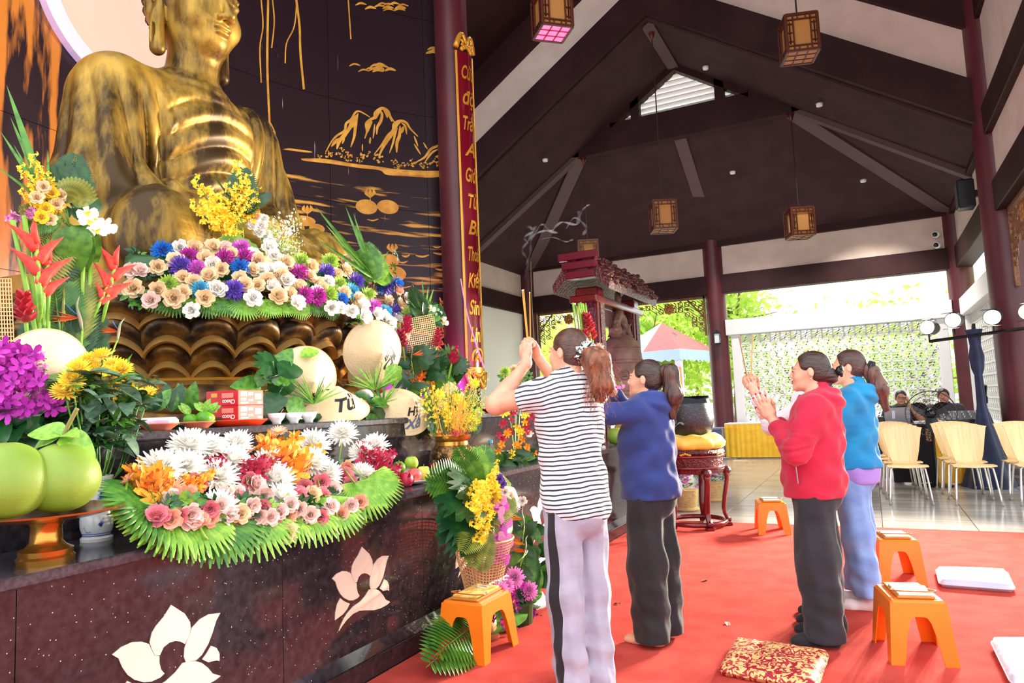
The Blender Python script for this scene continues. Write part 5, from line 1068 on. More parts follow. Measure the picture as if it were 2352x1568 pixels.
J1 = dict(sh=1.42, hip=0.88, head=(0, 0.0, 1.575), hyaw=0.12, hpitch=0.06, shy=0.0, lean=0.0, sw=0.165, fat=1.12,
          armL=((-0.235, 0.27, 1.345), (-0.055, 0.24, 1.545), (V3(0.22, 0.3, 0.9), (0.9, 0.1, -0.2)), dict(curl=(1.25, 1.2, 1.15, 1.1), thumb=0.2)),
          armR=((0.235, 0.25, 1.34), (0.085, 0.3, 1.565), (V3(-0.5, 0.2, 0.85), (-0.8, -0.3, -0.4)), dict(curl=(0.85, 0.95, 1.05, 1.1), thumb=0.35)),
          legs=std_legs(0.88, 0.085, 0.47, 0.01, -0.02), feet=[(-0.1, 1), (0.1, 1)], sock=cloth('dark_sock', rgb(40, 38, 42)), topname='striped_shirt',
          topf=dict(hem=0.775, sleeve=0.42, r=0.064, k=1.08, flare=0.006, fold=0.004, sag=0.012), pantf=dict(rk=0.08, ra=0.073, cuff=0.03, k=0.96))
person('person', 'woman in black and white striped shirt raising incense sticks before the altar', P1, H1, J1, STRIPE, GTR, hair=hair1)
for k, (dx, dy, tz) in enumerate(((-0.012, 0.0, 1.925), (0.0, 0.012, 1.93), (0.03, 0.02, 1.92))):
    a = toworld(P1, H1, (0.015+0.004*k, 0.3, 1.545)); b = toworld(P1, H1, (0.015+dx*1.6, 0.31+dy, tz))
    stick('incense_stick', ['leftmost', 'middle', 'rightmost'][k]+' of three lit incense sticks held up by the woman in stripes', a, b, 0.0032, INC, ASH, 'incense sticks held in hands')
# ---- woman in navy
P2, H2 = (-1.16, 3.96), -80
def hair2(t, Hc, HR):
    hair_cap(t, Hc, HR, DKH)
    def tail(P):
        Q = (P-Hc)@HR; d = sdf(Q, [('c', (0, -0.105, 0.055), (0, -0.145, 0.045), 0.03, 0.042, 0.02), ('c', (0, -0.145, 0.045), (0, -0.165, -0.08), 0.045, 0.05, 0.03), ('c', (0, -0.165, -0.08), (0, -0.165, -0.2), 0.05, 0.02, 0.03)])
        return d-0.003*np.sin(Q[:, 0]*180+Q[:, 1]*120)
    solid('ponytail', tail, Hc-V3(0.13, 0.28, 0.27), Hc+V3(0.13, 0, 0.13), 0.0055, DKV, t)
    m = MB(); m.tube(np.array([(0.03*math.cos(a), -0.112+0.01*math.cos(a), 0.056+0.03*math.sin(a)) for a in np.linspace(0, 6.28, 14)])@HR.T+Hc, 0.008, 6, cap=False); m.build('hair_tie', BLKP, t, smooth=True)
J2 = dict(sh=1.31, hip=0.83, head=(0, -0.015, 1.455), hyaw=0.1, hpitch=0.1, shy=-0.02, lean=-0.02, sw=0.158, fat=1.0,
          armL=((-0.225, 0.225, 1.265), (-0.05, 0.24, 1.41), (V3(0.25, 0.25, 0.9), (0.9, -0.1, -0.2)), dict(curl=0.6, thumb=0.3)), armR=((0.225, 0.2, 1.25), (0.055, 0.25, 1.42), (V3(-0.25, 0.25, 0.9), (-0.9, -0.1, -0.2)), dict(curl=0.6, thumb=0.3)),
          legs=std_legs(0.83, 0.085, 0.44, 0.0, -0.01), feet=[(-0.12, 1), (0.12, 1)], topname='navy_hoodie', topf=dict(hem=0.79, sleeve=1.78, r=0.068, k=1.14, flare=0.014, hood=1, fold=0.004), pantf=dict(rk=0.105, ra=0.098, cuff=0.03, k=1.06))
person('person', 'woman with dark ponytail in navy blue hooded jacket praying behind the striped woman', P2, H2, J2, cloth('navy_jersey', rgb(44, 62, 132), rgb(34, 50, 112)), cloth('black_trousers', rgb(34, 31, 34), rgb(26, 24, 28)), hair=hair2)
# ---- woman in red, palms together
P3, H3 = (-0.325, 4.26), -90
def hair3(t, Hc, HR):
    hair_cap(t, Hc, HR, DKH, fn=lambda Q: sd_ell(Q, (0, -0.118, -0.03), (0.05, 0.038, 0.045))-0.002*np.sin(Q[:, 2]*200))
    m = MB(); m.ball((0, 0, 0), (0.03, 0.022, 0.028), 10)
    for k in range(5): a = k*1.256; m.ball((0.022*math.cos(a), -0.008, 0.022*math.sin(a)), (0.014, 0.01, 0.014), 7)
    m.build('hair_clip', BLKP, t, smooth=True, loc=Hc+HR@V3(-0.01, -0.152, 0.0), M=HR)
    m = MB(); m.ball((0, 0, 0), 0.006, 8); m.build('earring', mat('silver_earring', rgb(220, 220, 224), 0.2, 0.9), t, smooth=True, loc=Hc+HR@V3(-0.086, -0.008, -0.04))
J3 = dict(sh=1.285, hip=0.83, head=(0, -0.03, 1.455), hyaw=0.0, hpitch=0.02, shy=-0.05, lean=-0.05, sw=0.165, fat=1.05, nail=NAIL,
          armL=((-0.235, 0.05, 1.03), (-0.032, 0.175, 1.185), (V3(0.06, 0.42, 0.9), (1, 0, 0)), dict(curl=0.06, spread=0.1, thumb=0.45)), armR=((0.235, 0.05, 1.03), (0.03, 0.18, 1.19), (V3(-0.06, 0.42, 0.9), (-1, 0, 0)), dict(curl=0.06, spread=0.16, thumb=0.45)),
          legs=std_legs(0.83, 0.085, 0.44, 0.0, -0.01), feet=[(-0.12, 1), (0.12, 1)], sock=cloth('black_sock', rgb(36, 35, 40)), topname='red_hoodie', topf=dict(hem=0.775, sleeve=1.86, r=0.076, k=1.2, flare=0.012, hood=1, fold=0.004, sag=0.0), pantf=dict(rk=0.108, ra=0.1, cuff=0.035, k=1.1))
t3 = person('person', 'woman in bright red hooded jacket with palms pressed together', P3, H3, J3, cloth('red_jersey', rgb(204, 28, 66), rgb(188, 20, 56)), cloth('black_crinkle_trousers', rgb(42, 42, 48), rgb(32, 32, 38)), hair=hair3)
m = MB(); m.box((-0.003, -0.004, -0.06), (0.003, 0.004, 0.06), 0.002); m.box((-0.005, -0.004, 0.03), (0.005, 0.004, 0.055), 0.002, 0); m.build('pocket_zip', mat('silver_zip', rgb(160, 120, 130), 0.3, 0.8), t3, loc=(-0.196, 0.06, 0.92), M=rotx(-0.05))
# ---- woman in turquoise
P4, H4 = (-0.15, 5.02), -82
def hair4(t, Hc, HR):
    hair_cap(t, Hc, HR, CHE)
    def tail(P):
        Q = (P-Hc)@HR; d = sdf(Q, [('c', (0, -0.1, -0.01), (0, -0.14, -0.045), 0.035, 0.045, 0.02), ('c', (0, -0.14, -0.045), (0, -0.17, -0.14), 0.045, 0.052, 0.03), ('c', (0, -0.17, -0.14), (0, -0.2, -0.27), 0.05, 0.02, 0.03)]); return d-0.004*np.sin(Q[:, 0]*140+Q[:, 1]*130+20*Q[:, 2])
    solid('ponytail', tail, Hc-V3(0.13, 0.3, 0.33), Hc+V3(0.13, 0, 0.08), 0.006, CHV, t)
    m = MB(); m.box((-0.028, -0.012, -0.02), (0.028, 0.012, 0.02), 0.005); m.box((-0.02, -0.02, -0.012), (0.02, 0.02, 0.03), 0.004); m.build('hair_clip', BLKP, t, loc=Hc+HR@V3(-0.01, -0.135, 0.005), M=HR@rotx(0.4))
J4 = dict(sh=1.315, hip=0.85, head=(0, -0.03, 1.49), hyaw=0.12, hpitch=0.0, shy=-0.05, lean=-0.05, sw=0.16,
          armL=((-0.215, 0.08, 1.03), (-0.035, 0.2, 1.2), (V3(0.06, 0.4, 0.9), (1, 0, 0)), dict(curl=0.06, thumb=0.4)), armR=((0.215, 0.08, 1.03), (0.03, 0.2, 1.2), (V3(-0.06, 0.4, 0.9), (-1, 0, 0)), dict(curl=0.06, thumb=0.4)),
          legs=[((-0.085, 0, 0.83), (-0.085, -0.02, 0.45), (-0.085, -0.05, 0.08)), ((0.085, 0, 0.83), (0.085, 0.0, 0.45), (0.085, 0.03, 0.08))], feet=[(-0.1, 1), (0.1, 1)], sock=cloth('white_sock', rgb(236, 236, 240)), topname='turquoise_hoodie', topf=dict(hem=0.86, sleeve=1.85, r=0.068, k=1.12, flare=0.02, hood=1, fold=0.003), pantf=dict(rk=0.088, ra=0.085, cuff=0.085, k=1.04))
JEAN = cloth('light_blue_denim', rgb(134, 168, 222), rgb(112, 146, 206))
t4 = person('person', 'woman with long chestnut hair in turquoise jacket and pale jeans', P4, H4, J4, cloth('turquoise_jersey', rgb(20, 142, 196), rgb(12, 124, 182)), JEAN, hair=hair4)
solid('lilac_shirt_hem', lambda P: smax(smax(sd_ell(P, (0, -0.015, 0.86), (0.188, 0.152, 0.22))-0.004*np.sin(P[:, 0]*40+P[:, 1]*60), 0.765-P[:, 2], 0.006), P[:, 2]-0.92, 0.01), (-0.25, -0.25, 0.72), (0.25, 0.25, 0.95), 0.009, cloth('lilac_cotton', rgb(160, 132, 214)), t4)
# ---- woman in white behind the red one
P5, H5 = (-0.325, 4.66), -92
J5 = dict(sh=1.3, hip=0.83, head=(0, -0.02, 1.42), hyaw=0.0, hpitch=0.05, shy=0.02, lean=0.02, sw=0.145,
          armL=((-0.2, 0.22, 1.15), (-0.03, 0.325, 1.36), (V3(0.3, 0.3, 0.9), (0.9, -0.2, -0.2)), dict(curl=1.0, thumb=0.3)), armR=((0.2, 0.21, 1.14), (0.045, 0.315, 1.34), (V3(-0.3, 0.3, 0.9), (-0.9, -0.2, -0.2)), dict(curl=1.0, thumb=0.3)),
          legs=std_legs(0.83, 0.085, 0.44), feet=[(-0.1, 1), (0.1, 1)], sock=MATS['black_sock'], topname='white_hoodie', topf=dict(hem=0.8, sleeve=1.85, r=0.06, k=0.92), pantf=dict(rk=0.09, ra=0.085, cuff=0.03))
def hair5(t, Hc, HR):
    hair_cap(t, Hc, HR, DKH)
    m = MB()
    for s in (-1, 1): m.tube(np.array([(s*0.034+0.024*math.cos(a), 0.108, 0.005+0.02*math.sin(a)) for a in np.linspace(0, 6.28, 16)])@HR.T+Hc, 0.002, 5, cap=False); m.rod(HR@V3(s*0.06, 0.105, 0.01)+Hc, HR@V3(s*0.085, -0.01, 0.012)+Hc, 0.002, 5)
    m.build('glasses', BLKP, t)
person('person', 'woman in white hooded top, mostly hidden behind the red jacket, holding up incense', P5, H5, J5, cloth('white_fleece', rgb(240, 234, 238)), MATS['black_trousers'], hair=hair5, res=1.15)
for k, (dx, tz) in enumerate(((0.03, 1.72), (-0.04, 1.71))):
    stick('incense_stick', ['slanting incense stick held up in front of the pierced white screen', 'upright yellow incense stick held up in front of the pierced white screen'][k], toworld(P5, H5, (0.0, 0.35, 1.345)), toworld(P5, H5, (0, 0.36+dx*1.2, tz)), 0.0032, [mat('brown_incense', rgb(170, 110, 80), 0.85), INC][1-(k == 0)], None, 'incense sticks held in hands')
# ================================================================ stools, books, cushions
ORG = mat('orange_plastic', rgb(246, 128, 22), 0.32, col2=rgb(240, 116, 16), nscale=3, sub=0.0, spec=0.5)
def make_stool():
    t = thing('plastic_stool', 'x', 'stool'); H, a, b, A_, B_ = 0.3, 0.125, 0.16, 0.15, 0.19
    m = MB(); m.box((-a, -b, H-0.03), (a, b, H), 0.012); m.box((-a+0.03, -b+0.03, H-0.001), (a-0.03, b-0.03, H+0.003), 0.002); m.build('top', ORG, t)
    for k in range(4):
        wt, wb, off, offb = (a, A_, b, B_) if k % 2 == 0 else (b, B_, a, A_); lg = 0.062; arch = 0.225
        n = 12; inner = []
        for i in range(n+1):
            s = -1+2*i/n; x = s*(wb-lg); z = arch*(1-abs(s)**5.0) if abs(s) < 1 else 0; x = s*((wb-lg)+(wt-wb)*z/H); inner.append((x, z))
        P = [(-wb, 0)]+inner+[(wb, 0), (wt, H-0.012), (-wt, H-0.012)]; q = MB(); p = np.array(P)
        def pl(x, z, o): f = z/H; return (x, -(offb+(off-offb)*f)+o, z)
        for o1, o2 in ((0, 0.006),):
            nn = len(p); v = [pl(x, z, o1) for x, z in p]+[pl(x, z, o2) for x, z in p]; inn = list(range(1, n+2)); hi_l, hi_r = nn-1, nn-2
            F = []
            for i in range(n):   # strip from arch up to the apron edge
                pass
            top_pts = [(-wt+(2*wt)*i/n, H-0.012) for i in range(n+1)]; lv = [pl(x, z, 0) for x, z in inner]; tv = [pl(x, z, 0) for x, z in top_pts]; lv2 = [pl(x, z, 0.006) for x, z in inner]; tv2 = [pl(x, z, 0.006) for x, z in top_pts]
            q.grid([lv, tv]); q.grid([tv2, lv2]); q.grid([lv2, lv])
            for e, (bx, tx) in enumerate(((-wb, -wt), (wb, wt))):
                iv = inner[0] if e == 0 else inner[-1]; q.add([pl(bx, 0, 0), pl(iv[0], 0, 0), pl(tx, H-0.012, 0), pl(bx, 0, 0.006), pl(iv[0], 0, 0.006), pl(tx, H-0.012, 0.006)], [(0, 1, 2), (5, 4, 3), (0, 3, 4, 1), (0, 2, 5, 3)])
        q.build('leg_panel', ORG, t, M=rotz(k*PI/2), smooth=False)
    return t
stool0 = make_stool(); SG = 'orange plastic stools on the red carpet'
def place_stool(x, y, rz, label, first=False):
    if first: stool0.location = (x, y, 0.006); stool0.rotation_euler = (0, 0, rz); stool0['label'] = label; stool0['group'] = SG; return stool0
    return dup(stool0, (x, y, 0.006), rz, label, SG)
STO = [(-2.03, 3.47, -0.02, 'orange plastic stool beside the altar carrying a gold picture book', True), (0.09, 4.2, 0.22, 'orange plastic stool nearest on the right, in front of the pale jeans', False), (0.06, 5.78, 0.2, 'orange plastic stool behind the pale jeans near the grey cushion', False), (-0.97, 7.45, 0.25, 'orange plastic stool at the far carpet edge left of the red jacket', False)]
for s in STO: place_stool(*s)
WOODB = mat('varnished_board', rgb(206, 140, 66), 0.3, col2=rgb(182, 112, 44), nscale=3, stretch=(1, 12, 1)); PAPER = mat('cream_paper', rgb(248, 236, 210), 0.7)
GILT = mat('gilt_print', rgb(224, 170, 50), 0.4, col2=rgb(250, 222, 130), nscale=28, nrange=(0.45, 0.6))
def book(x, y, rz, label, gilt, group='sutra boards on stools'):
    t = thing('sutra_board', label, 'book', (x, y, 0.3095), rz, group)
    m = MB(); m.box((-0.085, -0.14, 0), (0.085, 0.14, 0.012), 0.003); m.build('board', WOODB, t)
    m = MB(); m.box((-0.075, -0.128, 0.012), (0.075, 0.075 if not gilt else 0.13, 0.022), 0.002); m.build('pages', GILT if gilt else PAPER, t)
    m = MB(); m.tube(bez((-0.085, -0.04, 0.02), (-0.1, -0.1, 0.03), (-0.05, -0.13, 0.034), (0.06, -0.135, 0.034), (0.1, -0.1, 0.03), (0.085, -0.04, 0.02)), 0.004, 6); m.build('handle_cord', mat('brown_cord', rgb(190, 104, 40), 0.5), t, smooth=True)
    for s in (-1, 1): m = MB(); m.ball((s*0.085, -0.04, 0.02), 0.008, 8); m.build('peg', WOODB, t, smooth=True)
    if gilt: m = MB(); m.tube(np.array([(0.032*math.cos(a)-0.0, 0.07+0.024*math.sin(a), 0.023) for a in np.linspace(0, 5.5, 18)]), 0.006, 6, flat=0.4); m.build('white_ring_mark', mat('white_print', rgb(250, 246, 240), 0.5), t)
book(-2.03, 3.47, 0.0, 'gilt printed sutra board on the stool beside the altar', True); book(0.09, 4.2, 0.22, 'cream sutra board on the nearest right stool', False); book(0.06, 5.78, 0.2, 'cream sutra board on the stool behind the pale jeans', False); book(-0.97, 7.45, 0.25, 'cream sutra board on the stool at the far carpet edge', False)
def cushion(name, label, c, n, z, mt, tufts=False, puff=0.02, edge=None):
    """c: four corners on the floor"""
    c = [V3(*q[:2], 0) for q in c]; o = sum(c)/4; t = thing(name, label, 'cushion', (o[0], o[1], 0.006)); rows = []; N = n
    def pt(u, v, top):
        uu, vv = 2*u-1, 2*v-1; rr = 0.16; e = max(abs(uu), abs(vv)); p = (c[0]*(1-u)*(1-v)+c[1]*u*(1-v)+c[2]*u*v+c[3]*(1-u)*v)-o
        k = max(0, min(1, (1-e)/0.16)); cut = max(0, (abs(uu)-0.86)/0.14)*max(0, (abs(vv)-0.86)/0.14); p = p*(1-0.05*cut)
        h = z*0.5+(z*0.5+puff*(1-uu*uu)*(1-vv*vv))*math.sqrt(max(0, 1-(1-k)**2))*(1 if top else -1)
        if tufts and top:
            for a, b in ((0.3, 0.3), (0.7, 0.3), (0.3, 0.7), (0.7, 0.7)): h -= 0.022*math.exp(-((u-a)**2+(v-b)**2)/0.0022)
            for a in (0.3, 0.7): h -= 0.008*math.exp(-((u-a)/0.03)**2)+0.008*math.exp(-((v-a)/0.03)**2)
        return (p[0], p[1], max(h, 0.0))
    m = MB(); m.grid([[pt(i/N, j/N, True) for j in range(N+1)] for i in range(N+1)]); m.grid([[pt(i/N, j/N, False) for j in range(N+1)] for i in range(N+1)]); m.build('pad', mt, t, smooth=True)
    if tufts:
        for a, b in ((0.3, 0.3), (0.7, 0.3), (0.3, 0.7), (0.7, 0.7)): m = MB(); m.ball(V3(*pt(a, b, True)), (0.012, 0.012, 0.005), 8); m.build('tuft_button', mt, t, smooth=True)
    else: m = MB(); R = [pt(i/N, 0, 1) for i in range(N+1)]+[pt(1, j/N, 1) for j in range(N+1)]+[pt(1-i/N, 1, 1) for i in range(N+1)]+[pt(0, 1-j/N, 1) for j in range(N+1)]; R = np.array(R); R[:, 2] = z*0.5; m.tube(R, 0.004, 5); m.build('piping', mt, t, smooth=True)
    return t
GRYC = cloth('grey_lilac_linen', rgb(206, 200, 216), rgb(196, 190, 208))
cushion('floor_cushion', 'flat pale grey cushion lying right of the stool on the carpet', [at(2158, 1352, z=0), at(2334, 1366, z=0), at(2314, 1322, z=0), at(2150, 1316, z=0)], 20, 0.05, GRYC)
cushion('floor_cushion', 'pale grey cushion cut off by the bottom right corner', [at(2325, 1590, z=0), at(2500, 1600, z=0), at(2440, 1488, z=0), at(2275, 1486, z=0)], 20, 0.055, GRYC)
BROC = mat('red_gold_brocade', rgb(170, 22, 44), 0.6)
N_, L_, B_ = nodes(BROC); tc = N_.new('ShaderNodeTexCoord'); vo = N_.new('ShaderNodeTexNoise'); vo.inputs['Scale'].default_value = 26; vo.inputs['Detail'].default_value = 1.5; vo.inputs['Distortion'].default_value = 2.2
r = N_.new('ShaderNodeValToRGB'); r.color_ramp.interpolation = 'CONSTANT'; r.color_ramp.elements[0].color = rgb(168, 22, 46); r.color_ramp.elements[1].position = 0.5; r.color_ramp.elements[1].color = rgb(240, 190, 120)
L_.new(tc.outputs['Object'], vo.inputs[0]); L_.new(vo.outputs[0], r.inputs[0]); L_.new(r.outputs[0], B_.inputs['Base Color'])
cushion('floor_cushion', 'red and gold brocade tufted cushion at the bottom edge of the carpet', [at(1648, 1556, z=0), at(1880, 1600, z=0), at(1908, 1515, z=0), at(1690, 1482, z=0)], 28, 0.05, BROC, True)
# fallen petals and leaves on the carpet
for k, (u, v, c, L) in enumerate([(1385, 1266, 'crimson', 'red petal'), (1615, 1334, 1, 'dark curled leaf'), (1424, 1386, 1, 'small green leaf'), (1452, 1262, 'cream', 'pale petal'), (1668, 1428, 'cream', 'tiny pale petal')]):
    p = at(u, v, z=0.012); o = put('fallen_leaf' if isinstance(c, int) else 'fallen_petal', fmesh('leaf', c), None, p, rotz(k*1.3), 0.06); tag(o, L+' fallen on the red carpet '+['left of the navy jacket trousers', 'right of the navy jacket trousers', 'between the striped and navy women', 'near the altar foot', 'near the brocade cushion'][k], 'petal' if not isinstance(c, int) else 'leaf')

# ================================================================ bowl gong on its stand
RED = mat('red_lacquer', rgb(116, 20, 28), 0.2, col2=rgb(92, 14, 22), nscale=4, coat=0.5); CARV = mat('carved_red_lacquer', rgb(104, 24, 28), 0.3, col2=rgb(70, 14, 18), nscale=30, bump=0.9, bscale=45); GOLDP = mat('gold_paint', rgb(226, 160, 60), 0.4, 0.3)
gx, gy = -1.74, 7.62
t = thing('gong_stand', 'round carved red lacquer stand with curved legs under the black bowl gong', 'stand', (gx, gy, 0.006), 0.3)
m = MB(); m.lathe([(0, 0.56), (0.3, 0.56), (0.315, 0.6), (0.3, 0.62), (0.31, 0.72), (0.3, 0.74), (0.33, 0.77), (0.31, 0.8), (0, 0.8)], 40); m.build('drum_top', CARV, t, smooth=True, ang=30)
for z in (0.62, 0.735): m = MB(); a = np.linspace(0, 2*PI, 41); m.tube(np.c_[0.312*np.cos(a), 0.312*np.sin(a), np.full(41, z)], 0.014, 8, cap=False); m.build('moulding', RED, t, smooth=True)
for k in range(5):
    c, s = math.cos(k*2*PI/5), math.sin(k*2*PI/5); prof = bez((0.3, 0, 0.6), (0.335, 0, 0.5), (0.3, 0, 0.3), (0.285, 0, 0.16), (0.32, 0, 0.07), (0.35, 0, 0.06), n=6); m = MB(); m.tube(prof@rotz(k*2*PI/5).T, [0.04]*6+[0.034]*12+[0.03]*6+[0.034]*6+[0.03], 8, flat=0.7); m.build('leg', RED, t, smooth=True)
    m = MB(); m.ball((0.335*c, 0.335*s, 0.57), (0.05, 0.05, 0.045), 10); m.build('knee_carving', CARV, t, smooth=True)
    m = MB()
    for q in range(5): a = k*2*PI/5+0.63+(q-2)*0.07; m.ball((0.315*math.cos(a), 0.315*math.sin(a), 0.77-abs(q-2)*0.006), (0.02, 0.02, 0.014), 6)
    m.build('gilt_rosette', GOLDP, t, smooth=True)
m = MB(); a = np.linspace(0, 2*PI, 41); m.tube(np.c_[0.3*np.cos(a), 0.3*np.sin(a), np.full(41, 0.05)], 0.026, 8, cap=False); m.build('foot_ring', RED, t, smooth=True)
for k in range(5): m = MB(); a = k*2*PI/5; m.box((-0.03, -0.04, 0), (0.04, 0.04, 0.03), 0.006, M=rotz(a), o=(0.32*math.cos(a), 0.32*math.sin(a), 0)); m.build('foot', RED, t)
m = MB(); n = 48; rows = []
for i, (r, z) in enumerate([(0.0, 0.02), (0.28, 0.0), (0.325, 0.03), (0.335, 0.08), (0.3, 0.13), (0.24, 0.155), (0, 0.155)]):
    rows.append([((r+(0.012*math.sin(j*1.1)+0.008*math.sin(j*2.7))*(r > 0.2))*math.cos(j*2*PI/n), (r+(0.012*math.sin(j*1.1)+0.008*math.sin(j*2.7))*(r > 0.2))*math.sin(j*2*PI/n), z+(0.012*math.sin(j*0.9+i))*(0.2 < r and z > 0.02)) for j in range(n)])
m.grid(rows, close=True); tag(m.build('gong_cushion', cloth('yellow_satin', rgb(248, 206, 92), rgb(240, 186, 66), 0.4), None, smooth=True, loc=(gx, gy, 0.807)), 'round yellow satin cushion under the black bowl gong', 'cushion')
t = thing('bowl_gong', 'large black hammered bowl gong resting on a yellow cushion', 'gong', (gx, gy, 0.963))
BGM = mat('black_hammered_bronze', rgb(62, 62, 68), 0.28, 0.7, col2=rgb(128, 118, 104), nscale=60, nrange=(0.55, 0.8), bump=0.25, bscale=90, stretch=(1, 1, 2.5))
m = MB(); m.lathe([(0, 0), (0.17, 0.0), (0.21, 0.02), (0.238, 0.1), (0.245, 0.17), (0.238, 0.26), (0.222, 0.33), (0.21, 0.36), (0.205, 0.4), (0.19, 0.4), (0.2, 0.32), (0.225, 0.17), (0.19, 0.05), (0, 0.04)], 56); m.build('bowl', BGM, t, smooth=True, ang=50)
m = MB(); m.lathe([(0.224, 0.325), (0.214, 0.362), (0.208, 0.401), (0.2, 0.402)], 56); m.build('smooth_rim', mat('polished_black_bronze', rgb(30, 32, 38), 0.12, 0.8), t, smooth=True)
m = MB(); m.ball((0, 0, 0.045), (0.05, 0.055, 0.05), 10); m.ball((0.01, -0.01, 0.075), (0.03, 0.03, 0.025), 8); tag(m.build('stone_ornament', mat('cream_quartz', rgb(246, 226, 170), 0.4, col2=rgb(240, 240, 230), nscale=20), None, smooth=True, loc=(gx+0.16, gy-0.2, 0.02)), 'small cream stone resting at the foot of the gong stand', 'stone')
# potted asters behind
BASK = mat('pale_wicker', rgb(226, 192, 132), 0.7, col2=rgb(196, 156, 96), nscale=30, bump=0.7, bscale=60, stretch=(1, 1, 5))
for k, (u, v, lab) in enumerate([(1580, 1172, 'wicker pot of purple asters seen between the gong stand legs'), (1640, 1150, 'wicker pot of purple asters sticking out right of the gong stand')]):
    p = at(u, v, z=0.0); B = Bouquet('potted_aster', lab, p, 'plant', 'potted asters')
    m = MB(); m.lathe([(0, 0), (0.13, 0), (0.15, 0.02), (0.115, 0.05), (0.135, 0.24), (0.14, 0.25), (0.12, 0.25), (0, 0.22)], 24); m.build('pot', BASK, B.t, smooth=True, ang=40)
    for q in range(60):
        a, r = uni(0, 6.28), uni(0, 0.2); z = 0.3+uni(0, 0.26)*(1-r*2); c = p+V3(r*math.cos(a), r*math.sin(a), z)
        if q < 34: B.add('daisy', RND.choice(['lilac', 'palepink', 'violet']), c, V3(math.cos(a)*r*3, math.sin(a)*r*3-0.5, 0.6), 0.02)
        else: B.leaf('leaf_cluster', RND.choice([0, 1]), c-V3(0, 0, 0.06), V3(math.cos(a), math.sin(a), 0.5), 0.09)

# ================================================================ bronze bell in its carved frame
bx = -3.42; t = thing('bell_frame', 'tall carved dark red lacquer frame holding the bronze bell', 'frame', (bx, 10.0, 0))
CARV2 = mat('carved_lacquer_gloss', rgb(72, 26, 28), 0.22, col2=rgb(120, 60, 48), nscale=40, nrange=(0.5, 0.62), bump=1.0, bscale=30)
for y in (-0.72, 0.95):
    m = MB(); m.box((-0.17, y-0.12, 0.3), (0.17, y+0.12, 2.95), 0.02); o = m.build('post', RED, t)
    for z0, z1 in ((0.5, 1.2), (1.28, 1.95), (2.02, 2.75)):
        m = MB(); m.box((0.171, y-0.085, z0), (0.185, y+0.085, z1), 0.006); m.box((-0.13, y-0.13, z0), (0.13, y-0.118, z1), 0.006); m.build('carved_panel', CARV2, o)
    m = MB(); m.box((-0.26, y-0.2, 0.0), (0.26, y+0.2, 0.3), 0.03); m.build('foot_block', RED, t)
m = MB(); m.box((-0.2, -1.0, 2.72), (0.2, 1.2, 2.82), 0.015); m.build('tie_beam', RED, t)
rr = random.Random(8); m = MB()
for sx, k in ((1, 0.0), (-1, 0.0)): m.add([(sx*0.1, -1.05, 3.4), (sx*0.1, 1.3, 3.4), (sx*0.42, 1.3, 2.98), (sx*0.42, -1.05, 2.98), (sx*0.4, -1.05, 2.86), (sx*0.4, 1.3, 2.86), (sx*0.02, 1.3, 3.25), (sx*0.02, -1.05, 3.25)], [(0, 1, 2, 3), (3, 2, 5, 4), (4, 5, 6, 7), (0, 3, 4, 7), (1, 6, 5, 2)])
m.build('roof_slopes', CARV2, t)
m = MB(); 
for k in range(130):
    y = rr.uniform(-1.05, 1.3); q = rr.random(); m.ball((0.1+0.33*q, y, 3.4-0.43*q+0.01), (rr.uniform(.025, .06), rr.uniform(.03, .07), rr.uniform(.02, .05)), 6, M=rotz(rr.random()*3))
o = m.build('roof_carving', CARV2, t, smooth=True); o['kind'] = 'stuff'
for k in range(3): m = MB(); m.box((-0.3+0.05*k, -1.1, 3.3-0.13*k), (0.26-0.02*k, -1.02+0.05*k, 3.41-0.13*k), 0.012); m.build('gable_moulding', mat('magenta_lit_lacquer', rgb(96, 6, 32), 0.25), t)  # magenta light on the near end is put into this lacquer's colour
m = MB(); m.box((-0.05, -0.72, 2.45), (0.05, 0.95, 2.7), 0.01); m.build('carved_rail', CARV, t)
BELL = mat('old_bronze', rgb(150, 116, 100), 0.55, 0.3, col2=rgb(124, 94, 82), nscale=6, bump=0.25, bscale=50)
t = thing('temple_bell', 'large brown bronze temple bell with dragon crown hung in the lacquer frame', 'bell', (bx+0.05, 10.42, 1.0))
prof = [(0.36, 0), (0.37, 0.03), (0.345, 0.06), (0.335, 0.2), (0.33, 0.5), (0.32, 0.9), (0.3, 1.12), (0.25, 1.26), (0.15, 1.35), (0, 1.38)]
m = MB(); m.lathe([(0.3, 0.0)]+prof, 48); m.build('bell_body', BELL, t, smooth=True, ang=45)
for z, r in ((0.12, 0.342), (0.44, 0.334), (0.5, 0.334), (0.92, 0.322), (0.97, 0.318), (1.16, 0.294)): m = MB(); a = np.linspace(0, 2*PI, 49); m.tube(np.c_[r*np.cos(a), r*np.sin(a), np.full(49, z)], 0.009, 6, cap=False); m.build('raised_band', BELL, t, smooth=True)
for k in range(4):
    a = -1.15+k*PI/2; R = frame((math.cos(a), math.sin(a), 0)); m = MB(); q = np.linspace(0, 2*PI, 25); m.tube(np.c_[0.075*np.cos(q), 0.075*np.sin(q), np.zeros(25)], 0.008, 6, cap=False)
    for x in (-0.025, 0, 0.025): m.rod((x, -0.04, 0), (x, 0.04, 0), 0.006, 5)
    for y in (-0.025, 0.01, 0.04): m.rod((-0.045, y, 0), (0.045, y, 0), 0.006, 5)
    m.build('longevity_emblem', BELL, t, smooth=True, loc=(0.328*math.cos(a), 0.328*math.sin(a), 0.74), M=R)
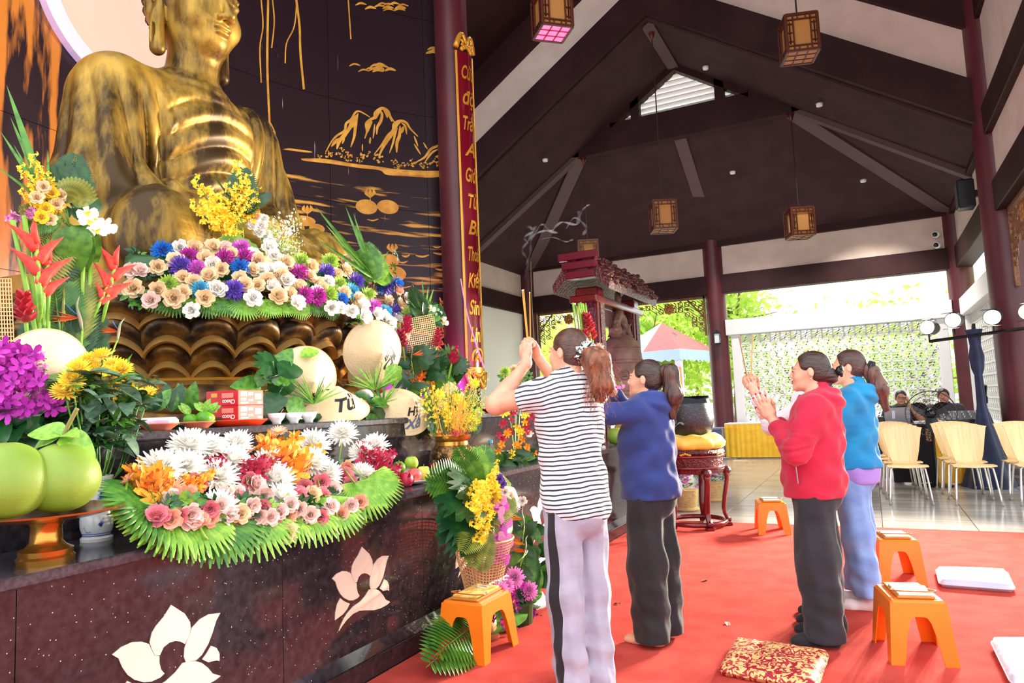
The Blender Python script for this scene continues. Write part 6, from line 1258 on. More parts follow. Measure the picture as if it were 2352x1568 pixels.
def dragon(P):
    pts = bez((0, -0.2, 1.36), (0, -0.22, 1.5), (0, -0.1, 1.66), (0, 0.08, 1.62), (0, 0.2, 1.5), (0, 0.24, 1.36), n=4); d = None
    for a, b in zip(pts, pts[1:]): e = sd_cone(P, a, b, 0.07, 0.07); d = e if d is None else smin(d, e, 0.03)
    d = smin(d, sd_cone(P, (0, -0.05, 1.66), (0.02, -0.08, 1.95), 0.06, 0.045), 0.04); d = smin(d, sd_cone(P, (0.02, -0.08, 1.95), (0.0, -0.02, 2.1), 0.045, 0.02), 0.03)
    for s in (-1, 1): d = smin(d, sd_ell(P, (0.0, s*0.23, 1.42), (0.1, 0.12, 0.09)), 0.03); d = smin(d, sd_cone(P, (s*0.06, s*0.2, 1.46), (s*0.12, s*0.3, 1.6), 0.025, 0.008), 0.02); d = smin(d, sd_cone(P, (s*0.05, s*0.15, 1.5), (s*0.13, s*0.12, 1.36), 0.04, 0.03), 0.03)
    return d-0.012*np.sin(P[:, 0]*70)*np.sin(P[:, 1]*60)*np.sin(P[:, 2]*65)
solid('dragon_crown', dragon, (-0.25, -0.45, 1.25), (0.25, 0.45, 2.2), 0.014, BELL, t)
m = MB(); m.rod((0, 0, 1.6), (0, 0, 1.72), 0.02); m.rod((0.0, 0.18, 1.55), (0, 0.18, 1.75), 0.02); m.build('hanger', BELL, t)

# ================================================================ chairs, tables, desk, men
PLY = mat('beech_plywood', rgb(246, 212, 158), 0.35, col2=rgb(238, 198, 140), nscale=2.5, stretch=(14, 1, 1)); CHR = mat('chrome', rgb(220, 218, 214), 0.12, 0.95)
def make_chair():
    t = thing('plywood_chair', 'x', 'chair'); prof = bez((0, -0.23, 0.425), (0, -0.2, 0.448), (0, 0.0, 0.445), (0, 0.12, 0.44), (0, 0.19, 0.47), (0, 0.225, 0.58), (0, 0.27, 0.75), (0, 0.31, 0.9), n=4); k = len(prof); rows, rows2 = [], []
    for i, p in enumerate(prof):
        s = i/(k-1)
        w = 0.215*math.sin(min(1, s/0.1)*PI/2)**0.5 if s < 0.1 else 0.215 if s < 0.32 else 0.215-0.09*math.sin(min(1, (s-0.32)/0.2)*PI/2) if s < 0.55 else 0.125+0.105*((s-0.55)/0.45)
        rows.append([(x*w, p[1]+0.03*x*x*(s > 0.55)*-1, p[2]+(0.0 if s < 0.98 else -0.03*x*x)) for x in np.linspace(-1, 1, 7)])
    R = np.array(rows); T = np.gradient(R, axis=0); Nn = np.cross(T, np.array([1.0, 0, 0])); Nn /= np.linalg.norm(Nn, axis=2)[..., None]; m = MB(); m.grid(R); m.grid((R+Nn*0.012)[::-1])
    e = [R[:, 0], R[:, -1]]; e2 = [(R+Nn*0.012)[:, 0], (R+Nn*0.012)[:, -1]]; m.grid([e[0], e2[0]]); m.grid([e2[1], e[1]]); m.grid([R[0], (R+Nn*0.012)[0]]); m.grid([R[-1], (R+Nn*0.012)[-1]]); m.build('shell', PLY, t, smooth=True, ang=60)
    for sx in (-1, 1):
        for sy in (-1, 1): m = MB(); m.tube(bez((sx*0.1, sy*0.13, 0.428), (sx*0.165, sy*0.16, 0.42), (sx*0.185, sy*0.175, 0.36), (sx*0.22, sy*0.24, 0.015), n=5), 0.011, 8); l = m.build('leg', CHR, t, smooth=True); m = MB(); m.rod((sx*0.218, sy*0.237, 0.04), (sx*0.2215, sy*0.242, 0), 0.0135, 8); m.build('foot_cap', mat('grey_rubber', rgb(150, 148, 146), 0.6), l, smooth=True)
    m = MB()
    for s in (-1, 1): m.rod((-0.11, s*0.13, 0.43), (0.11, s*0.13, 0.43), 0.01, 6)
    m.build('under_frame', CHR, t); return t
ch0 = make_chair(); CG = 'plywood chairs set out in rows on the tiled floor'; first = True
ROWN = ['front', 'second', 'third', 'fourth', 'fifth']
for ci, (x, n, nm) in enumerate([(-0.37, 2, 'beside the woman in turquoise'), (0.31, 4, 'of the left full row'), (0.98, 3, 'of the middle row by the yellow drape'), (1.6, 2, 'of the row at the right edge')]):
    for k in range(n):
        y = 9.72+0.52*k+0.05*ci; lab = f'beech plywood chair with chrome legs, {ROWN[k]} one {nm}'
        if first: ch0.location = (x, y, 0); ch0.rotation_euler = (0, 0, 0.05); ch0['label'] = lab; ch0['group'] = CG; first = False
        else: dup(ch0, (x-0.03*k, y, 0), 0.05, lab, CG)
YEL = cloth('yellow_pleated_satin', rgb(255, 206, 40), rgb(250, 188, 24), 0.45)
def pleats(m, x0, x1, y, z0, z1, amp=0.02, per=0.11, flare=0.0):
    n = int((x1-x0)/per*6); rows = []
    for z in np.linspace(z1, z0, 5): rows.append([(x0+(x1-x0)*i/n, y-amp*(0.5+0.5*math.sin(i*2*PI/6+0.7*math.sin(i*0.37)))*(0.35+0.65*(z1-z)/(z1-z0))-flare*(z1-z), z) for i in range(n+1)])
    m.grid(rows)
t = thing('skirted_table', 'long table with yellow pleated skirt below the pierced screen', 'table', (-2.0, 16.45, 0))
m = MB(); m.box((-0.95, -0.3, 0.74), (0.95, 0.3, 0.77), 0.006); m.build('table_top', mat('white_tablecloth', rgb(240, 236, 226), 0.8), t)
m = MB(); pleats(m, -0.95, 0.95, -0.31, 0.03, 0.745); m.build('skirt', YEL, t, smooth=True)
for x in (-0.85, 0.85):
    for y in (-0.22, 0.22): m = MB(); m.rod((x, y, 0), (x, y, 0.74), 0.018); m.build('leg', CHR, t)
m = MB(); m.box((-0.16, -0.1, 0), (0.16, 0.1, 0.16), 0.05); m.tube(bez((-0.1, 0, 0.15), (0, 0, 0.24), (0.1, 0, 0.15)), 0.012, 6); tag(m.build('black_bag', mat('black_nylon', rgb(34, 36, 48), 0.7), None, loc=(-2.0, 16.4, 0.77)), 'black soft bag on the yellow skirted table', 'bag')
t = thing('flight_case', 'blue grey equipment case on castors left of the yellow skirted table', 'case', (-3.28, 16.0, 0), 0.12)
m = MB(); m.box((-0.32, -0.28, 0.1), (0.32, 0.28, 0.68), 0.01); m.build('case_body', mat('blue_laminate', rgb(84, 96, 140), 0.45), t)
m = MB()
for x in (-0.32, 0.32):
    for y in (-0.28, 0.28): m.box((x-0.015, y-0.015, 0.09), (x+0.015, y+0.015, 0.69), 0.004)
for z in (0.1, 0.68): m.box((-0.33, -0.29, z-0.012), (0.33, -0.27, z+0.012), 0.004); m.box((-0.33, 0.27, z-0.012), (0.33, 0.29, z+0.012), 0.004)
m.build('metal_edges', CHR, t); m = MB(); m.box((0.02, -0.285, 0.42), (0.2, -0.279, 0.58)); m.build('label_plate', mat('pale_plate', rgb(190, 196, 214), 0.5), t); m = MB(); m.box((-0.24, -0.285, 0.28), (-0.02, -0.279, 0.32)); m.build('handle_slot', CHR, t)
for x in (-0.25, 0.25):
    for y in (-0.2, 0.2): m = MB(); m.lathe([(0, -0.02), (0.05, -0.02), (0.05, 0.02), (0, 0.02)], 14, M=roty(PI/2), o=(x, y, 0.05)); m.build('castor', mat('black_rubber', rgb(30, 30, 32), 0.7), t, smooth=True, ang=40)
# sound desk
DY = 12.05
t = thing('sound_desk', 'control desk draped in black and yellow cloth behind the chairs', 'desk', (0.75, DY, 0))
m = MB(); m.box((-0.55, -0.35, 0.8), (0.62, 0.35, 0.84), 0.008); m.build('desk_top', mat('black_cloth', rgb(28, 27, 32), 0.9), t)
m = MB(); pleats(m, -0.55, 0.0, -0.36, 0.02, 0.81, 0.015, 0.2); m.build('black_drape', MATS['black_cloth'], t, smooth=True); m = MB(); pleats(m, 0.0, 0.62, -0.37, 0.02, 0.81, 0.02, 0.12, 0.05); m.build('yellow_drape', YEL, t, smooth=True)
m = MB(); m.box((-0.1, -0.375, 0.6), (0.08, -0.368, 0.78)); m.build('bronze_plaque', mat('bronze_plaque', rgb(180, 140, 96), 0.5, col2=rgb(60, 40, 30), nscale=40, nrange=(0.48, 0.52)), t)
for x in (-0.48, 0.55): m = MB(); m.rod((x, 0.25, 0), (x, 0.25, 0.8), 0.025); m.build('leg', BLKP, t)
t = thing('laptop', 'open grey laptop in front of the man with glasses', 'laptop', (0.32, DY-0.05, 0.842), 0.1); m = MB(); m.box((-0.17, 0, 0), (0.17, 0.24, 0.015), 0.005); m.build('base', mat('grey_alloy', rgb(176, 178, 188), 0.35, 0.5), t)
m = MB(); m.box((-0.17, -0.006, 0), (0.17, 0.006, 0.235), 0.005); m.build('lid', MATS['grey_alloy'], t, loc=(0, -0.005, 0.012), M=rotx(0.2)); m = MB(); m.box((-0.07, -0.011, 0.07), (-0.03, -0.008, 0.19)); m.build('sticker', mat('pale_sticker', rgb(226, 220, 240), 0.5), t, loc=(0, -0.005, 0.012), M=rotx(0.2))
t = thing('mixing_console', 'black mixing console with papers at the right end of the desk', 'mixer', (1.12, DY, 0.842)); m = MB(); m.prism([(-0.25, 0), (0.25, 0), (0.25, 0.16), (-0.25, 0.05)], -0.25, 0.25, M=np.array([[0, 0, 1], [1, 0, 0], [0, 1, 0]])); m.build('body', BLKP, t)
for i in range(6):
    for j in range(3): m = MB(); m.rod((-0.2+0.08*i, -0.15+0.13*j, 0.07+0.03*j), (-0.2+0.08*i, -0.15+0.13*j, 0.1+0.03*j), 0.012, 6); m.build('knob', MATS['grey_alloy'], t)
m = MB(); m.box((-0.2, -0.1, 0), (0.2, 0.1, 0.04), 0.004); tag(m.build('paper_stack', mat('white_paper', rgb(236, 240, 240), 0.7), None, loc=(0.72, DY-0.2, 0.842)), 'stack of white papers on the desk beside the fan', 'papers')
# fan
t = thing('floor_fan', 'black wire guard fan seen edge on before the desk', 'fan', (0.72, DY-0.62, 0)); m = MB(); m.lathe([(0, 0), (0.2, 0), (0.2, 0.02), (0.03, 0.05), (0, 0.05)], 24); m.rod((0, 0, 0.03), (0, 0, 0.9), 0.02); m.build('stand', BLKP, t, smooth=True, ang=40)
WIR = mat('dark_wire', rgb(74, 64, 66), 0.4, 0.5); m = MB()
for r in (0.1, 0.18, 0.25, 0.31): a = np.linspace(0, 2*PI, 37); m.tube(np.c_[r*np.cos(a), np.full(37, -0.06+0.2*(r*r)), 1.0+r*np.sin(a)], 0.004 if r < 0.3 else 0.008, 5, cap=False)
for k in range(28): a = k*2*PI/28; m.rod((0.05*math.cos(a), -0.06, 1+0.05*math.sin(a)), (0.31*math.cos(a), -0.04, 1+0.31*math.sin(a)), 0.0022, 4)
m.build('wire_guard', WIR, t); m = MB(); m.ball((0, -0.02, 1.0), (0.075, 0.1, 0.075), 14); m.build('motor', mat('glossy_black_plastic', rgb(24, 26, 34), 0.15), t, smooth=True)
for k in range(3): m = MB(); m.grid(leafgrid(0.27, 0.16, 0, 0.1, 5), M=np.array([[1, 0, 0], [0, 0.5, 1], [0, 1, 0.2]])@rotz(k*2.1+0.5), o=(0, -0.03, 1.0)); m.build('blade', BLKP, t)
def man(name, label, loc, shirt, glasses, phone):
    def hr(t, Hc, HR):
        hair_cap(t, Hc, HR, BLK_H, thick=0.016)
        if glasses:
            m = MB()
            for s in (-1, 1): m.tube(np.array([(s*0.034+0.024*math.cos(a), 0.108, 0.005+0.018*math.sin(a)) for a in np.linspace(0, 6.28, 16)])@HR.T+Hc, 0.0025, 5, cap=False)
            m.rod(HR@V3(-0.01, 0.11, 0.008)+Hc, HR@V3(0.01, 0.11, 0.008)+Hc, 0.002, 5); m.build('glasses', BLKP, t)
    S = 1.05
    J = dict(sh=S, hip=0.52, head=(0, 0.03, 1.215), hyaw=0.05, wide=1.08, sw=0.19, fat=1.2, armL=((-0.26, 0.08, 0.86), (-0.1, 0.16, 1.1), (V3(0.1, -0.1, 0.9), (0.8, 0.3, 0)), dict(curl=0.6)) if phone else ((-0.25, 0.08, 0.82), (-0.12, 0.32, 0.87), (V3(0.2, 1, 0), (0, 0, -1)), dict(curl=0.2)), armR=((0.25, 0.08, 0.82), (0.14, 0.34, 0.875), (V3(-0.2, 1, 0), (0, 0, -1)), dict(curl=0.2)),
             legs=[((-0.1, 0, 0.52), (-0.12, 0.4, 0.5), (-0.12, 0.4, 0.08)), ((0.1, 0, 0.52), (0.12, 0.4, 0.5), (0.12, 0.4, 0.08))], feet=[(0, 1), (0, 1)], topname='t_shirt', topf=dict(hem=0.5, sleeve=0.75, r=0.08, k=1.25), pantf=dict(rk=0.08, ra=0.07, cuff=0.05))
    return person(name, label, loc, 183, J, shirt, MATS['black_trousers'], SKIN2, hr, res=1.5)
man('person', 'man with glasses in black t-shirt holding a phone to his ear behind the desk', (0.42, 12.8), cloth('black_tshirt', rgb(34, 34, 40)), True, True); man('person', 'man with short black hair in dark grey shirt seated right behind the fan', (1.0, 12.82), cloth('charcoal_shirt', rgb(64, 64, 72)), False, False)
for k, x in enumerate((0.42, 1.0)):
    t = thing('office_stool', 'plain dark stool under the '+('man on the phone' if k == 0 else 'man in the grey shirt'), 'stool', (x, 12.8, 0)); m = MB(); m.lathe([(0, 0.4), (0.18, 0.4), (0.18, 0.43), (0, 0.43)], 20); m.build('seat', BLKP, t)
    for q in range(4): a = q*PI/2+0.78; m = MB(); m.rod((0.12*math.cos(a), 0.12*math.sin(a), 0.4), (0.19*math.cos(a), 0.19*math.sin(a), 0), 0.012); m.build('leg', CHR, t)
# stage lamps on a wrapped stand
c = (STAGE[1]+STAGE[2])/2; t = thing('lamp_stand', 'lighting stand wrapped in navy cloth carrying the stage lamps', 'stand', (c[0], c[1], 0))
NAVY = cloth('navy_wrap_cloth', rgb(36, 44, 78), rgb(26, 32, 60)); m = MB(); rows = []
for z, r in ((0.0, 0.3), (0.25, 0.23), (0.6, 0.15), (0.9, 0.085), (1.1, 0.055), (1.3, 0.05), (1.5, 0.045), (1.58, 0.07), (1.75, 0.085), (1.9, 0.06), (2.0, 0.07), (2.12, 0.1)): rows.append([((r+0.12*r*math.sin(j*5*2*PI/36+z*2))*math.cos(j*2*PI/36), (r+0.12*r*math.sin(j*5*2*PI/36+z*2))*math.sin(j*2*PI/36), z) for j in range(36)])
m.grid(rows, close=True); m.build('cloth_wrap', NAVY, t, smooth=True); m = MB(); m.rod((0, 0, 0.02), (0, 0, 2.2), 0.025); m.build('pole', BLKP, t)
for k in range(3): a = k*2.09+0.4; m = MB(); m.box((0, -0.05, 0), (0.36, 0.05, 0.03), 0.008, M=rotz(a)); m.build('foot', NAVY, t)
bz = np.mean([p[2] for p in STAGE])-0.16-0.0; m = MB(); m.rod(STAGE[0]-V3(c[0], c[1], 0.2), STAGE[3]-V3(c[0], c[1], 0.2), 0.022); m.build('cross_bar', BLKP, t)
LAMP = mat('lamp_lens_glow', rgb(255, 240, 214), 0.3, emit=(1.0, 0.86, 0.66, 1), estr=26)
for k, p in enumerate(STAGE):
    tg = STAGE_T[k]; d = unit(V3(*tg)-p); F = frame(d); lt = thing('stage_lamp', ['leftmost', 'second', 'third', 'rightmost'][k]+' of the four glaring stage lamps on the cross bar', 'lamp', tuple(p), 0, 'stage lamps on the cross bar')
    m = MB(); m.lathe([(0, -0.2), (0.07, -0.2), (0.1, -0.12), (0.1, 0.02), (0.108, 0.03), (0.1, 0.035)], 24, M=F); m.build('can', BLKP, lt, smooth=True, ang=40); m = MB(); m.lathe([(0, 0.02), (0.095, 0.015)], 24, M=F); m.build('lens', LAMP, lt, smooth=True)
    for s in (-1, 1): m = MB(); m.box((-0.1, s*0.11-0.003, 0.03), (0.1, s*0.11+0.003, 0.16), M=F); m.build('barn_door', BLKP, lt)
    m = MB(); m.rod((0, 0, -0.1), (0, 0, -0.2), 0.012); m.build('yoke', BLKP, lt)

t = thing('equipment_rack', 'black sound equipment rack with cables left of the man on the phone', 'rack', (-0.12, 12.2, 0)); m = MB(); m.box((-0.28, -0.25, 0.05), (0.28, 0.25, 0.95), 0.02); m.build('case', BLKP, t)
for k in range(5): m = MB(); m.box((-0.25, -0.262, 0.15+0.15*k), (0.25, -0.25, 0.27+0.15*k), 0.004); u_ = m.build('unit_face', mat('dark_panel', rgb(44, 44, 50), 0.4), t); m = MB(); m.rod((0.15, -0.262, 0.21+0.15*k), (0.15, -0.275, 0.21+0.15*k), 0.018, 10); m.build('dial', MATS['grey_alloy'], u_)
m = MB(); m.box((-0.2, -0.12, 0.95), (0.16, 0.15, 1.16), 0.02); m.box((-0.1, -0.1, 1.16), (0.1, 0.1, 1.28), 0.02); m.build('lamp_unit', BLKP, t)
t = thing('video_camera', 'black video camera on a tripod beside the wrapped stand', 'camera', (1.5, 12.75, 0)); m = MB(); m.box((-0.05, -0.14, 1.12), (0.05, 0.12, 1.24), 0.015, M=rotx(0.3), o=(0, 0.35, 0.05)); m.rod((0, -0.1, 1.15), (0.02, -0.16, 1.36), 0.035, 10); m.build('body', BLKP, t)
for k in range(3): m = MB(); a = k*2.1; m.rod((0, 0, 1.15), (0.3*math.cos(a), 0.3*math.sin(a), 0), 0.014); m.build('leg', BLKP, t)
m = MB(); m.tube(bez(at(1218, 545, y=16.5), at(1222, 700, y=16.5), at(1234, 890, y=16.5)), 0.012, 5); tag(m.build('hanging_rope', mat('beige_rope', rgb(190, 160, 130), 0.9)), 'thin beige rope hanging beside the left far column', 'rope')
m = MB(); m.tube(bez(at(1058, 640, y=7.9), at(1075, 730, y=7.95), at(1112, 845, y=7.98)), 0.009, 5); tag(m.build('pink_cord', mat('pink_cord', rgb(230, 170, 190), 0.5)), 'thin pinkish cord slung across the column below the mural edge', 'cord')

# ================================================================ lanterns, wall fittings
LW = mat('lantern_wood', rgb(84, 36, 22), 0.4); LP = mat('lantern_paper', rgb(176, 122, 60), 0.7); LPB = mat('lantern_base_paper', rgb(190, 150, 104), 0.7); LPK = mat('lantern_pink_lamp', rgb(250, 120, 170), 0.5, emit=rgb(255, 110, 160), estr=1.0)
def make_lantern(loc, rz, top, label, pink=False):
    t = thing('hanging_lantern', label, 'lantern', loc, rz, 'hanging lanterns'); w, h = 0.2, 0.5
    m = MB()
    for sx in (-1, 1):
        for sy in (-1, 1): m.box((sx*w-0.018, sy*w-0.018, 0), (sx*w+0.018, sy*w+0.018, h), 0.004)
    for z in (0.0, h): 
        for k in range(4): m.box((-w, w-0.016, z-0.016), (w, w+0.016, z+0.016), M=rotz(k*PI/2))
    m.build('frame', LW, t)
    for k in range(4):
        R = rotz(k*PI/2); m = MB()
        for x in (-0.11, 0.11): m.box((x-0.008, w-0.01, 0), (x+0.008, w+0.012, h), M=R)
        for z in (0.07, h-0.07): m.box((-w, w-0.01, z-0.008), (w, w+0.012, z+0.008), M=R)
        for sx in (-1, 1):
            for z in (0.13, 0.25, 0.37): m.box((sx*0.11, w-0.01, z-0.006), (sx*w, w+0.01, z+0.006), M=R)
            for z0, z1 in ((0.0, 0.07), (h-0.07, h)): m.box((sx*0.05-0.006, w-0.01, z0), (sx*0.05+0.006, w+0.01, z1), M=R); m.box((sx*0.155-0.006, w-0.01, 0.1), (sx*0.155+0.006, w+0.01, h-0.1), M=R)
        m.build('side_lattice', LW, t); m = MB(); m.box((-w+0.02, w-0.022, 0.01), (w-0.02, w-0.016, h-0.01), M=R); m.build('paper_pane', LP, t)
    g = MB()
    for x in (-0.066, 0.066): g.box((x-0.008, -w, -0.012), (x+0.008, w, 0.008)); g.box((-w, x-0.008, -0.012), (w, x+0.008, 0.008))
    g.build('base_grid', LW if not pink else mat('pink_lit_wood', rgb(190, 50, 90), 0.5), t)
    for i in (-1, 0, 1):
        for j in (-1, 0, 1): m = MB(); m.box((i*0.132-0.058, j*0.132-0.058, -0.002), (i*0.132+0.058, j*0.132+0.058, 0.004)); m.build('base_pane', LPK if pink else LPB, t)
    m = MB(); m.rod((0, 0, h), (0, 0, top-loc[2]), 0.011, 6); m.build('cord', mat('dark_cord', rgb(40, 24, 22), 0.6), t)
    m = MB(); m.lathe([(0.0, 0), (0.07, 0), (0.03, -0.12), (0.012, -0.16)], 12, o=(0, 0, top-loc[2])); m.build('ceiling_rose', LW, t, smooth=True)
make_lantern((-3.3, 8.1, 6.12), 0.75, 8.9, 'hanging wooden lantern with pink lit base at the top edge', True); make_lantern((-0.49, 9.95, 5.85), 0.3, 8.2, 'large hanging wooden lantern at upper right below the sloping beam')
make_lantern((RIDGE, 12.3, 4.35), 0.45, 8.07, 'hanging wooden lantern on the ridge line left of the middle rafter'); make_lantern((-0.93, 13.9, 4.24), 0.4, 6.6, 'hanging wooden lantern before the cream frieze above the pierced screen'); make_lantern((-5.1, 13.9, 4.24), 0.4, 6.6, 'hanging wooden lantern whose cord drops behind the bell frame')
t = thing('wall_speaker', 'black box loudspeaker on the right wall frieze', 'speaker', (RX-0.02, 13.3, 4.2), PI/2); m = MB(); m.box((-0.15, 0, 0), (0.15, 0.24, 0.46), 0.02); m.build('cabinet', BLKP, t); m = MB(); m.box((-0.13, 0.235, 0.03), (0.13, 0.25, 0.43), 0.01); m.build('grille', mat('dark_mesh', rgb(44, 46, 50), 0.8), t); m = MB(); m.box((-0.05, -0.05, 0.18), (0.05, 0.0, 0.28)); m.build('bracket', BLKP, t)
for k, z in enumerate((4.28, 4.5)): t = thing('security_camera', ['lower', 'upper'][k]+' of two white dome cameras in the far right corner', 'camera', (1.45, 16.72, z)); m = MB(); m.ball((0, 0, 0), 0.075, 12); m.build('housing', mat('white_plastic', rgb(240, 240, 238), 0.4), t, smooth=True); m = MB(); m.ball((-0.02, -0.045, -0.01), 0.05, 10); m.build('dome', mat('glossy_black_plastic', rgb(24, 26, 34), 0.15), t, smooth=True); m = MB(); m.rod((0, 0, 0), (0.05, 0.12, 0.02), 0.03); m.build('mount', MATS['white_plastic'], t)
def sconce(p, label, d=(0, -1, 0)):
    t = thing('wall_lamp', label, 'lamp', p); m = MB(); m.box((-0.07, -0.07, 0), (0.07, 0.07, 0.02), 0.004); m.prism([(-0.08, 0.24), (0.08, 0.24), (0.0, 0.33)], -0.08, 0.08, M=np.array([[1, 0, 0], [0, 0, 1], [0, 1, 0]]))
    for x in (-0.06, 0.06):
        for y in (-0.06, 0.06): m.rod((x, y, 0.0), (x, y, 0.25), 0.007, 5)
    m.build('frame', BLKP, t); m = MB(); m.box((-0.056, -0.056, 0.02), (0.056, 0.056, 0.235)); m.build('glass', mat('frosted_glass', rgb(220, 232, 232), 0.4), t); m = MB(); m.rod((0, 0, 0.3), (d[0]*-0.15, d[1]*-0.15, 0.3), 0.012); m.build('arm', BLKP, t)
sconce((-3.06, FY-0.36, 2.58), 'small lantern lamp on the middle far column'); sconce((-7.75, FY-0.36, 2.55), 'small lantern lamp on the left far column behind the raised hands')
# ---- verse board on the column
BRDM = mat('red_lacquer_board', rgb(118, 14, 34), 0.18, coat=0.6); GOLDL = mat('gold_leaf', rgb(228, 164, 52), 0.35, 0.35)
cb_ = V3(-4.95, 8.3, 0); an = math.radians(-12); bt = thing('verse_board', 'tall red lacquer board with gilt frame and vertical gold calligraphy on the column', 'sign', (cb_[0], cb_[1], 0)); RB = 0.29
def bcyl(a, z, r=RB): return (r*math.cos(an+a), r*math.sin(an+a), z)
zb0, zb1 = 1.86, 6.28
def bstrip(a0, a1, z0, z1, r0, r1, name, mt, n=8):
    m = MB(); A_ = np.linspace(a0, a1, n); m.grid([[bcyl(a, z0, r0), bcyl(a, z1, r0), bcyl(a, z1, r1), bcyl(a, z0, r1)] for a in A_], close=True); m.f += [(0, 1, 2, 3), (n*4-1, n*4-2, n*4-3, n*4-4)]; m.m += [0, 0]; return m.build(name, mt, bt, smooth=True, ang=40)
bstrip(-0.62, 0.62, zb0, zb1, RB-0.03, RB, 'board', BRDM, 14)
for a0, a1 in ((-0.66, -0.56), (0.56, 0.66)): bstrip(a0, a1, zb0, zb1, RB-0.02, RB+0.012, 'gilt_edge', GOLDL)
bstrip(-0.62, 0.62, zb0-0.06, zb0+0.02, RB-0.02, RB+0.014, 'gilt_edge', GOLDL, 12)
for z0, sg in ((zb1, 1), (zb0, -1)):
    m = MB()
    for s in (-1, 1):
        P = [bcyl(s*(0.62-0.5*t), z0+sg*(0.05+0.2*math.sin(t*2.4))+0.0, RB+0.005) for t in np.linspace(0, 1.15, 9)]; m.tube(P, np.linspace(0.045, 0.022, 9), 6)
        q = np.linspace(0, 5, 12); m.tube([bcyl(s*(0.34+0.16*math.cos(t)*(1-t/8)), z0+sg*(0.12+0.05*math.sin(t)*(1-t/8)), RB+0.01) for t in q], 0.02, 6)
    for k in range(7): m.ball(bcyl(-0.3+0.1*k, z0+sg*(0.04+0.05*math.sin(k*0.52)), RB), 0.035, 6)
    m.build('gilt_crest', GOLDL, bt, smooth=True)
m = MB(); m.tube([bcyl(0.35*math.cos(t), zb0+0.14+0.13*math.sin(t), RB+0.006) for t in np.linspace(-0.3, 3.44, 16)], 0.018, 6)
for k in range(5): m.ball(bcyl(-0.14+0.07*k, zb0+0.12+0.03*(2-abs(k-2)), RB+0.004), (0.02, 0.02, 0.04), 6)
m.build('gilt_lotus', GOLDL, bt, smooth=True)
words = ['Cứu', 'độ', 'Trần', 'A', 'Giới', 'Từ', 'Bi', 'Thoát', 'Kiếp', 'Sinh', 'Linh']
for k, wd in enumerate(words):
    me, co = text_mesh(wd, 0.28, 0.006, 0.3); wmax = max(0.14, np.abs(co[:, 0]).max()); zc_ = zb1-0.3-k*(zb1-zb0-0.75)/10
    out = np.array([bcyl(min(0.5, max(-0.5, x*0.135/wmax/RB)), zc_+y, RB+0.006) for x, y, _ in co]); me.vertices.foreach_set('co', out.astype(np.float32).ravel()); me.materials.append(GOLDL); me.update(); put('gilt_word', me, bt)
# ================================================================ offerings on the lower tier
def tov(p): return unit(CAMP-V3(*p))
RIGHT = V3(0.89, 0.45, 0); UPV = V3(0, 0, 1)
BRASS = mat('polished_brass', rgb(206, 152, 70), 0.2, 0.85, col2=rgb(186, 128, 54), nscale=5)
dp = at(105, 1292, z=T1); t = thing('footed_dish', 'brass footed dish holding green pomelos at the left altar edge', 'dish', tuple(dp))
m = MB(); m.lathe([(0, 0), (0.082, 0), (0.085, 0.02), (0.078, 0.028), (0.08, 0.045), (0.06, 0.056), (0.048, 0.07), (0.045, 0.12), (0.055, 0.137)], 40); m.build('foot', BRASS, t, smooth=True, ang=40)
m = MB(); m.lathe([(0.0, 0.13), (0.055, 0.134), (0.15, 0.148), (0.232, 0.168), (0.234, 0.174), (0.15, 0.156), (0, 0.142)], 48); m.build('dish', BRASS, t, smooth=True, ang=50)
POM = mat('pomelo_rind', rgb(142, 168, 62), 0.5, col2=rgb(118, 150, 46), nscale=3, bump=0.08, bscale=110)
def pomelo(c, r, label, stemmed, axis=(0, 0, 1)):
    t = thing('pomelo', label, 'pomelo', tuple(c-V3(0, 0, r)), 0, 'pomelos on the brass dish'); F = frame(axis); m = MB(); m.lathe(bez((0, -0.94), (0.3, -0.92), (0.66, -0.75), (0.93, -0.4), (1.0, -0.05), (0.94, 0.3), (0.76, 0.62), (0.48, 0.86), (0.2, 0.97), (0.05, 0.96), (0, 0.95), n=4), 64, M=F*r, o=(0, 0, r)); m.build('fruit', POM, t, smooth=True)
    if stemmed:
        m = MB(); a = V3(0, 0, r)+F@V3(0, 0, r*0.93); m.tube(bez(a, a+V3(0.0, 0.01, 0.04), a+RIGHT*0.05+V3(0, 0, 0.12)), 0.007, 6); s = m.build('stalk', mat('brown_stalk', rgb(140, 128, 70), 0.7), t, smooth=True)
        for d, sz in ((-RIGHT+UPV*0.35, 0.13), (-RIGHT*0.9-UPV*0.1, 0.12), (RIGHT*0.9-UPV*0.45, 0.13), (RIGHT*0.3+tov(dp)*0.6+UPV*0.1, 0.1)): x = unit(d); z = unit(tov(dp)+UPV*0.8-x*((tov(dp)+UPV*0.8)@x)); put('leaf', fmesh('big_leaf', 2), t, a+V3(0, 0, 0.03), np.stack([x, np.cross(z, x), z], 1), sz)
pz = T1+0.165
c1 = at(140, 1120, x=dp[0]+0.05); pomelo(V3(c1[0], c1[1], pz+0.112), 0.118, 'green pomelo with stalk and leaves at the front of the brass dish', True); c2 = at(15, 1125, x=dp[0]+0.02); pomelo(V3(c2[0], c2[1], pz+0.118), 0.124, 'green pomelo on the dish cut by the left picture edge', False); pomelo(V3(c1[0]-0.13, c1[1]+0.03, pz+0.1), 0.105, 'green pomelo half hidden at the back of the brass dish', False)
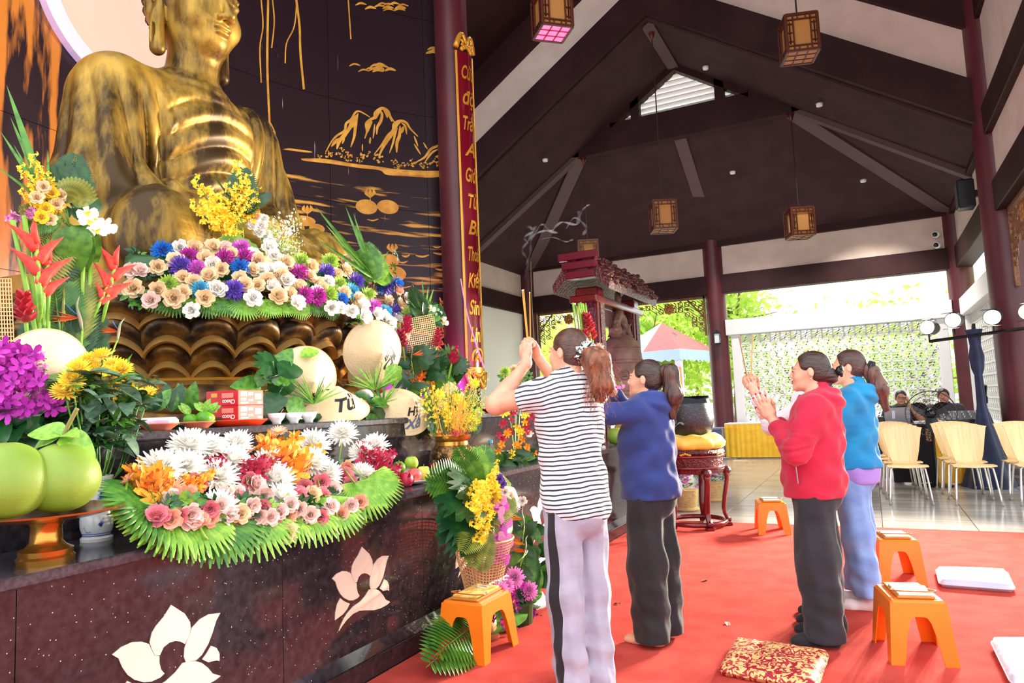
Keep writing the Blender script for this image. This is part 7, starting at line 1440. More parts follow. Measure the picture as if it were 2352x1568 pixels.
# blue and white vase with yellow chrysanthemums
vp = at(222, 1240, z=T1); t = thing('porcelain_vase', 'blue and white porcelain vase on the lower tier', 'vase', tuple(vp))
PORC = mat('blue_white_porcelain', rgb(236, 238, 240), 0.12, coat=0.5, col2=rgb(36, 66, 170), nscale=14, ndetail=5, nrange=(0.56, 0.6)); PW = mat('white_porcelain', rgb(240, 240, 238), 0.12, coat=0.5)
m = MB(); m.lathe([(0, 0), (0.056, 0), (0.058, 0.012), (0.048, 0.02), (0.0535, 0.035)], 32); m.build('foot', PW, t, smooth=True, ang=50); m = MB(); m.lathe([(0.047, 0.195), (0.046, 0.215), (0.054, 0.238), (0.058, 0.25), (0.05, 0.25), (0.042, 0.22)], 32); m.build('lip', PW, t, smooth=True, ang=50); m = MB(); m.lathe([(0.0535, 0.035), (0.058, 0.05), (0.06, 0.075), (0.058, 0.1), (0.05, 0.13), (0.048, 0.16), (0.047, 0.195)], 32); m.build('painted_body', PORC, t, smooth=True)
for z, r in ((0.022, 0.0495), (0.03, 0.0525)): m = MB(); a = np.linspace(0, 2*PI, 33); m.tube(np.c_[r*np.cos(a), r*np.sin(a), np.full(33, z)], 0.0015, 4, cap=False); m.build('blue_line', mat('cobalt_line', rgb(40, 70, 170), 0.2), t)
B = Bouquet('chrysanthemum_bunch', 'bunch of yellow chrysanthemums with leafy stems in the blue and white vase', vp+V3(0, 0, 0.25), 'flowers')
for e in "205 835,235 820,180 850,262 845,165 875,290 880,320 915,215 870,250 870,340 905,150 900,190 910,225 850,280 850,305 930,245 905".split(','):
    u, v = map(float, e.split()); p = at(u, v, x=vp[0]+uni(-0.08, 0.1)); B.add('mum' if u < 300 else 'daisy', 'yellow', p, V3(uni(-.5, .5), uni(-.7, .2), 0.7)+tov(p)*0.5, uni(0.044, 0.056)); B.stem(p-V3(0, 0, 0.01), vp+V3(uni(-.02, .02), uni(-.02, .02), 0.2), 0.0035, 0, vp*0.5+p*0.5+V3(uni(-.03, .03), 0, 0))
for k in range(210):
    f = uni(0.26, 0.92); w = 0.02+0.18*f; p = vp+V3(uni(-w, w), uni(-w, w)*0.9, 0.25+0.42*f); B.leaf(RND.choice(['leaf', 'leaf_cluster', 'leaf']), RND.choice([3, 3, 1, 0]), p, V3(uni(-1, 1), uni(-1, 1), uni(-.3, .6)), uni(0.08, 0.13))
# fruit plate and glass
fp = at(952, 1112, z=T1)+V3(-0.03, 0.03, 0); m = MB(); m.lathe([(0, 0), (0.07, 0), (0.125, 0.016), (0.14, 0.026), (0.14, 0.03), (0.12, 0.022), (0.06, 0.006), (0, 0.006)], 40); tag(m.build('fruit_plate', PW, None, smooth=True, loc=fp), 'white plate of apples and red fruit on the lower tier', 'plate')
def fruit(name, label, p, r, mt, prof=None, stalk=True, squash=1.0):
    t = thing(name, label, 'fruit', tuple(p)); pr = prof or [(0, 0.1), (0.3, 0.02), (0.7, 0.15), (0.97, 0.55), (1.0, 0.95), (0.88, 1.4), (0.6, 1.72), (0.25, 1.76), (0, 1.62)]
    m = MB(); m.lathe([(a*r, b*r*squash) for a, b in pr], 24); m.build('flesh', mt, t, smooth=True)
    if stalk: m = MB(); m.tube([(0, 0, r*1.6*squash), (0.004, 0, r*2.05*squash)], 0.0025, 5); m.build('stalk', MATS['brown_stalk'], t)
    return t
GA = mat('green_apple_skin', rgb(176, 208, 70), 0.25, col2=rgb(150, 190, 50), nscale=5); YA = mat('yellow_apple_skin', rgb(226, 218, 96), 0.25, col2=rgb(206, 206, 80), nscale=4); RA = mat('red_apple_skin', rgb(214, 84, 96), 0.25, col2=rgb(232, 140, 120), nscale=5); RP = mat('red_pitaya_skin', rgb(196, 24, 62), 0.35, col2=rgb(226, 70, 100), nscale=9); LIME = mat('lime_skin', rgb(96, 166, 30), 0.28, col2=rgb(60, 128, 20), nscale=4, bump=0.1, bscale=150)
q = lambda u, v, dx=0.0: at(u, v, x=fp[0]+dx)
zf = T1+0.02
fruit('apple', 'yellow apple at the right of the white fruit plate', V3(fp[0]+0.05, fp[1]+0.045, zf), 0.047, YA); fruit('apple', 'pinkish red apple in the middle of the white fruit plate', V3(fp[0]+0.05, fp[1]-0.055, zf), 0.045, RA); fruit('apple', 'bright green apple on top of the fruit plate', V3(fp[0]-0.01, fp[1]-0.0, zf+0.07), 0.044, GA)
def pitaya(p, label):
    t = fruit('dragon_fruit', label, p, 0.045, RP, stalk=False, squash=1.1)
    for k in range(9): a = k*2.4; x = unit(V3(math.cos(a), math.sin(a), 0.9)); z = unit(V3(math.cos(a), math.sin(a), -0.6)); z = unit(z-x*(z@x)); put('scale', fmesh('leaf', 'red'), t, V3(0.036*math.cos(a), 0.036*math.sin(a), 0.02+0.007*k), np.stack([x, np.cross(z, x), z], 1), 0.04)
pitaya(V3(fp[0]+0.06, fp[1]-0.16, T1), 'red dragon fruit at the left of the fruit plate'); pitaya(V3(fp[0]+0.02, fp[1]-0.25, T1), 'red dragon fruit beside the long flower arrangement')
lp_ = V3(fp[0]-0.02, fp[1]-0.12, zf+0.05); fruit('lime', 'dark green lime behind the dragon fruit', lp_, 0.042, LIME, [(0, 0), (0.5, 0.08), (0.9, 0.5), (1, 0.95), (0.9, 1.4), (0.5, 1.8), (0, 1.9)]); 
gp_ = at(992, 1104, z=T1)+V3(-0.02, 0.06, 0); t = thing('drink_glass', 'small glass of red drink behind the yellow apple', 'glass', tuple(gp_)); GLS = mat('clear_glass', rgb(250, 250, 250), 0.02, trans=1.0, ior=1.45); m = MB(); m.lathe([(0, 0), (0.027, 0), (0.026, 0.03), (0.033, 0.125), (0.0315, 0.125), (0.024, 0.03), (0.02, 0.008), (0, 0.008)], 28); m.build('glass', GLS, t, smooth=True, ang=50); m = MB(); m.lathe([(0, 0.009), (0.0195, 0.009), (0.0235, 0.03), (0.0305, 0.105), (0, 0.105)], 24); m.build('drink', mat('red_drink', rgb(190, 16, 22), 0.1), t, smooth=True, ang=50); m = MB(); m.box((-0.012, -0.001, -0.012), (0.012, 0.001, 0.012), M=frame(tov(gp_))@rotx(PI/2)@roty(0.7), o=unit(V3(*(tov(gp_)[:2]), 0))*0.0335+V3(0, 0, 0.06)); m.build('gold_label', GOLDP, t)
# incense burner
ip_ = at(1043, 1096, z=T1); ip_ = ip_+V3(-0.06, 0.08, 0); t = thing('incense_burner', 'round bronze incense burner with relief on the lower tier', 'incense burner', tuple(ip_)); IBR = mat('relief_bronze', rgb(150, 112, 62), 0.3, 0.8, col2=rgb(70, 52, 36), nscale=22, nrange=(0.42, 0.6), bump=0.9, bscale=28)
m = MB(); m.lathe([(0.09, 0.0), (0.1, 0.012), (0.12, 0.05), (0.15, 0.11), (0.152, 0.15), (0.135, 0.19), (0.115, 0.21)], 44); m.build('belly', IBR, t, smooth=True); m = MB(); m.lathe([(0, 0), (0.09, 0), (0.095, 0.012), (0.09, 0.02)], 40); m.build('foot', BRASS, t, smooth=True, ang=50); m = MB(); m.lathe([(0.115, 0.21), (0.112, 0.235), (0.13, 0.25), (0.135, 0.275), (0.12, 0.275), (0.11, 0.25)], 44); m.build('rim', BRASS, t, smooth=True, ang=50); m = MB(); m.lathe([(0, 0.262), (0.112, 0.262)], 30); m.build('ash_bed', mat('grey_ash', rgb(150, 140, 132), 0.95, bump=0.5, bscale=60), t)
ri = random.Random(4)
for k in range(42):
    a, r = ri.random()*6.28, 0.1*ri.random()**0.5; b = V3(r*math.cos(a), r*math.sin(a), 0.25); L = ri.uniform(0.22, 0.4); tp = b+unit(V3(r*math.cos(a)*1.6+ri.uniform(-.03, .06), r*math.sin(a)*1.6+ri.uniform(-.02, .07), 0.42))*L
    if k < 30: stick('incense_stick', 'thin yellow incense stick standing in the bronze burner', ip_+b, ip_+tp, 0.0023, INC, None, 'incense sticks in the burner', stem=0.2)
    else: m = MB(); m.tube([b, b+(tp-b)*0.22], 0.0022, 4); m.build('burnt_stub', mat('incense_stem_red', rgb(190, 40, 60), 0.7), t)
bp_ = at(1130, 1092, x=-2.55); bp_[2] = T1; t = thing('water_bottle', 'small clear water bottle with light blue cap behind the basket flowers', 'bottle', tuple(bp_)); m = MB(); m.lathe([(0, 0), (0.03, 0), (0.032, 0.01), (0.03, 0.06), (0.032, 0.12), (0.03, 0.15), (0.013, 0.185), (0.013, 0.2), (0.011, 0.2), (0.011, 0.185), (0.028, 0.148), (0.03, 0.01), (0, 0.005)], 24); m.build('bottle', GLS, t, smooth=True); m = MB(); m.lathe([(0.015, 0.19), (0.015, 0.212), (0, 0.213)], 16); m.build('cap', mat('blue_cap', rgb(40, 170, 226), 0.4), t, smooth=True, ang=40)
cp_ = V3(-2.6, bp_[1]-0.12, T1); t = thing('candle_glass', 'red candle glass with cream rim behind the ferns', 'candle', tuple(cp_)); m = MB(); m.lathe([(0, 0), (0.035, 0), (0.04, 0.1), (0, 0.1)], 24); m.build('red_body', mat('red_wax_glass', rgb(190, 26, 30), 0.2), t, smooth=True, ang=40); m = MB(); m.lathe([(0.0395, 0.1), (0.042, 0.13), (0.036, 0.13), (0.034, 0.1)], 24); m.build('cream_rim', PAPER, t, smooth=True, ang=40)

# ================================================================ offerings on the upper tier
X2 = -2.99
def on2(u, x=X2): p = at(u, 970, x=x); p[2] = T2Z; return p
CORAL = mat('coral_plastic', rgb(240, 130, 100), 0.4); REDP = mat('red_orange_plastic', rgb(232, 62, 24), 0.35)
def plate(name, label, p, r, mt, h=0.03):
    m = MB(); m.lathe([(0, 0), (r*0.55, 0), (r*0.6, 0.004), (r*0.93, h*0.85), (r, h), (r, h+0.004), (r*0.9, h*0.85+0.003), (r*0.55, 0.006), (0, 0.006)], 40); return tag(m.build(name, mt, None, smooth=True, loc=p), label, 'plate')
p1 = on2(366); plate('plastic_plate', 'coral plastic plate under the wrapped rice cakes', p1, 0.088, CORAL); m = MB()
t = thing('rice_cake_pack', 'white and pink wrapped rice cake pack on the coral plate', 'snack', tuple(p1+V3(0, 0, 0.02)), 0.6); m = MB(); m.box((-0.075, -0.05, 0), (0.075, 0.05, 0.04), 0.014); m.build('pack', mat('white_wrap', rgb(250, 240, 246), 0.25, col2=rgb(236, 170, 226), nscale=3, nrange=(0.5, 0.62)), t, smooth=False)
p2 = on2(455); plate('plastic_plate', 'coral plastic plate holding three limes', p2, 0.082, CORAL)
for k, (dy, dx, s, lab) in enumerate([(-0.045, 0.0, 0.034, 'left of three glossy limes on the coral plate'), (0.005, 0.035, 0.04, 'front middle lime with leaves on the coral plate'), (0.058, 0.0, 0.036, 'right of three glossy limes, yellowish green')]):
    t = fruit('lime', lab, p2+V3(dx, dy, 0.012), s, LIME if k < 2 else GA, [(0, 0), (0.5, 0.06), (0.9, 0.45), (1, 0.92), (0.9, 1.35), (0.5, 1.72), (0, 1.78)])
    for q_ in range(3): x = unit(V3(uni(-1, 1), uni(-1, 1), 0.9)); z = unit(V3(0.6, -0.6, 0.3)-x*(x@V3(0.6, -0.6, 0.3))); put('leaf', fmesh('leaf', 2), t, V3(0, 0, s*1.75), np.stack([x, np.cross(z, x), z], 1), 0.07)
p3 = on2(540, -3.02); ang = math.atan2(-p3[1], -p3[0])+math.radians(48)
m = MB(); m.lathe([(0, 0), (0.13, 0), (0.165, 0.03), (0.165, 0.034), (0.13, 0.008), (0, 0.008)], 40); tag(m.build('plastic_tray', REDP, None, smooth=True, loc=p3), 'orange red plastic tray under the snack boxes', 'tray')
BXR = mat('red_carton', rgb(204, 16, 34), 0.35); BXP = mat('pink_carton_side', rgb(238, 140, 128), 0.85, spec=0.08); BXT = mat('brown_print', rgb(110, 20, 30), 0.5); BXW = mat('white_carton_print', rgb(252, 240, 230), 0.85, spec=0.08)
def carton(z, label):
    t = thing('snack_box', label, 'box', (p3[0], p3[1], z), ang, 'stacked snack boxes'); a, b, h = 0.105, 0.095, 0.078
    m = MB(); m.box((-a, -b, 0), (a, b, h), 0.002); m.build('carton', BXR, t); m = MB(); m.box((a, -b+0.002, 0.002), (a+0.001, b-0.002, h-0.002)); m.build('pink_side', BXP, t)
    for y0, y1, z0, z1 in ((-0.075, -0.03, 0.045, 0.07), (-0.02, 0.015, 0.05, 0.066), (-0.02, 0.015, 0.02, 0.03), (-0.075, -0.02, 0.008, 0.016), (0.03, 0.08, 0.03, 0.06), (0.05, 0.085, 0.006, 0.018), (-0.075, -0.035, 0.024, 0.036)): m = MB(); m.box((a+0.001, y0, z0), (a+0.0018, y1, z1)); m.build('printed_block', BXW, t)
    m = MB(); m.box((-0.0, -b-0.001, 0.04), (0.075, -b, 0.065), 0.0); m.build('printed_biscuit', BXP, t); m = MB(); m.box((-0.07, -b-0.001, 0.045), (-0.03, -b, 0.066)); m.build('printed_gold_mark', GOLDP, t)
    for tx, sz, y, mt in (('Choco', 0.03, 0.012, BXW),):
        me, co = text_mesh(tx, sz, 0.0008, 0, 'TOP_BASELINE'); me.materials.append(mt)
        # the cartons stand upside down, so the lettering is turned over
        o = put('printed_word', me, t, (0.045, -b-0.0012, 0.03), np.array([[-1.0, 0, 0], [0, 0, -1], [0, -1, 0]]))
carton(T2Z+0.03, 'lower of two red snack boxes stacked on the orange tray'); carton(T2Z+0.1085, 'upper of two red snack boxes stacked on the orange tray')
for k, (u, sp) in enumerate(((635, 1), (675, 1), (709, 1))):
    p = on2(u, -2.93); nm = ['left', 'middle', 'right'][k]; m = MB(); m.lathe([(0, 0), (0.024, 0), (0.025, 0.012), (0.04, 0.03), (0.05, 0.06), (0.048, 0.06), (0.036, 0.03), (0, 0.016)], 32); tag(m.build('rice_bowl', PW, None, smooth=True, loc=p), nm+' of three small white bowls on the upper tier', 'bowl', 'small white bowls')
    t = thing('spoon', 'steel spoon leaning in the '+nm+' white bowl', 'spoon', tuple(p+V3(0, 0, 0.02)), 0, 'spoons in bowls'); d = unit(RIGHT*0.55+UPV*0.9); m = MB(); m.tube([d*0.02, d*(0.075 if k < 2 else 0.06)], [0.003, 0.005], 6, flat=0.4); m.build('handle', CHR, t); m = MB(); m.ball(d*0.012, (0.01, 0.007, 0.012), 8); m.build('bowl_end', CHR, t, smooth=True)
# conical hats with calligraphy
HAT = mat('palm_leaf_straw', rgb(240, 216, 176), 0.6, col2=rgb(230, 200, 154), nscale=4, stretch=(1, 1, 1), bump=0.25, bscale=70); INK = mat('black_ink', rgb(26, 22, 24), 0.6); INKB = mat('blue_grey_ink', rgb(96, 104, 130), 0.6)
def hat(label, c, axis, words=(), R=0.2, H=0.165, spin=0.0):
    """c: centre of the brim; axis: towards the peak; words: (text, size, turn, slant distance, ink)"""
    F = frame(axis); ax = unit(axis); u = UPV-ax*(UPV@ax)
    if np.linalg.norm(u) > 0.15: y = unit(u); F = np.stack([np.cross(y, ax), y, ax], 1)
    t = thing('conical_hat', label, 'hat', tuple(c)); m = MB(); m.lathe([(R, 0), (R*0.97, 0.006), (R*0.5, H*0.53), (R*0.1, H*0.94), (0.0, H), (0.0, H-0.006), (R*0.5, H*0.5), (R*0.97, 0)], 56, M=F); m.build('cone', HAT, t, smooth=True, ang=50)
    m = MB(); a = np.linspace(0, 2*PI, 57); m.tube(np.c_[R*np.cos(a), R*np.sin(a), 0*a]@F.T, 0.0035, 6, cap=False); m.build('rim_ring', mat('rattan_rim', rgb(214, 176, 120), 0.6), t, smooth=True)
    for k in range(1, 10): f = k/10; m = MB(); m.tube(np.c_[R*f*np.cos(a), R*f*np.sin(a), 0*a+H*(1-f)+0.001]@F.T, 0.0009, 4, cap=False); m.build('hoop', MATS['rattan_rim'], t)
    for tx, sz, turn, s0, mt in words:
        me, co = text_mesh(tx, sz, sz*0.034, 0.4); Ls = math.hypot(R, H); out = []
        for x, y, _ in co:
            s = s0-y; f = max(0.04, s/Ls); th = turn+x/max(0.03, R*f)*1.0; out.append(F@V3((R*f+0.003)*math.cos(th), (R*f+0.003)*math.sin(th), H*(1-f)+0.004))
        me.vertices.foreach_set('co', np.array(out, np.float32).ravel()); me.materials.append(mt); me.update(); put('calligraphy', me, t)
def hp_(u, v, x): return at(u, v, x=x)
D = -PI/2
h = hp_(775, 938, -3.02); h[2] = T2Z+0.07; hat('conical hat with one black brushed word, standing right of the white bowls', h, tov(h)*0.5+UPV*0.95, [('Từ', 0.12, D+0.4, 0.14, INK)])
h = hp_(925, 945, -2.93); hat('conical hat with two brushed words hanging over the upper tier edge', h, tov(h)*0.75+RIGHT*0.35+UPV*0.6, [('Hỷ', 0.08, D+0.3, 0.1, INK), ('Xả', 0.09, D+0.15, 0.185, INKB)])
h = hp_(700, 870, -3.22); hat('conical hat with black brushed words behind the grass leaves', h, tov(h)*0.85+RIGHT*0.35-UPV*0.12, [('Thái', 0.09, D+0.2, 0.14, INK)], R=0.21)
h = hp_(856, 806, -3.2); hat('upright conical hat with black brushed words below the garland', h, tov(h)*0.85+RIGHT*0.42-UPV*0.12, [('Bố', 0.065, D+1.15, 0.08, INK), ('Chí', 0.11, D+0.95, 0.165, INK)], R=0.225)
h = hp_(105, 850, -3.02); hat('plain conical hat behind the magenta orchids at left', h, tov(h)*0.8+RIGHT*0.5-UPV*0.1, R=0.17, H=0.13); h = hp_(1030, 918, -3.1); hat('plain conical hat half hidden by the incense sticks', h, tov(h)*0.4+UPV*0.8+RIGHT*0.1, R=0.17)
h = hp_(838, 862, -3.3); hat('plain conical hat peeking out below the upright hat', h, tov(h)*0.8-RIGHT*0.3, R=0.13, H=0.1)
# greenery between the hats
Gp = Bouquet('altar_greenery', 'broad green leaves and grass tufts set among the conical hats', on2(700, -3.1), 'foliage')
m = MB(); m.box((-0.1, -0.9, 0), (0.1, 0.9, 0.05), 0.02); m.build('foam_base', GREENS[1], Gp.t)
for u, v, du, dv, s, x, c in [(640, 860, 80, -35, .2, -3.05, 1), (650, 850, -70, -30, .2, -3.1, 1), (660, 850, -90, 10, .18, -3.1, 0), (640, 850, 30, -60, .16, -3.12, 0), (690, 820, 60, -30, .16, -3.15, 2), (600, 895, -60, -25, .2, -3.15, 0), (590, 890, 25, -45, .18, -3.15, 0), (560, 900, -30, 20, .18, -3.15, 1), (615, 895, 50, -15, .2, -3.15, 1), (640, 905, -20, 35, .18, -3.0, 1), (660, 920, 40, 30, .16, -3.0, 0), (860, 920, -60, -40, .2, -3.0, 1), (850, 930, 60, -15, .2, -2.98, 0), (850, 940, 70, 25, .2, -2.96, 1), (840, 950, 40, 45, .18, -2.95, 0), (760, 880, -60, -55, .22, -3.15, 1), (830, 920, -50, 20, .18, -3.05, 1)]:
    a = at(u, v, x=x); b = at(u+du, v+dv, x=x+0.05); Gp.leaf(RND.choice(['big_leaf', 'split_leaf', 'leaf']), c, a, b-a, s*1.0, up=tov(a)+UPV*0.5)
for (u, v), n, L in [((720, 928), 22, 0.17), ((862, 895), 30, 0.18), ((880, 925), 14, 0.15)]:
    a = at(u, v, x=-3.0)
    for k in range(n): q_ = uni(-1.35, 1.35); Gp.leaf('blade', RND.choice([2, 2, 0]), a, RIGHT*math.sin(q_)+UPV*math.cos(q_)*0.95+tov(a)*uni(-.1, .5), L*uni(0.8, 1.25), up=tov(a)+UPV*0.2)
for k in range(10): a = at(890+uni(-10, 10), 880, x=-3.02); Gp.leaf('fern', 2, a, RIGHT*uni(-.1, 1)+UPV*uni(0.5, 1), uni(0.1, 0.16), up=tov(a))
for u in (330, 395, 430, 350): 
    for k in range(5): a = at(u, 945, x=-3.08); Gp.leaf('leaf', RND.choice([0, 1]), a, V3(uni(-.3, .5), uni(-.6, .6), uni(.3, 1)), uni(0.1, 0.16), up=tov(a))
plate('plastic_plate', 'red plate with offerings behind the incense sticks', on2(1135, -2.96), 0.12, mat('red_plate', rgb(206, 28, 40), 0.35)); p = on2(1135, -2.96); m = MB()
for k in range(4): t = fruit('longan', ['first', 'second', 'third', 'fourth'][k]+' small brown fruit from the left on the red plate', p+V3(0.02*(k % 2), -0.05+0.035*k, 0.008), 0.018, mat('brown_fruit', rgb(196, 150, 100), 0.5), stalk=False)
# ================================================================ standing bouquets
def sprig(B, kind, col, a, b, k=1.08, up=None, x=None): B.leaf(kind, col, a, b-a, np.linalg.norm(b-a)*k, up=up if up is not None else tov(a)+UPV*0.2)
# ---- tall arrangement left of the throne
XL_ = -3.3
Q = lambda u, v, dx=0.0: at(u, v, x=XL_+dx)
B = Bouquet('tall_bouquet', 'tall mixed bouquet of heliconias, yellow orchids and ferns at the left of the throne', on2(150, XL_))
for u, v in [(8, 175), (20, 260), (0, 300), (30, 330), (60, 340), (-10, 380), (45, 300), (70, 380), (110, 330)]: a, b = Q(110, 470), Q(u, v); B.leaf('blade', 0, a, b-a, np.linalg.norm(b-a), up=tov(a))
for u, v in [(50, 390), (80, 370), (45, 440), (100, 420), (60, 460), (130, 450), (90, 400), (150, 470), (110, 470), (75, 430), (120, 420), (95, 460)]: a, b = Q(130, 500), Q(u, v); sprig(B, 'oncidium', 'yellow', a, b)
for u, v in [(100, 430), (85, 455), (120, 445), (130, 470), (105, 480), (140, 450), (95, 500), (115, 505)]: B.add('rose', RND.choice(['yellow', 'cream', 'gold']), Q(u, v, 0.06), tov(Q(u, v))+UPV*0.3, 0.034)
for k in range(16): q_ = -1.0+2.6*k/16; a = Q(165, 465, 0.08); B.leaf('leaf', 4, a, RIGHT*math.sin(q_)+UPV*math.cos(q_)+tov(a)*0.3, 0.12, up=tov(a))
for u, v in [(175, 350), (190, 370), (150, 370), (130, 380), (200, 400), (165, 340), (220, 440), (240, 470)]: a, b = Q(150, 460), Q(u, v); sprig(B, RND.choice(['leaf_cluster', 'fern']), 1, a, b)
for u, v in [(200, 490), (215, 505), (232, 522), (222, 530), (245, 520), (205, 510)]: B.add('moth_orchid', 'white', Q(u, v, 0.1), tov(Q(u, v))+RIGHT*0.3, 0.045, spin=uni(-.4, .4))
for u, v, c in [(90, 600, 4), (80, 570, 4), (110, 610, 1), (100, 640, 4), (140, 640, 1), (130, 610, 4), (160, 630, 0), (60, 480, 4), (70, 520, 0)]: a, b = Q(145, 500), Q(u, v); sprig(B, 'fern', c, a, b, 1.1)
for u, v, s in [(190, 600, .2), (170, 580, .2), (200, 570, .18)]: a = Q(160, 520, 0.05); b = Q(u, v, 0.05); B.leaf('big_leaf', 0, a, b-a, 0.22, up=tov(a))
a, b = Q(120, 480), Q(35, 492); sprig(B, 'orchid_spray', 'palepink', a, b)
for u, v, u2, v2 in [(100, 850, 28, 505), (105, 850, 55, 495), (108, 850, 112, 550), (190, 850, 190, 600), (195, 850, 208, 615), (100, 850, 100, 640)]: B.stem(Q(u, v), Q(u2, v2), 0.011, 2)
for u, v, u2, v2 in [(95, 730, 85, 575), (90, 740, 110, 610), (235, 740, 262, 620), (215, 730, 245, 660)]: a, b = Q(u, v, 0.05), Q(u2, v2, 0.05); B.leaf('heliconia', 'scarlet', a, b-a, np.linalg.norm(b-a)*1.15, up=tov(a)+RIGHT*0.2)
a, b = Q(65, 800, 0.1), Q(55, 690, 0.1); B.leaf('ginger', 'red', a, b-a, np.linalg.norm(b-a)*1.25, up=tov(a))
for u, v, u2, v2, c in [(150, 830, 145, 620, 2), (145, 830, 125, 640, 0), (170, 830, 165, 680, 0), (140, 830, 150, 600, 4), (185, 830, 230, 760, 1), (175, 840, 175, 680, 1)]: a, b = Q(u, v), Q(u2, v2); sprig(B, 'palm_frond', c, a, b)
a, b = Q(185, 830, 0.08), Q(190, 740, 0.08); B.leaf('strelitzia', 'orange', a, b-a, 0.26, up=-RIGHT+tov(a)*0.3); a, b = Q(250, 830, 0.12), Q(262, 800, 0.12); B.leaf('strelitzia', 'orange', a, b-a, 0.2, up=-RIGHT)
for k in range(30): a = Q(uni(70, 230), uni(760, 900)); B.leaf('palm_frond', RND.choice([0, 1]), a, V3(uni(-.3, .3), uni(-.5, .5), 1), uni(0.1, 0.2), up=tov(a))
m = MB(); m.lathe([(0, 0), (0.12, 0), (0.13, 0.1), (0.12, 0.12), (0, 0.1)], 20); m.build('foam_pot', GREENS[1], B.t, smooth=True)
# ---- magenta orchids at the left edge
XO = -2.86
B = Bouquet('orchid_bunch', 'thick bunch of magenta orchids at the left picture edge', on2(40, XO)); Qo = lambda u, v: at(u, v, x=XO+0.03)
for k in range(95):
    u, v = uni(-40, 118), uni(790, 965)
    if (u-20)**2/110**2+(v-880)**2/100**2 > 1 or (u > 70 and v < 860-(u-120)*1.3): continue
    p = Qo(u, v)+V3(uni(-.06, .08), 0, 0); B.add('spray_orchid', 'orchid', p, tov(p)+V3(uni(-.7, .7), uni(-.7, .7), uni(-.4, .5)), uni(0.034, 0.046))
for u2, v2 in [(100, 800), (110, 830), (125, 900), (118, 940), (105, 870)]: sprig(B, 'orchid_spray', 'palepink', Qo(50, 880), Qo(u2, v2), 1.0)
for k in range(12): a = Qo(uni(-20, 90), 965); B.leaf('leaf', 1, a, V3(uni(-.2, .8), uni(-1, 1), uni(-.4, .4)), 0.16)
for u, v in [(10, 980), (30, 1000), (-5, 1040)]: a = Qo(u, v-30); b = Qo(u+10, v+50); sprig(B, 'leaf', 0, a, b)
m = MB(); m.lathe([(0, 0), (0.08, 0), (0.09, 0.08), (0, 0.08)], 16); m.build('foam_pot', GREENS[1], B.t)
WICK = mat('woven_rattan', rgb(222, 176, 126), 0.6)
def weave(m, P, nu, nv, r=0.0022):
    """open mesh over the patch P(u, v)"""
    for i in range(nu+1): m.tube([P(i/nu, j/14) for j in range(15)], r, 4)
    for j in range(nv+1): m.tube([P(i/14, j/nv) for i in range(15)], r, 4)
m = MB(); weave(m, lambda a, b: Q(-40+65*a+8*b, 640+170*b, 0.15), 10, 18); tag(m.build('woven_panel', WICK), 'strip of open woven rattan at the left picture edge', 'rattan')
# ---- bouquet right of the throne
XR_ = -3.25
Q = lambda u, v, dx=0.0: at(u, v, x=XR_+dx)
B = Bouquet('tall_bouquet', 'bouquet of gingers, fern and white orchids right of the throne below the mural', on2(985, XR_))
for u, v in [(750, 505), (770, 540), (800, 490), (815, 500), (840, 560), (780, 560), (900, 560), (820, 530), (870, 560), (760, 570), (950, 660), (970, 640), (985, 650), (1000, 650), (940, 690)]:
    a = Q(860, 640, -0.3) if u < 920 else Q(975, 730); b = Q(u, v, -0.3 if u < 920 else 0); B.leaf('blade', RND.choice([0, 2]), a, b-a, np.linalg.norm(b-a)*1.05, up=tov(a))
for u, v in [(845, 570), (860, 580), (880, 600), (895, 620), (830, 590), (870, 620)]: a, b = Q(860, 650, -0.3), Q(u, v, -0.3); sprig(B, 'fern', RND.choice([0, 2]), a, b, 1.2)
for u, v in [(950, 670), (970, 660), (1000, 670), (940, 700), (1010, 690), (985, 690), (1020, 700)]: a, b = Q(975, 735), Q(u, v); sprig(B, RND.choice(['fern', 'leaf_cluster']), RND.choice([0, 1]), a, b, 1.1)
for u, v in [(990, 710), (1005, 718), (1015, 730), (1000, 728), (1020, 742)]: B.add('moth_orchid', 'white', Q(u, v, 0.05), tov(Q(u, v)), 0.04, spin=uni(-.4, .4))
m = MB(); weave(m, lambda a, b: Q(925+70*a+b*12, 735+75*b-14*a, 0.06)+tov(Q(960, 770))*0.05*math.sin(PI*b), 16, 16, 0.002); m.v = [v-B.b for v in m.v]; m.build('rattan_mesh', WICK, B.t)
for u, v, u2, v2 in [(930, 830, 922, 770), (1000, 830, 1003, 770), (1030, 870, 1042, 810), (925, 800, 935, 740)]: a, b = Q(u, v, 0.08), Q(u2, v2, 0.08); B.leaf('ginger', 'crimson', a, b-a, np.linalg.norm(b-a)*1.3, up=tov(a))
for u, v, c in [(945, 820, 'orange'), (960, 850, 'gold'), (985, 830, 'yellow'), (1000, 800, 'yellow'), (940, 860, 'orange'), (970, 880, 'orange'), (1010, 880, 'gold'), (990, 885, 'orange'), (1000, 840, 'yellow')]: a, b = Q(975, 890, 0.08), Q(u, v, 0.08); sprig(B, 'orchid_spray', c, a, b, 1.0)
for u, v, u2, v2 in [(950, 860, 945, 830), (1000, 860, 990, 840)]: a, b = Q(u, v, 0.1), Q(u2, v2, 0.1); B.leaf('strelitzia', 'orange', a, b-a, 0.2, up=RIGHT)
for k in range(26): a = Q(uni(925, 1050), uni(830, 910), 0.05); B.leaf(RND.choice(['leaf', 'big_leaf', 'split_leaf']), RND.choice([0, 1, 1]), a, RIGHT*uni(-1, 1)+UPV*uni(-.3, .8)+tov(a)*0.3, uni(0.12, 0.2), up=tov(a)+UPV*0.3)
for u, v in [(960, 800), (970, 800), (980, 800), (990, 800)]: B.stem(Q(u, 880), Q(u, v), 0.006, 0)
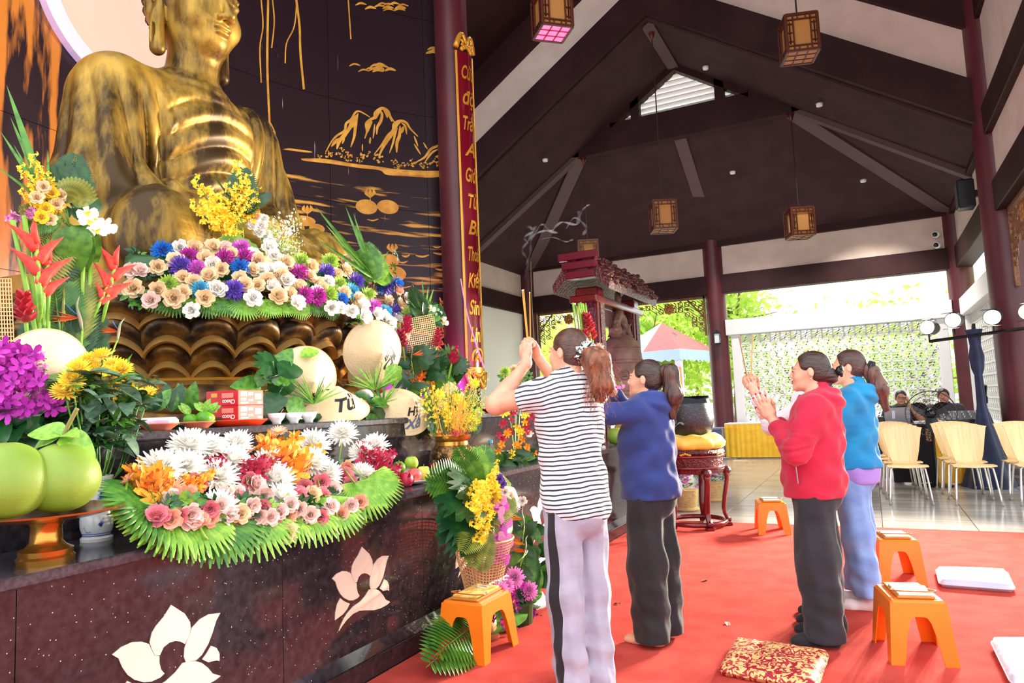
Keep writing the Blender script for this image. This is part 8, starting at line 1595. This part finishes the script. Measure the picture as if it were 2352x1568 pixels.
m = MB(); m.lathe([(0, 0), (0.12, 0), (0.13, 0.1), (0, 0.1)], 20); m.build('foam_pot', GREENS[1], B.t)
# ---- small yellow bunch behind the burner
Q = lambda u, v, dx=0.0: at(u, v, x=-2.72+dx)
B = Bouquet('wildflower_bunch', 'loose bunch of tiny yellow flowers behind the incense sticks', V3(-2.74, Q(1040, 1000)[1], T1))
for k in range(34): a, b = Q(1030, 1010), Q(uni(975, 1100), uni(885, 980)); sprig(B, 'baby_breath', RND.choice(['yellow', 'yellow', 'lime']), a, b)
for u, v in [(1090, 880), (1062, 930), (1010, 905), (1050, 915)]: B.add('daisy', 'yellow', Q(u, v, 0.04), tov(Q(u, v))+UPV*0.4, 0.04); B.stem(Q(u, v, 0.04), Q(1040, 1010), 0.003, 0)
for k in range(40): a = Q(uni(985, 1095), uni(920, 1010)); B.leaf('fern', RND.choice([0, 3, 1]), a, RIGHT*uni(-.6, .6)+UPV, uni(0.07, 0.13), up=tov(a))
m = MB(); m.lathe([(0, 0), (0.06, 0), (0.05, 0.12), (0.06, 0.16), (0, 0.15)], 18); m.build('vase', PW, B.t, smooth=True)
# ---- orange and red orchids by the striped woman's elbow
Q = lambda u, v, dx=0.0: at(u, v, x=-2.56+dx)
B = Bouquet('orchid_stand', 'stand of orange, yellow and red orchids behind the elbow of the striped woman', V3(-2.62, Q(1190, 1100)[1], T1))
for e in "crimson 1155 965,crimson 1170 985,crimson 1150 1000,gold 1165 1000,gold 1185 1020,gold 1200 1000,yellow 1190 985,gold 1210 1030,yellow 1205 960,crimson 1215 985,crimson 1225 960,white 1215 1000,gold 1150 1025,yellow 1175 1040,crimson 1210 970,gold 1225 1045,yellow 1160 950,crimson 1178 955".split(','):
    c, u, v = e.split(); p = Q(float(u), float(v), 0.05)
    for k in range(3): pp = p+V3(0, uni(-.04, .04), uni(-.035, .035)); B.add('spray_orchid', c, pp, tov(pp)+V3(uni(-.5, .5), uni(-.5, .5), uni(-.3, .4)), 0.032)
for k in range(26): a = Q(uni(1140, 1230), uni(1050, 1090)); B.leaf(RND.choice(['leaf', 'leaf_cluster', 'blade']), RND.choice([0, 1, 1]), a, RIGHT*uni(-1, 1)+UPV*uni(-.4, .7)+tov(a)*0.4, uni(0.12, 0.2), up=tov(a)+UPV*0.3)
for u, v, c in [(1180, 850, 'cream'), (1200, 840, 'cream'), (1170, 880, 'red'), (1185, 885, 'gold'), (1195, 905, 'yellow'), (1160, 855, 'lime')]: B.add('pompon' if c in ('cream', 'lime') else 'spray_orchid', c, Q(u, v, -0.2), tov(Q(u, v))+UPV*0.4, 0.05); B.stem(Q(u, v, -0.2), Q(1185, 1080), 0.005, 0)
for k in range(14): a = Q(uni(1160, 1215), uni(860, 930), -0.2); B.leaf('leaf_cluster', 0, a, RIGHT*uni(-1, 1)+UPV*uni(-.2, .8), 0.12, up=tov(a))
m = MB(); m.lathe([(0, 0), (0.09, 0), (0.1, 0.1), (0, 0.1)], 20); m.build('foam_pot', GREENS[1], B.t)
# ---- white and pink orchids with fruit, seen right of the striped woman
Q = lambda u, v, dx=0.0: at(u, v, x=-2.6+dx)
B = Bouquet('ginger_bouquet', 'tall bouquet of cut green stems, red gingers and pink orchids behind the frizzy ponytail', V3(-2.72, Q(1375, 1010)[1], T1))
for k in range(12): x = 1318+2.6*k; a, b = Q(x+20, 880), Q(x+uni(-3, 3), 694+uni(0, 10)); B.stem(a, b, 0.01, RND.choice([2, 4, 0]))
for u, v, u2, v2 in [(1360, 800, 1350, 740), (1365, 810, 1358, 760), (1350, 810, 1345, 770), (1370, 860, 1362, 815)]: a, b = Q(u, v, 0.05), Q(u2, v2, 0.05); B.leaf('ginger', 'red', a, b-a, np.linalg.norm(b-a)*1.4, up=tov(a))
for u, v, c in [(1380, 820, 'cream'), (1392, 840, 'cream'), (1385, 855, 'white'), (1398, 862, 'cream'), (1375, 800, 'blush')]: B.add('pompon', c, Q(u, v, 0.08), tov(Q(u, v))+UPV*0.2, 0.06)
for u, v in [(1405, 880), (1415, 890), (1420, 905), (1410, 900), (1400, 895), (1425, 885), (1398, 910)]: B.add('moth_orchid', 'palepink', Q(u, v, 0.08), tov(Q(u, v)), 0.05, spin=uni(-.4, .4))
for u, v in [(1370, 1020), (1380, 1030), (1390, 1040), (1398, 1050), (1403, 1062), (1378, 1012)]: B.add('moth_orchid', 'white', Q(u, v, 0.12), tov(Q(u, v)), 0.05, spin=uni(-.4, .4))
for u, v in [(1365, 985), (1372, 1000), (1380, 1075), (1370, 1060)]: B.add('spray_orchid', 'gold', Q(u, v, 0.1), tov(Q(u, v)), 0.05)
for k in range(16): a = Q(uni(1350, 1430), uni(880, 990)); B.leaf(RND.choice(['leaf', 'leaf_cluster']), RND.choice([0, 2]), a, RIGHT*uni(-1, 1)+UPV*uni(-.3, .8), 0.16, up=tov(a))
m = MB(); m.lathe([(0, 0), (0.1, 0), (0.11, 0.12), (0, 0.12)], 20); m.build('foam_pot', GREENS[1], B.t)
yb = Q(1395, 1000)[1]; pomz = V3(-2.5, yb, T1)
fruit('pomelo_fruit', 'green pomelo behind the shoulder of the navy jacket', pomz, 0.1, POM); PIN = mat('golden_pineapple', rgb(206, 168, 84), 0.4, col2=rgb(150, 110, 50), nscale=18, bump=0.8, bscale=30)
t = thing('pineapple', 'golden pineapple beside the green pomelo', 'fruit', (-2.52, yb+0.24, T1)); m = MB(); m.lathe([(0, 0), (0.06, 0.01), (0.085, 0.08), (0.08, 0.16), (0.05, 0.22), (0, 0.23)], 20); m.build('flesh', PIN, t, smooth=True)
for k in range(10): a = k*2.4; x = unit(V3(math.cos(a)*0.5, math.sin(a)*0.5, 1)); z = unit(V3(math.cos(a), math.sin(a), -0.3)-x*(x@V3(math.cos(a), math.sin(a), -0.3))); put('crown_leaf', fmesh('leaf', 3), t, V3(0, 0, 0.21), np.stack([x, np.cross(z, x), z], 1), 0.12)
# ---- basket on the floor before the altar
bb = V3(-2.12, at(1105, 1290, x=-2.12)[1], 0.006)
t = thing('flower_basket', 'tall open weave rattan basket standing on the carpet at the altar foot', 'basket', tuple(bb)); m = MB()
def bk(a, f): r = 0.075+0.1*f+0.02*f*f; z = 0.14+0.42*f+0.12*f*max(0, math.sin(a-2.2)); th = a; return V3(r*math.cos(th), r*math.sin(th), z)
for k in range(44): m.tube([bk(k*2*PI/44, f) for f in np.linspace(0, 1, 8)], 0.0022, 4)
for k in range(26): f = k/25; m.tube([bk(a, f) for a in np.linspace(0, 2*PI, 31)], 0.0024, 4, cap=False)
m.build('open_weave', WICK, t); m = MB(); m.tube([bk(a, 1.0) for a in np.linspace(0, 2*PI, 41)], 0.007, 6, cap=False); m.build('rim', WICK, t, smooth=True); m = MB(); m.lathe([(0, 0.0), (0.09, 0.0), (0.07, 0.14), (0, 0.14)], 20); m.build('foot', WICK, t, smooth=True)
Q = lambda u, v, dx=0.0: at(u, v, x=bb[0]+dx)
B = Bouquet('basket_bouquet', 'cascade of yellow and pink orchids with split leaves in the rattan basket', bb+V3(0, 0, 0.3))
for u, v, du, dv, s in [(1085, 1130, -60, 30, .3), (1090, 1150, -60, 90, .3), (1095, 1120, -50, -20, .26), (1080, 1200, -50, 60, .26)]: a, b = Q(u, v, 0.02), Q(u+du, v+dv, 0.08); B.leaf('split_leaf', 1, a, b-a, s, up=tov(a)+UPV*0.3)
for u2, v2 in [(1075, 1190), (1090, 1220), (1105, 1235), (1110, 1180), (1120, 1150), (1095, 1170), (1085, 1150), (1130, 1120), (1140, 1080), (1145, 1060), (1115, 1210), (1105, 1140), (1150, 1170), (1100, 1245), (1130, 1190), (1120, 1100)]: a, b = Q(1125, 1110, 0.03), Q(u2, v2, 0.1); sprig(B, 'oncidium', 'yellow', a, b, 1.15)
for e in "1145 1150,1150 1165,1140 1170,1152 1185,1138 1195,1150 1205,1145 1220,1155 1230,1140 1235,1150 1245,1148 1260,1142 1275,1152 1275,1158 1200,1160 1245,1150 1285".split(','): u, v = map(float, e.split()); B.add('moth_orchid', RND.choice(['lilac', 'palepink', 'palepink']), Q(u, v, 0.13), tov(Q(u, v))+V3(0, 0, -0.1), 0.05, spin=uni(-.5, .5))
for u, v, c in [(1147, 1100, 'violet'), (1152, 1110, 'violet'), (1160, 1130, 'white'), (1165, 1150, 'white'), (1170, 1140, 'cream'), (1162, 1165, 'white'), (1200, 1150, 'white')]: B.add('rose', c, Q(u, v, 0.1), tov(Q(u, v)), 0.034)
for u, v, c in [(1010, 1105, 0), (1015, 1090, 0), (1060, 1040, 0), (1095, 1030, 2), (1115, 1020, 0), (1050, 1070, 0), (1200, 1095, 4), (1080, 1060, 1), (1110, 1050, 0), (1045, 1110, 0)]: a, b = Q(1100, 1130), Q(u, v); sprig(B, 'fern', c, a, b, 1.05)
for u, v in [(1085, 1290), (1110, 1310), (1070, 1250), (1190, 1180), (1185, 1120)]: a, b = Q(1110, 1200, 0.1), Q(u, v, 0.15); sprig(B, 'fern', 4, a, b, 1.0)
B2 = Bouquet('floor_bouquet', 'low cluster of pink chrysanthemums and purple orchids on the carpet behind the stool', V3(-2.05, at(1190, 1420, x=-2.05)[1], 0.006)); Q = lambda u, v, dx=0.0: at(u, v, x=-2.03+dx)
for u, v, s in [(1182, 1326, .062), (1215, 1356, .058), (1148, 1358, .058), (1165, 1345, .045)]: B2.add('pompon', 'palepink', Q(u, v, 0.05), tov(Q(u, v))+V3(0, 0, 0.2), s)
for k in range(60): u, v = uni(1130, 1235), uni(1340, 1440); p = Q(u, v)+V3(uni(-.05, .05), 0, 0); B2.add('spray_orchid', RND.choice(['orchid', 'purple', 'orchid', 'lilac']), p, tov(p)+V3(uni(-.7, .7), uni(-.7, .7), uni(-.4, .4)), uni(0.026, 0.036))
for u2, v2 in [(1250, 1400), (1255, 1420), (1240, 1380), (1250, 1360), (1245, 1330), (1225, 1250), (1240, 1280), (1235, 1310), (1205, 1260), (1255, 1340), (1215, 1430), (1150, 1450), (1120, 1430), (1200, 1440)]: a, b = Q(1195, 1385, -0.02), Q(u2, v2, 0.0); sprig(B2, RND.choice(['palm_frond', 'fern', 'leaf']), RND.choice([0, 1, 2]), a, b, 1.0)
for u, v in [(1012, 1488), (1030, 1466)]: a, b = Q(1110, 1425, -0.05), Q(u, v, 0.05); sprig(B2, 'fern', 0, a, b, 1.0)
for u, v, u2, v2 in [(1195, 1300, 1205, 1270), (1190, 1290, 1215, 1265), (1200, 1250, 1205, 1200)]: a, b = Q(u, v, 0.02), Q(u2, v2, 0.02); B2.leaf('strelitzia', 'orange' if v < 1300 and v2 > 1210 else 'gold', a, b-a, 0.2, up=-RIGHT)
for k in range(30): a = Q(uni(1175, 1240), uni(1200, 1380), -0.05); B2.leaf(RND.choice(['leaf', 'big_leaf', 'leaf_cluster']), RND.choice([0, 1, 1]), a, RIGHT*uni(-1, 1)+UPV*uni(-.5, .8)+tov(a)*0.3, uni(0.1, 0.16), up=tov(a)+UPV*0.3)
m = MB(); m.lathe([(0, 0), (0.09, 0), (0.1, 0.12), (0, 0.12)], 20); m.build('foam_pot', GREENS[1], B2.t)
# ================================================================ garden outside
m = MB(); m.box((-60, 17.7, -0.5), (40, 90, -0.3)); struct(m.build('ground', mat('pale_paving', rgb(206, 202, 190), 0.9, col2=rgb(190, 184, 170), nscale=1))); 
TL = [mat('tree_leaf_light', rgb(196, 222, 110), 0.6, col2=rgb(168, 204, 84), nscale=2), mat('tree_leaf_mid', rgb(150, 192, 80), 0.6, col2=rgb(120, 168, 64), nscale=2)]
for g in TL: 
    N_, L_, B_ = nodes(g); tr = N_.new('ShaderNodeBsdfTranslucent'); tr.inputs[0].default_value = rgb(214, 236, 110); ms = N_.new('ShaderNodeMixShader'); ms.inputs[0].default_value = 0.45; L_.new(B_.outputs[0], ms.inputs[1]); L_.new(tr.outputs[0], ms.inputs[2]); L_.new(ms.outputs[0], N_['Material Output'].inputs[0])
BARK = mat('grey_bark', rgb(120, 104, 88), 0.9, bump=0.6, bscale=20)
def tree(label, x, y, h, r, n=2600, seed=1, leaf=0.2, cz=None, mt=0):
    rg = np.random.default_rng(seed); t = thing('garden_tree', label, 'tree', (x, y, -0.3), 0, 'trees in the garden'); cz = cz or h*0.6
    m = MB(); m.tube(bez((0, 0, 0), (0.1, 0.1, cz*0.6), (0, 0, cz)), [0.16]*13+[0.12]*6+[0.05]*6, 8) if 0 else m.tube([(0, 0, 0), (0.1, 0.05, cz*0.5), (0, 0, cz)], [0.17, 0.13, 0.08], 8)
    for k in range(7): a = k*0.9; m.tube([(0, 0, cz*0.55+0.1*k), (r*0.4*math.cos(a), r*0.4*math.sin(a), cz+0.2*k-0.4), (r*0.75*math.cos(a), r*0.75*math.sin(a), cz+0.35*k-0.3)], [0.07, 0.04, 0.015], 6)
    m.build('trunk', BARK, t, smooth=True)
    bl = rg.normal(size=(26, 3)); bl /= np.linalg.norm(bl, axis=1)[:, None]; bl = bl*rg.uniform(0.35, 0.85, (26, 1))*np.array([r, r, (h-cz)]); c = bl[rg.integers(0, 26, n)]+rg.normal(size=(n, 3))*r*0.2+np.array([0, 0, cz+0.3])
    d = rg.normal(size=(n, 3)); d /= np.linalg.norm(d, axis=1)[:, None]; u = np.cross(d, rg.normal(size=(n, 3))); u /= np.linalg.norm(u, axis=1)[:, None]; w = np.cross(d, u); s = leaf*rg.uniform(0.6, 1.3, (n, 1))
    V = np.stack([c-u*s, c+w*s*0.45, c+u*s, c-w*s*0.45], 1).reshape(-1, 3); me = quick_mesh('foliage', V, np.arange(n*4).reshape(-1, 4), smooth=False); me.materials.append(TL[mt]); o = put('foliage', me, t); o['kind'] = 'stuff'
for i, (u, y, h, r, n, lab) in enumerate([(1540, 27, 8, 3.2, 4200, 'light green tree directly behind the striped awning'), (1690, 25, 8.6, 2.0, 3600, 'light green tree seen above the left end of the pierced screen'), (1600, 33, 9, 3.4, 2600, 'pale tree between the far columns'), (1980, 30, 4.3, 3.2, 1500, 'low treetop above the middle of the pierced screen'), (2120, 27, 4.3, 2.2, 1300, 'low treetop above the right end of the pierced screen'), (1840, 27, 3.2, 3.4, 1500, 'dense low tree filling the middle of the pierced screen'), (1330, 34, 7, 3.5, 2600, 'pale far tree behind the bell'), (1480, 24, 5, 1.9, 2400, 'bushy tree left behind the awning')]):
    p = at(u, 900, y=y); tree(lab, p[0], y, h, r, n, i+1, 0.16 if y < 28 else 0.2, mt=0 if i in (0, 1, 2, 6) else 1, cz=h*0.55)
for i, (x, y, h, r) in enumerate([(5.0, 15.5, 5.5, 1.8), (6.5, 10.5, 6.0, 2.2), (6.0, 19.5, 6, 2.2)]): tree(['tree outside the right wall near the corner column', 'tree outside the right wall near the closest column', 'tree beyond the far right corner'][i], x, y, h, r, 3000, 20+i, 0.16, cz=h*0.5)
# market awning
kp = at(1530, 900, y=22.5); t = thing('awning_stall', 'small stall with grey and red awning outside the far opening', 'stall', (kp[0], 22.5, -0.3), -0.25)
GRYA = cloth('grey_awning', rgb(176, 168, 172)); REDA = cloth('faded_red_awning', rgb(190, 70, 66), rgb(120, 70, 76)); BLUA = cloth('pale_blue_valance', rgb(168, 190, 226))
w, d_ = 1.25, 1.3; m = MB(); m.add([(-w, -d_, 3.15), (0, 0, 4.15), (-w, d_, 3.15)], [(0, 1, 2)]); m.add([(-w, -d_, 3.15), (0, 0, 4.15), (w*0.0, -d_, 3.15)], [(0, 2, 1)]); m.build('grey_roof', GRYA, t)
m = MB(); m.add([(0.0, -d_, 3.15), (w, -d_, 3.15), (0, 0, 4.15), (w, d_, 3.15), (-w, d_, 3.15)], [(0, 1, 2), (1, 3, 2), (3, 4, 2)]); m.build('red_roof', REDA, t)
for k, (a, b) in enumerate((((-w, -d_), (w, -d_)), ((w, -d_), (w, d_)), ((-w, -d_), (-w, d_)))): m = MB(); a, b = V3(*a, 3.15), V3(*b, 3.15); rows = [[a+(b-a)*i/20 for i in range(21)], [a+(b-a)*i/20-V3(0, 0, 0.3+0.06*(i % 2)) for i in range(21)]]; m.grid(rows); m.build('valance', BLUA, t)
LILP = mat('lilac_post', rgb(196, 190, 222), 0.6); ORP = mat('orange_fret_post', rgb(226, 140, 70), 0.6); RDP = mat('red_key_pattern', rgb(206, 46, 40), 0.6)
for x in (-w+0.1, w-0.1):
    for y in (-d_+0.1, d_-0.1): m = MB(); m.box((x-0.09, y-0.09, 0), (x+0.09, y+0.09, 3.1), 0.01); m.build('post', LILP, t)
m = MB(); m.box((-0.72, -d_-0.05, 0), (-0.38, -d_+0.02, 2.95), 0.01); pb = m.build('patterned_board', ORP, t)
for k in range(5):
    z = 0.3+0.55*k; m = MB()
    for x0, x1, z0, z1 in ((-0.68, -0.42, z, z+0.05), (-0.68, -0.42, z+0.4, z+0.45), (-0.68, -0.63, z, z+0.45), (-0.47, -0.42, z, z+0.45), (-0.6, -0.5, z+0.15, z+0.3)): m.box((x0, -d_-0.065, z0), (x1, -d_-0.05, z1))
    m.build('key_motif', RDP, pb)
m = MB(); m.box((w-0.12, -d_-0.04, 0), (w+0.02, -d_+0.0, 2.6)); m.build('orange_trim', ORP, t)
p = at(1300, 900, y=40); m = MB(); m.box((-5, -4, 0), (5, 4, 5.2), 0.05); m.box((-5.4, -4.4, 5.2), (5.4, 4.4, 5.5), 0.05); tag(m.build('white_building', mat('white_facade', rgb(240, 240, 236), 0.8), None, loc=(p[0], 44, -0.3)), 'white building far behind the left fretwork valance', 'building')
# ================================================================ incense smoke
SMK = bpy.data.materials.new('smoke'); SMK.use_nodes = True; N_ = SMK.node_tree.nodes; N_.remove(N_['Principled BSDF']); pv = N_.new('ShaderNodeVolumeScatter'); pv.inputs['Color'].default_value = (0.86, 0.88, 1.0, 1); pv.inputs['Density'].default_value = 3.0; SMK.node_tree.links.new(pv.outputs[0], N_['Material Output'].inputs['Volume'])
def wisp(name, label, base, parts, seed=1):
    rw = random.Random(seed); t = thing(name, label, 'smoke', tuple(base)); b = V3(*base)
    for pts, r in parts:
        P = bez(*pts, n=7)-b; k = len(P); ph = rw.random()*6; rr_ = np.array([r*(0.35+0.65*abs(math.sin(ph+i*0.55)))*(0.5+0.8*i/k) for i in range(k)]); m = MB(); m.tube(P, rr_, 7, flat=0.5); m.build('wisp', SMK, t, smooth=True)
Q = lambda u, v, d=0.0: at(u, v, x=-1.66+d)
wisp('incense_smoke', 'curling blue grey incense smoke above the raised incense sticks', Q(1205, 640), [([Q(1206, 640), Q(1212, 600), Q(1200, 575), Q(1215, 550), Q(1230, 520)], 0.012), ([Q(1208, 610), Q(1218, 580), Q(1222, 545), Q(1250, 530), Q(1280, 535)], 0.014), ([Q(1215, 560), Q(1205, 545), Q(1225, 530), Q(1215, 520)], 0.016), ([Q(1225, 540), Q(1245, 515), Q(1265, 530), Q(1290, 510), Q(1325, 515), Q(1330, 485)], 0.016), ([Q(1300, 525), Q(1320, 500), Q(1345, 520), Q(1340, 540)], 0.014), ([Q(1330, 500), Q(1340, 480), Q(1352, 470)], 0.012), ([Q(1240, 550), Q(1270, 545), Q(1300, 555), Q(1315, 550)], 0.01)], 3)
Q = lambda u, v, d=0.0: at(u, v, x=-2.5+d)
wisp('incense_smoke', 'short twist of smoke rising left of the incense burner', Q(990, 1055), [([Q(988, 1055), Q(992, 1040), Q(986, 1025), Q(996, 1010), Q(990, 1000)], 0.016), ([Q(995, 1030), Q(1000, 1015), Q(996, 1005)], 0.012)], 5)
Q = lambda u, v, d=0.0: at(u, v, x=-1.62+d)
wisp('incense_smoke', 'small puff of smoke beside the black bowl gong', Q(1545, 990), [([Q(1545, 985), Q(1552, 965), Q(1544, 950), Q(1556, 940)], 0.02), ([Q(1550, 980), Q(1562, 970), Q(1570, 975)], 0.015)], 6)
Q = lambda u, v, d=0.0: at(u, v, y=4.6+d)
wisp('incense_smoke', 'thin curl of smoke beside the middle far column', Q(1690, 925), [([Q(1700, 925), Q(1685, 918), Q(1676, 908), Q(1684, 900)], 0.006)], 7)
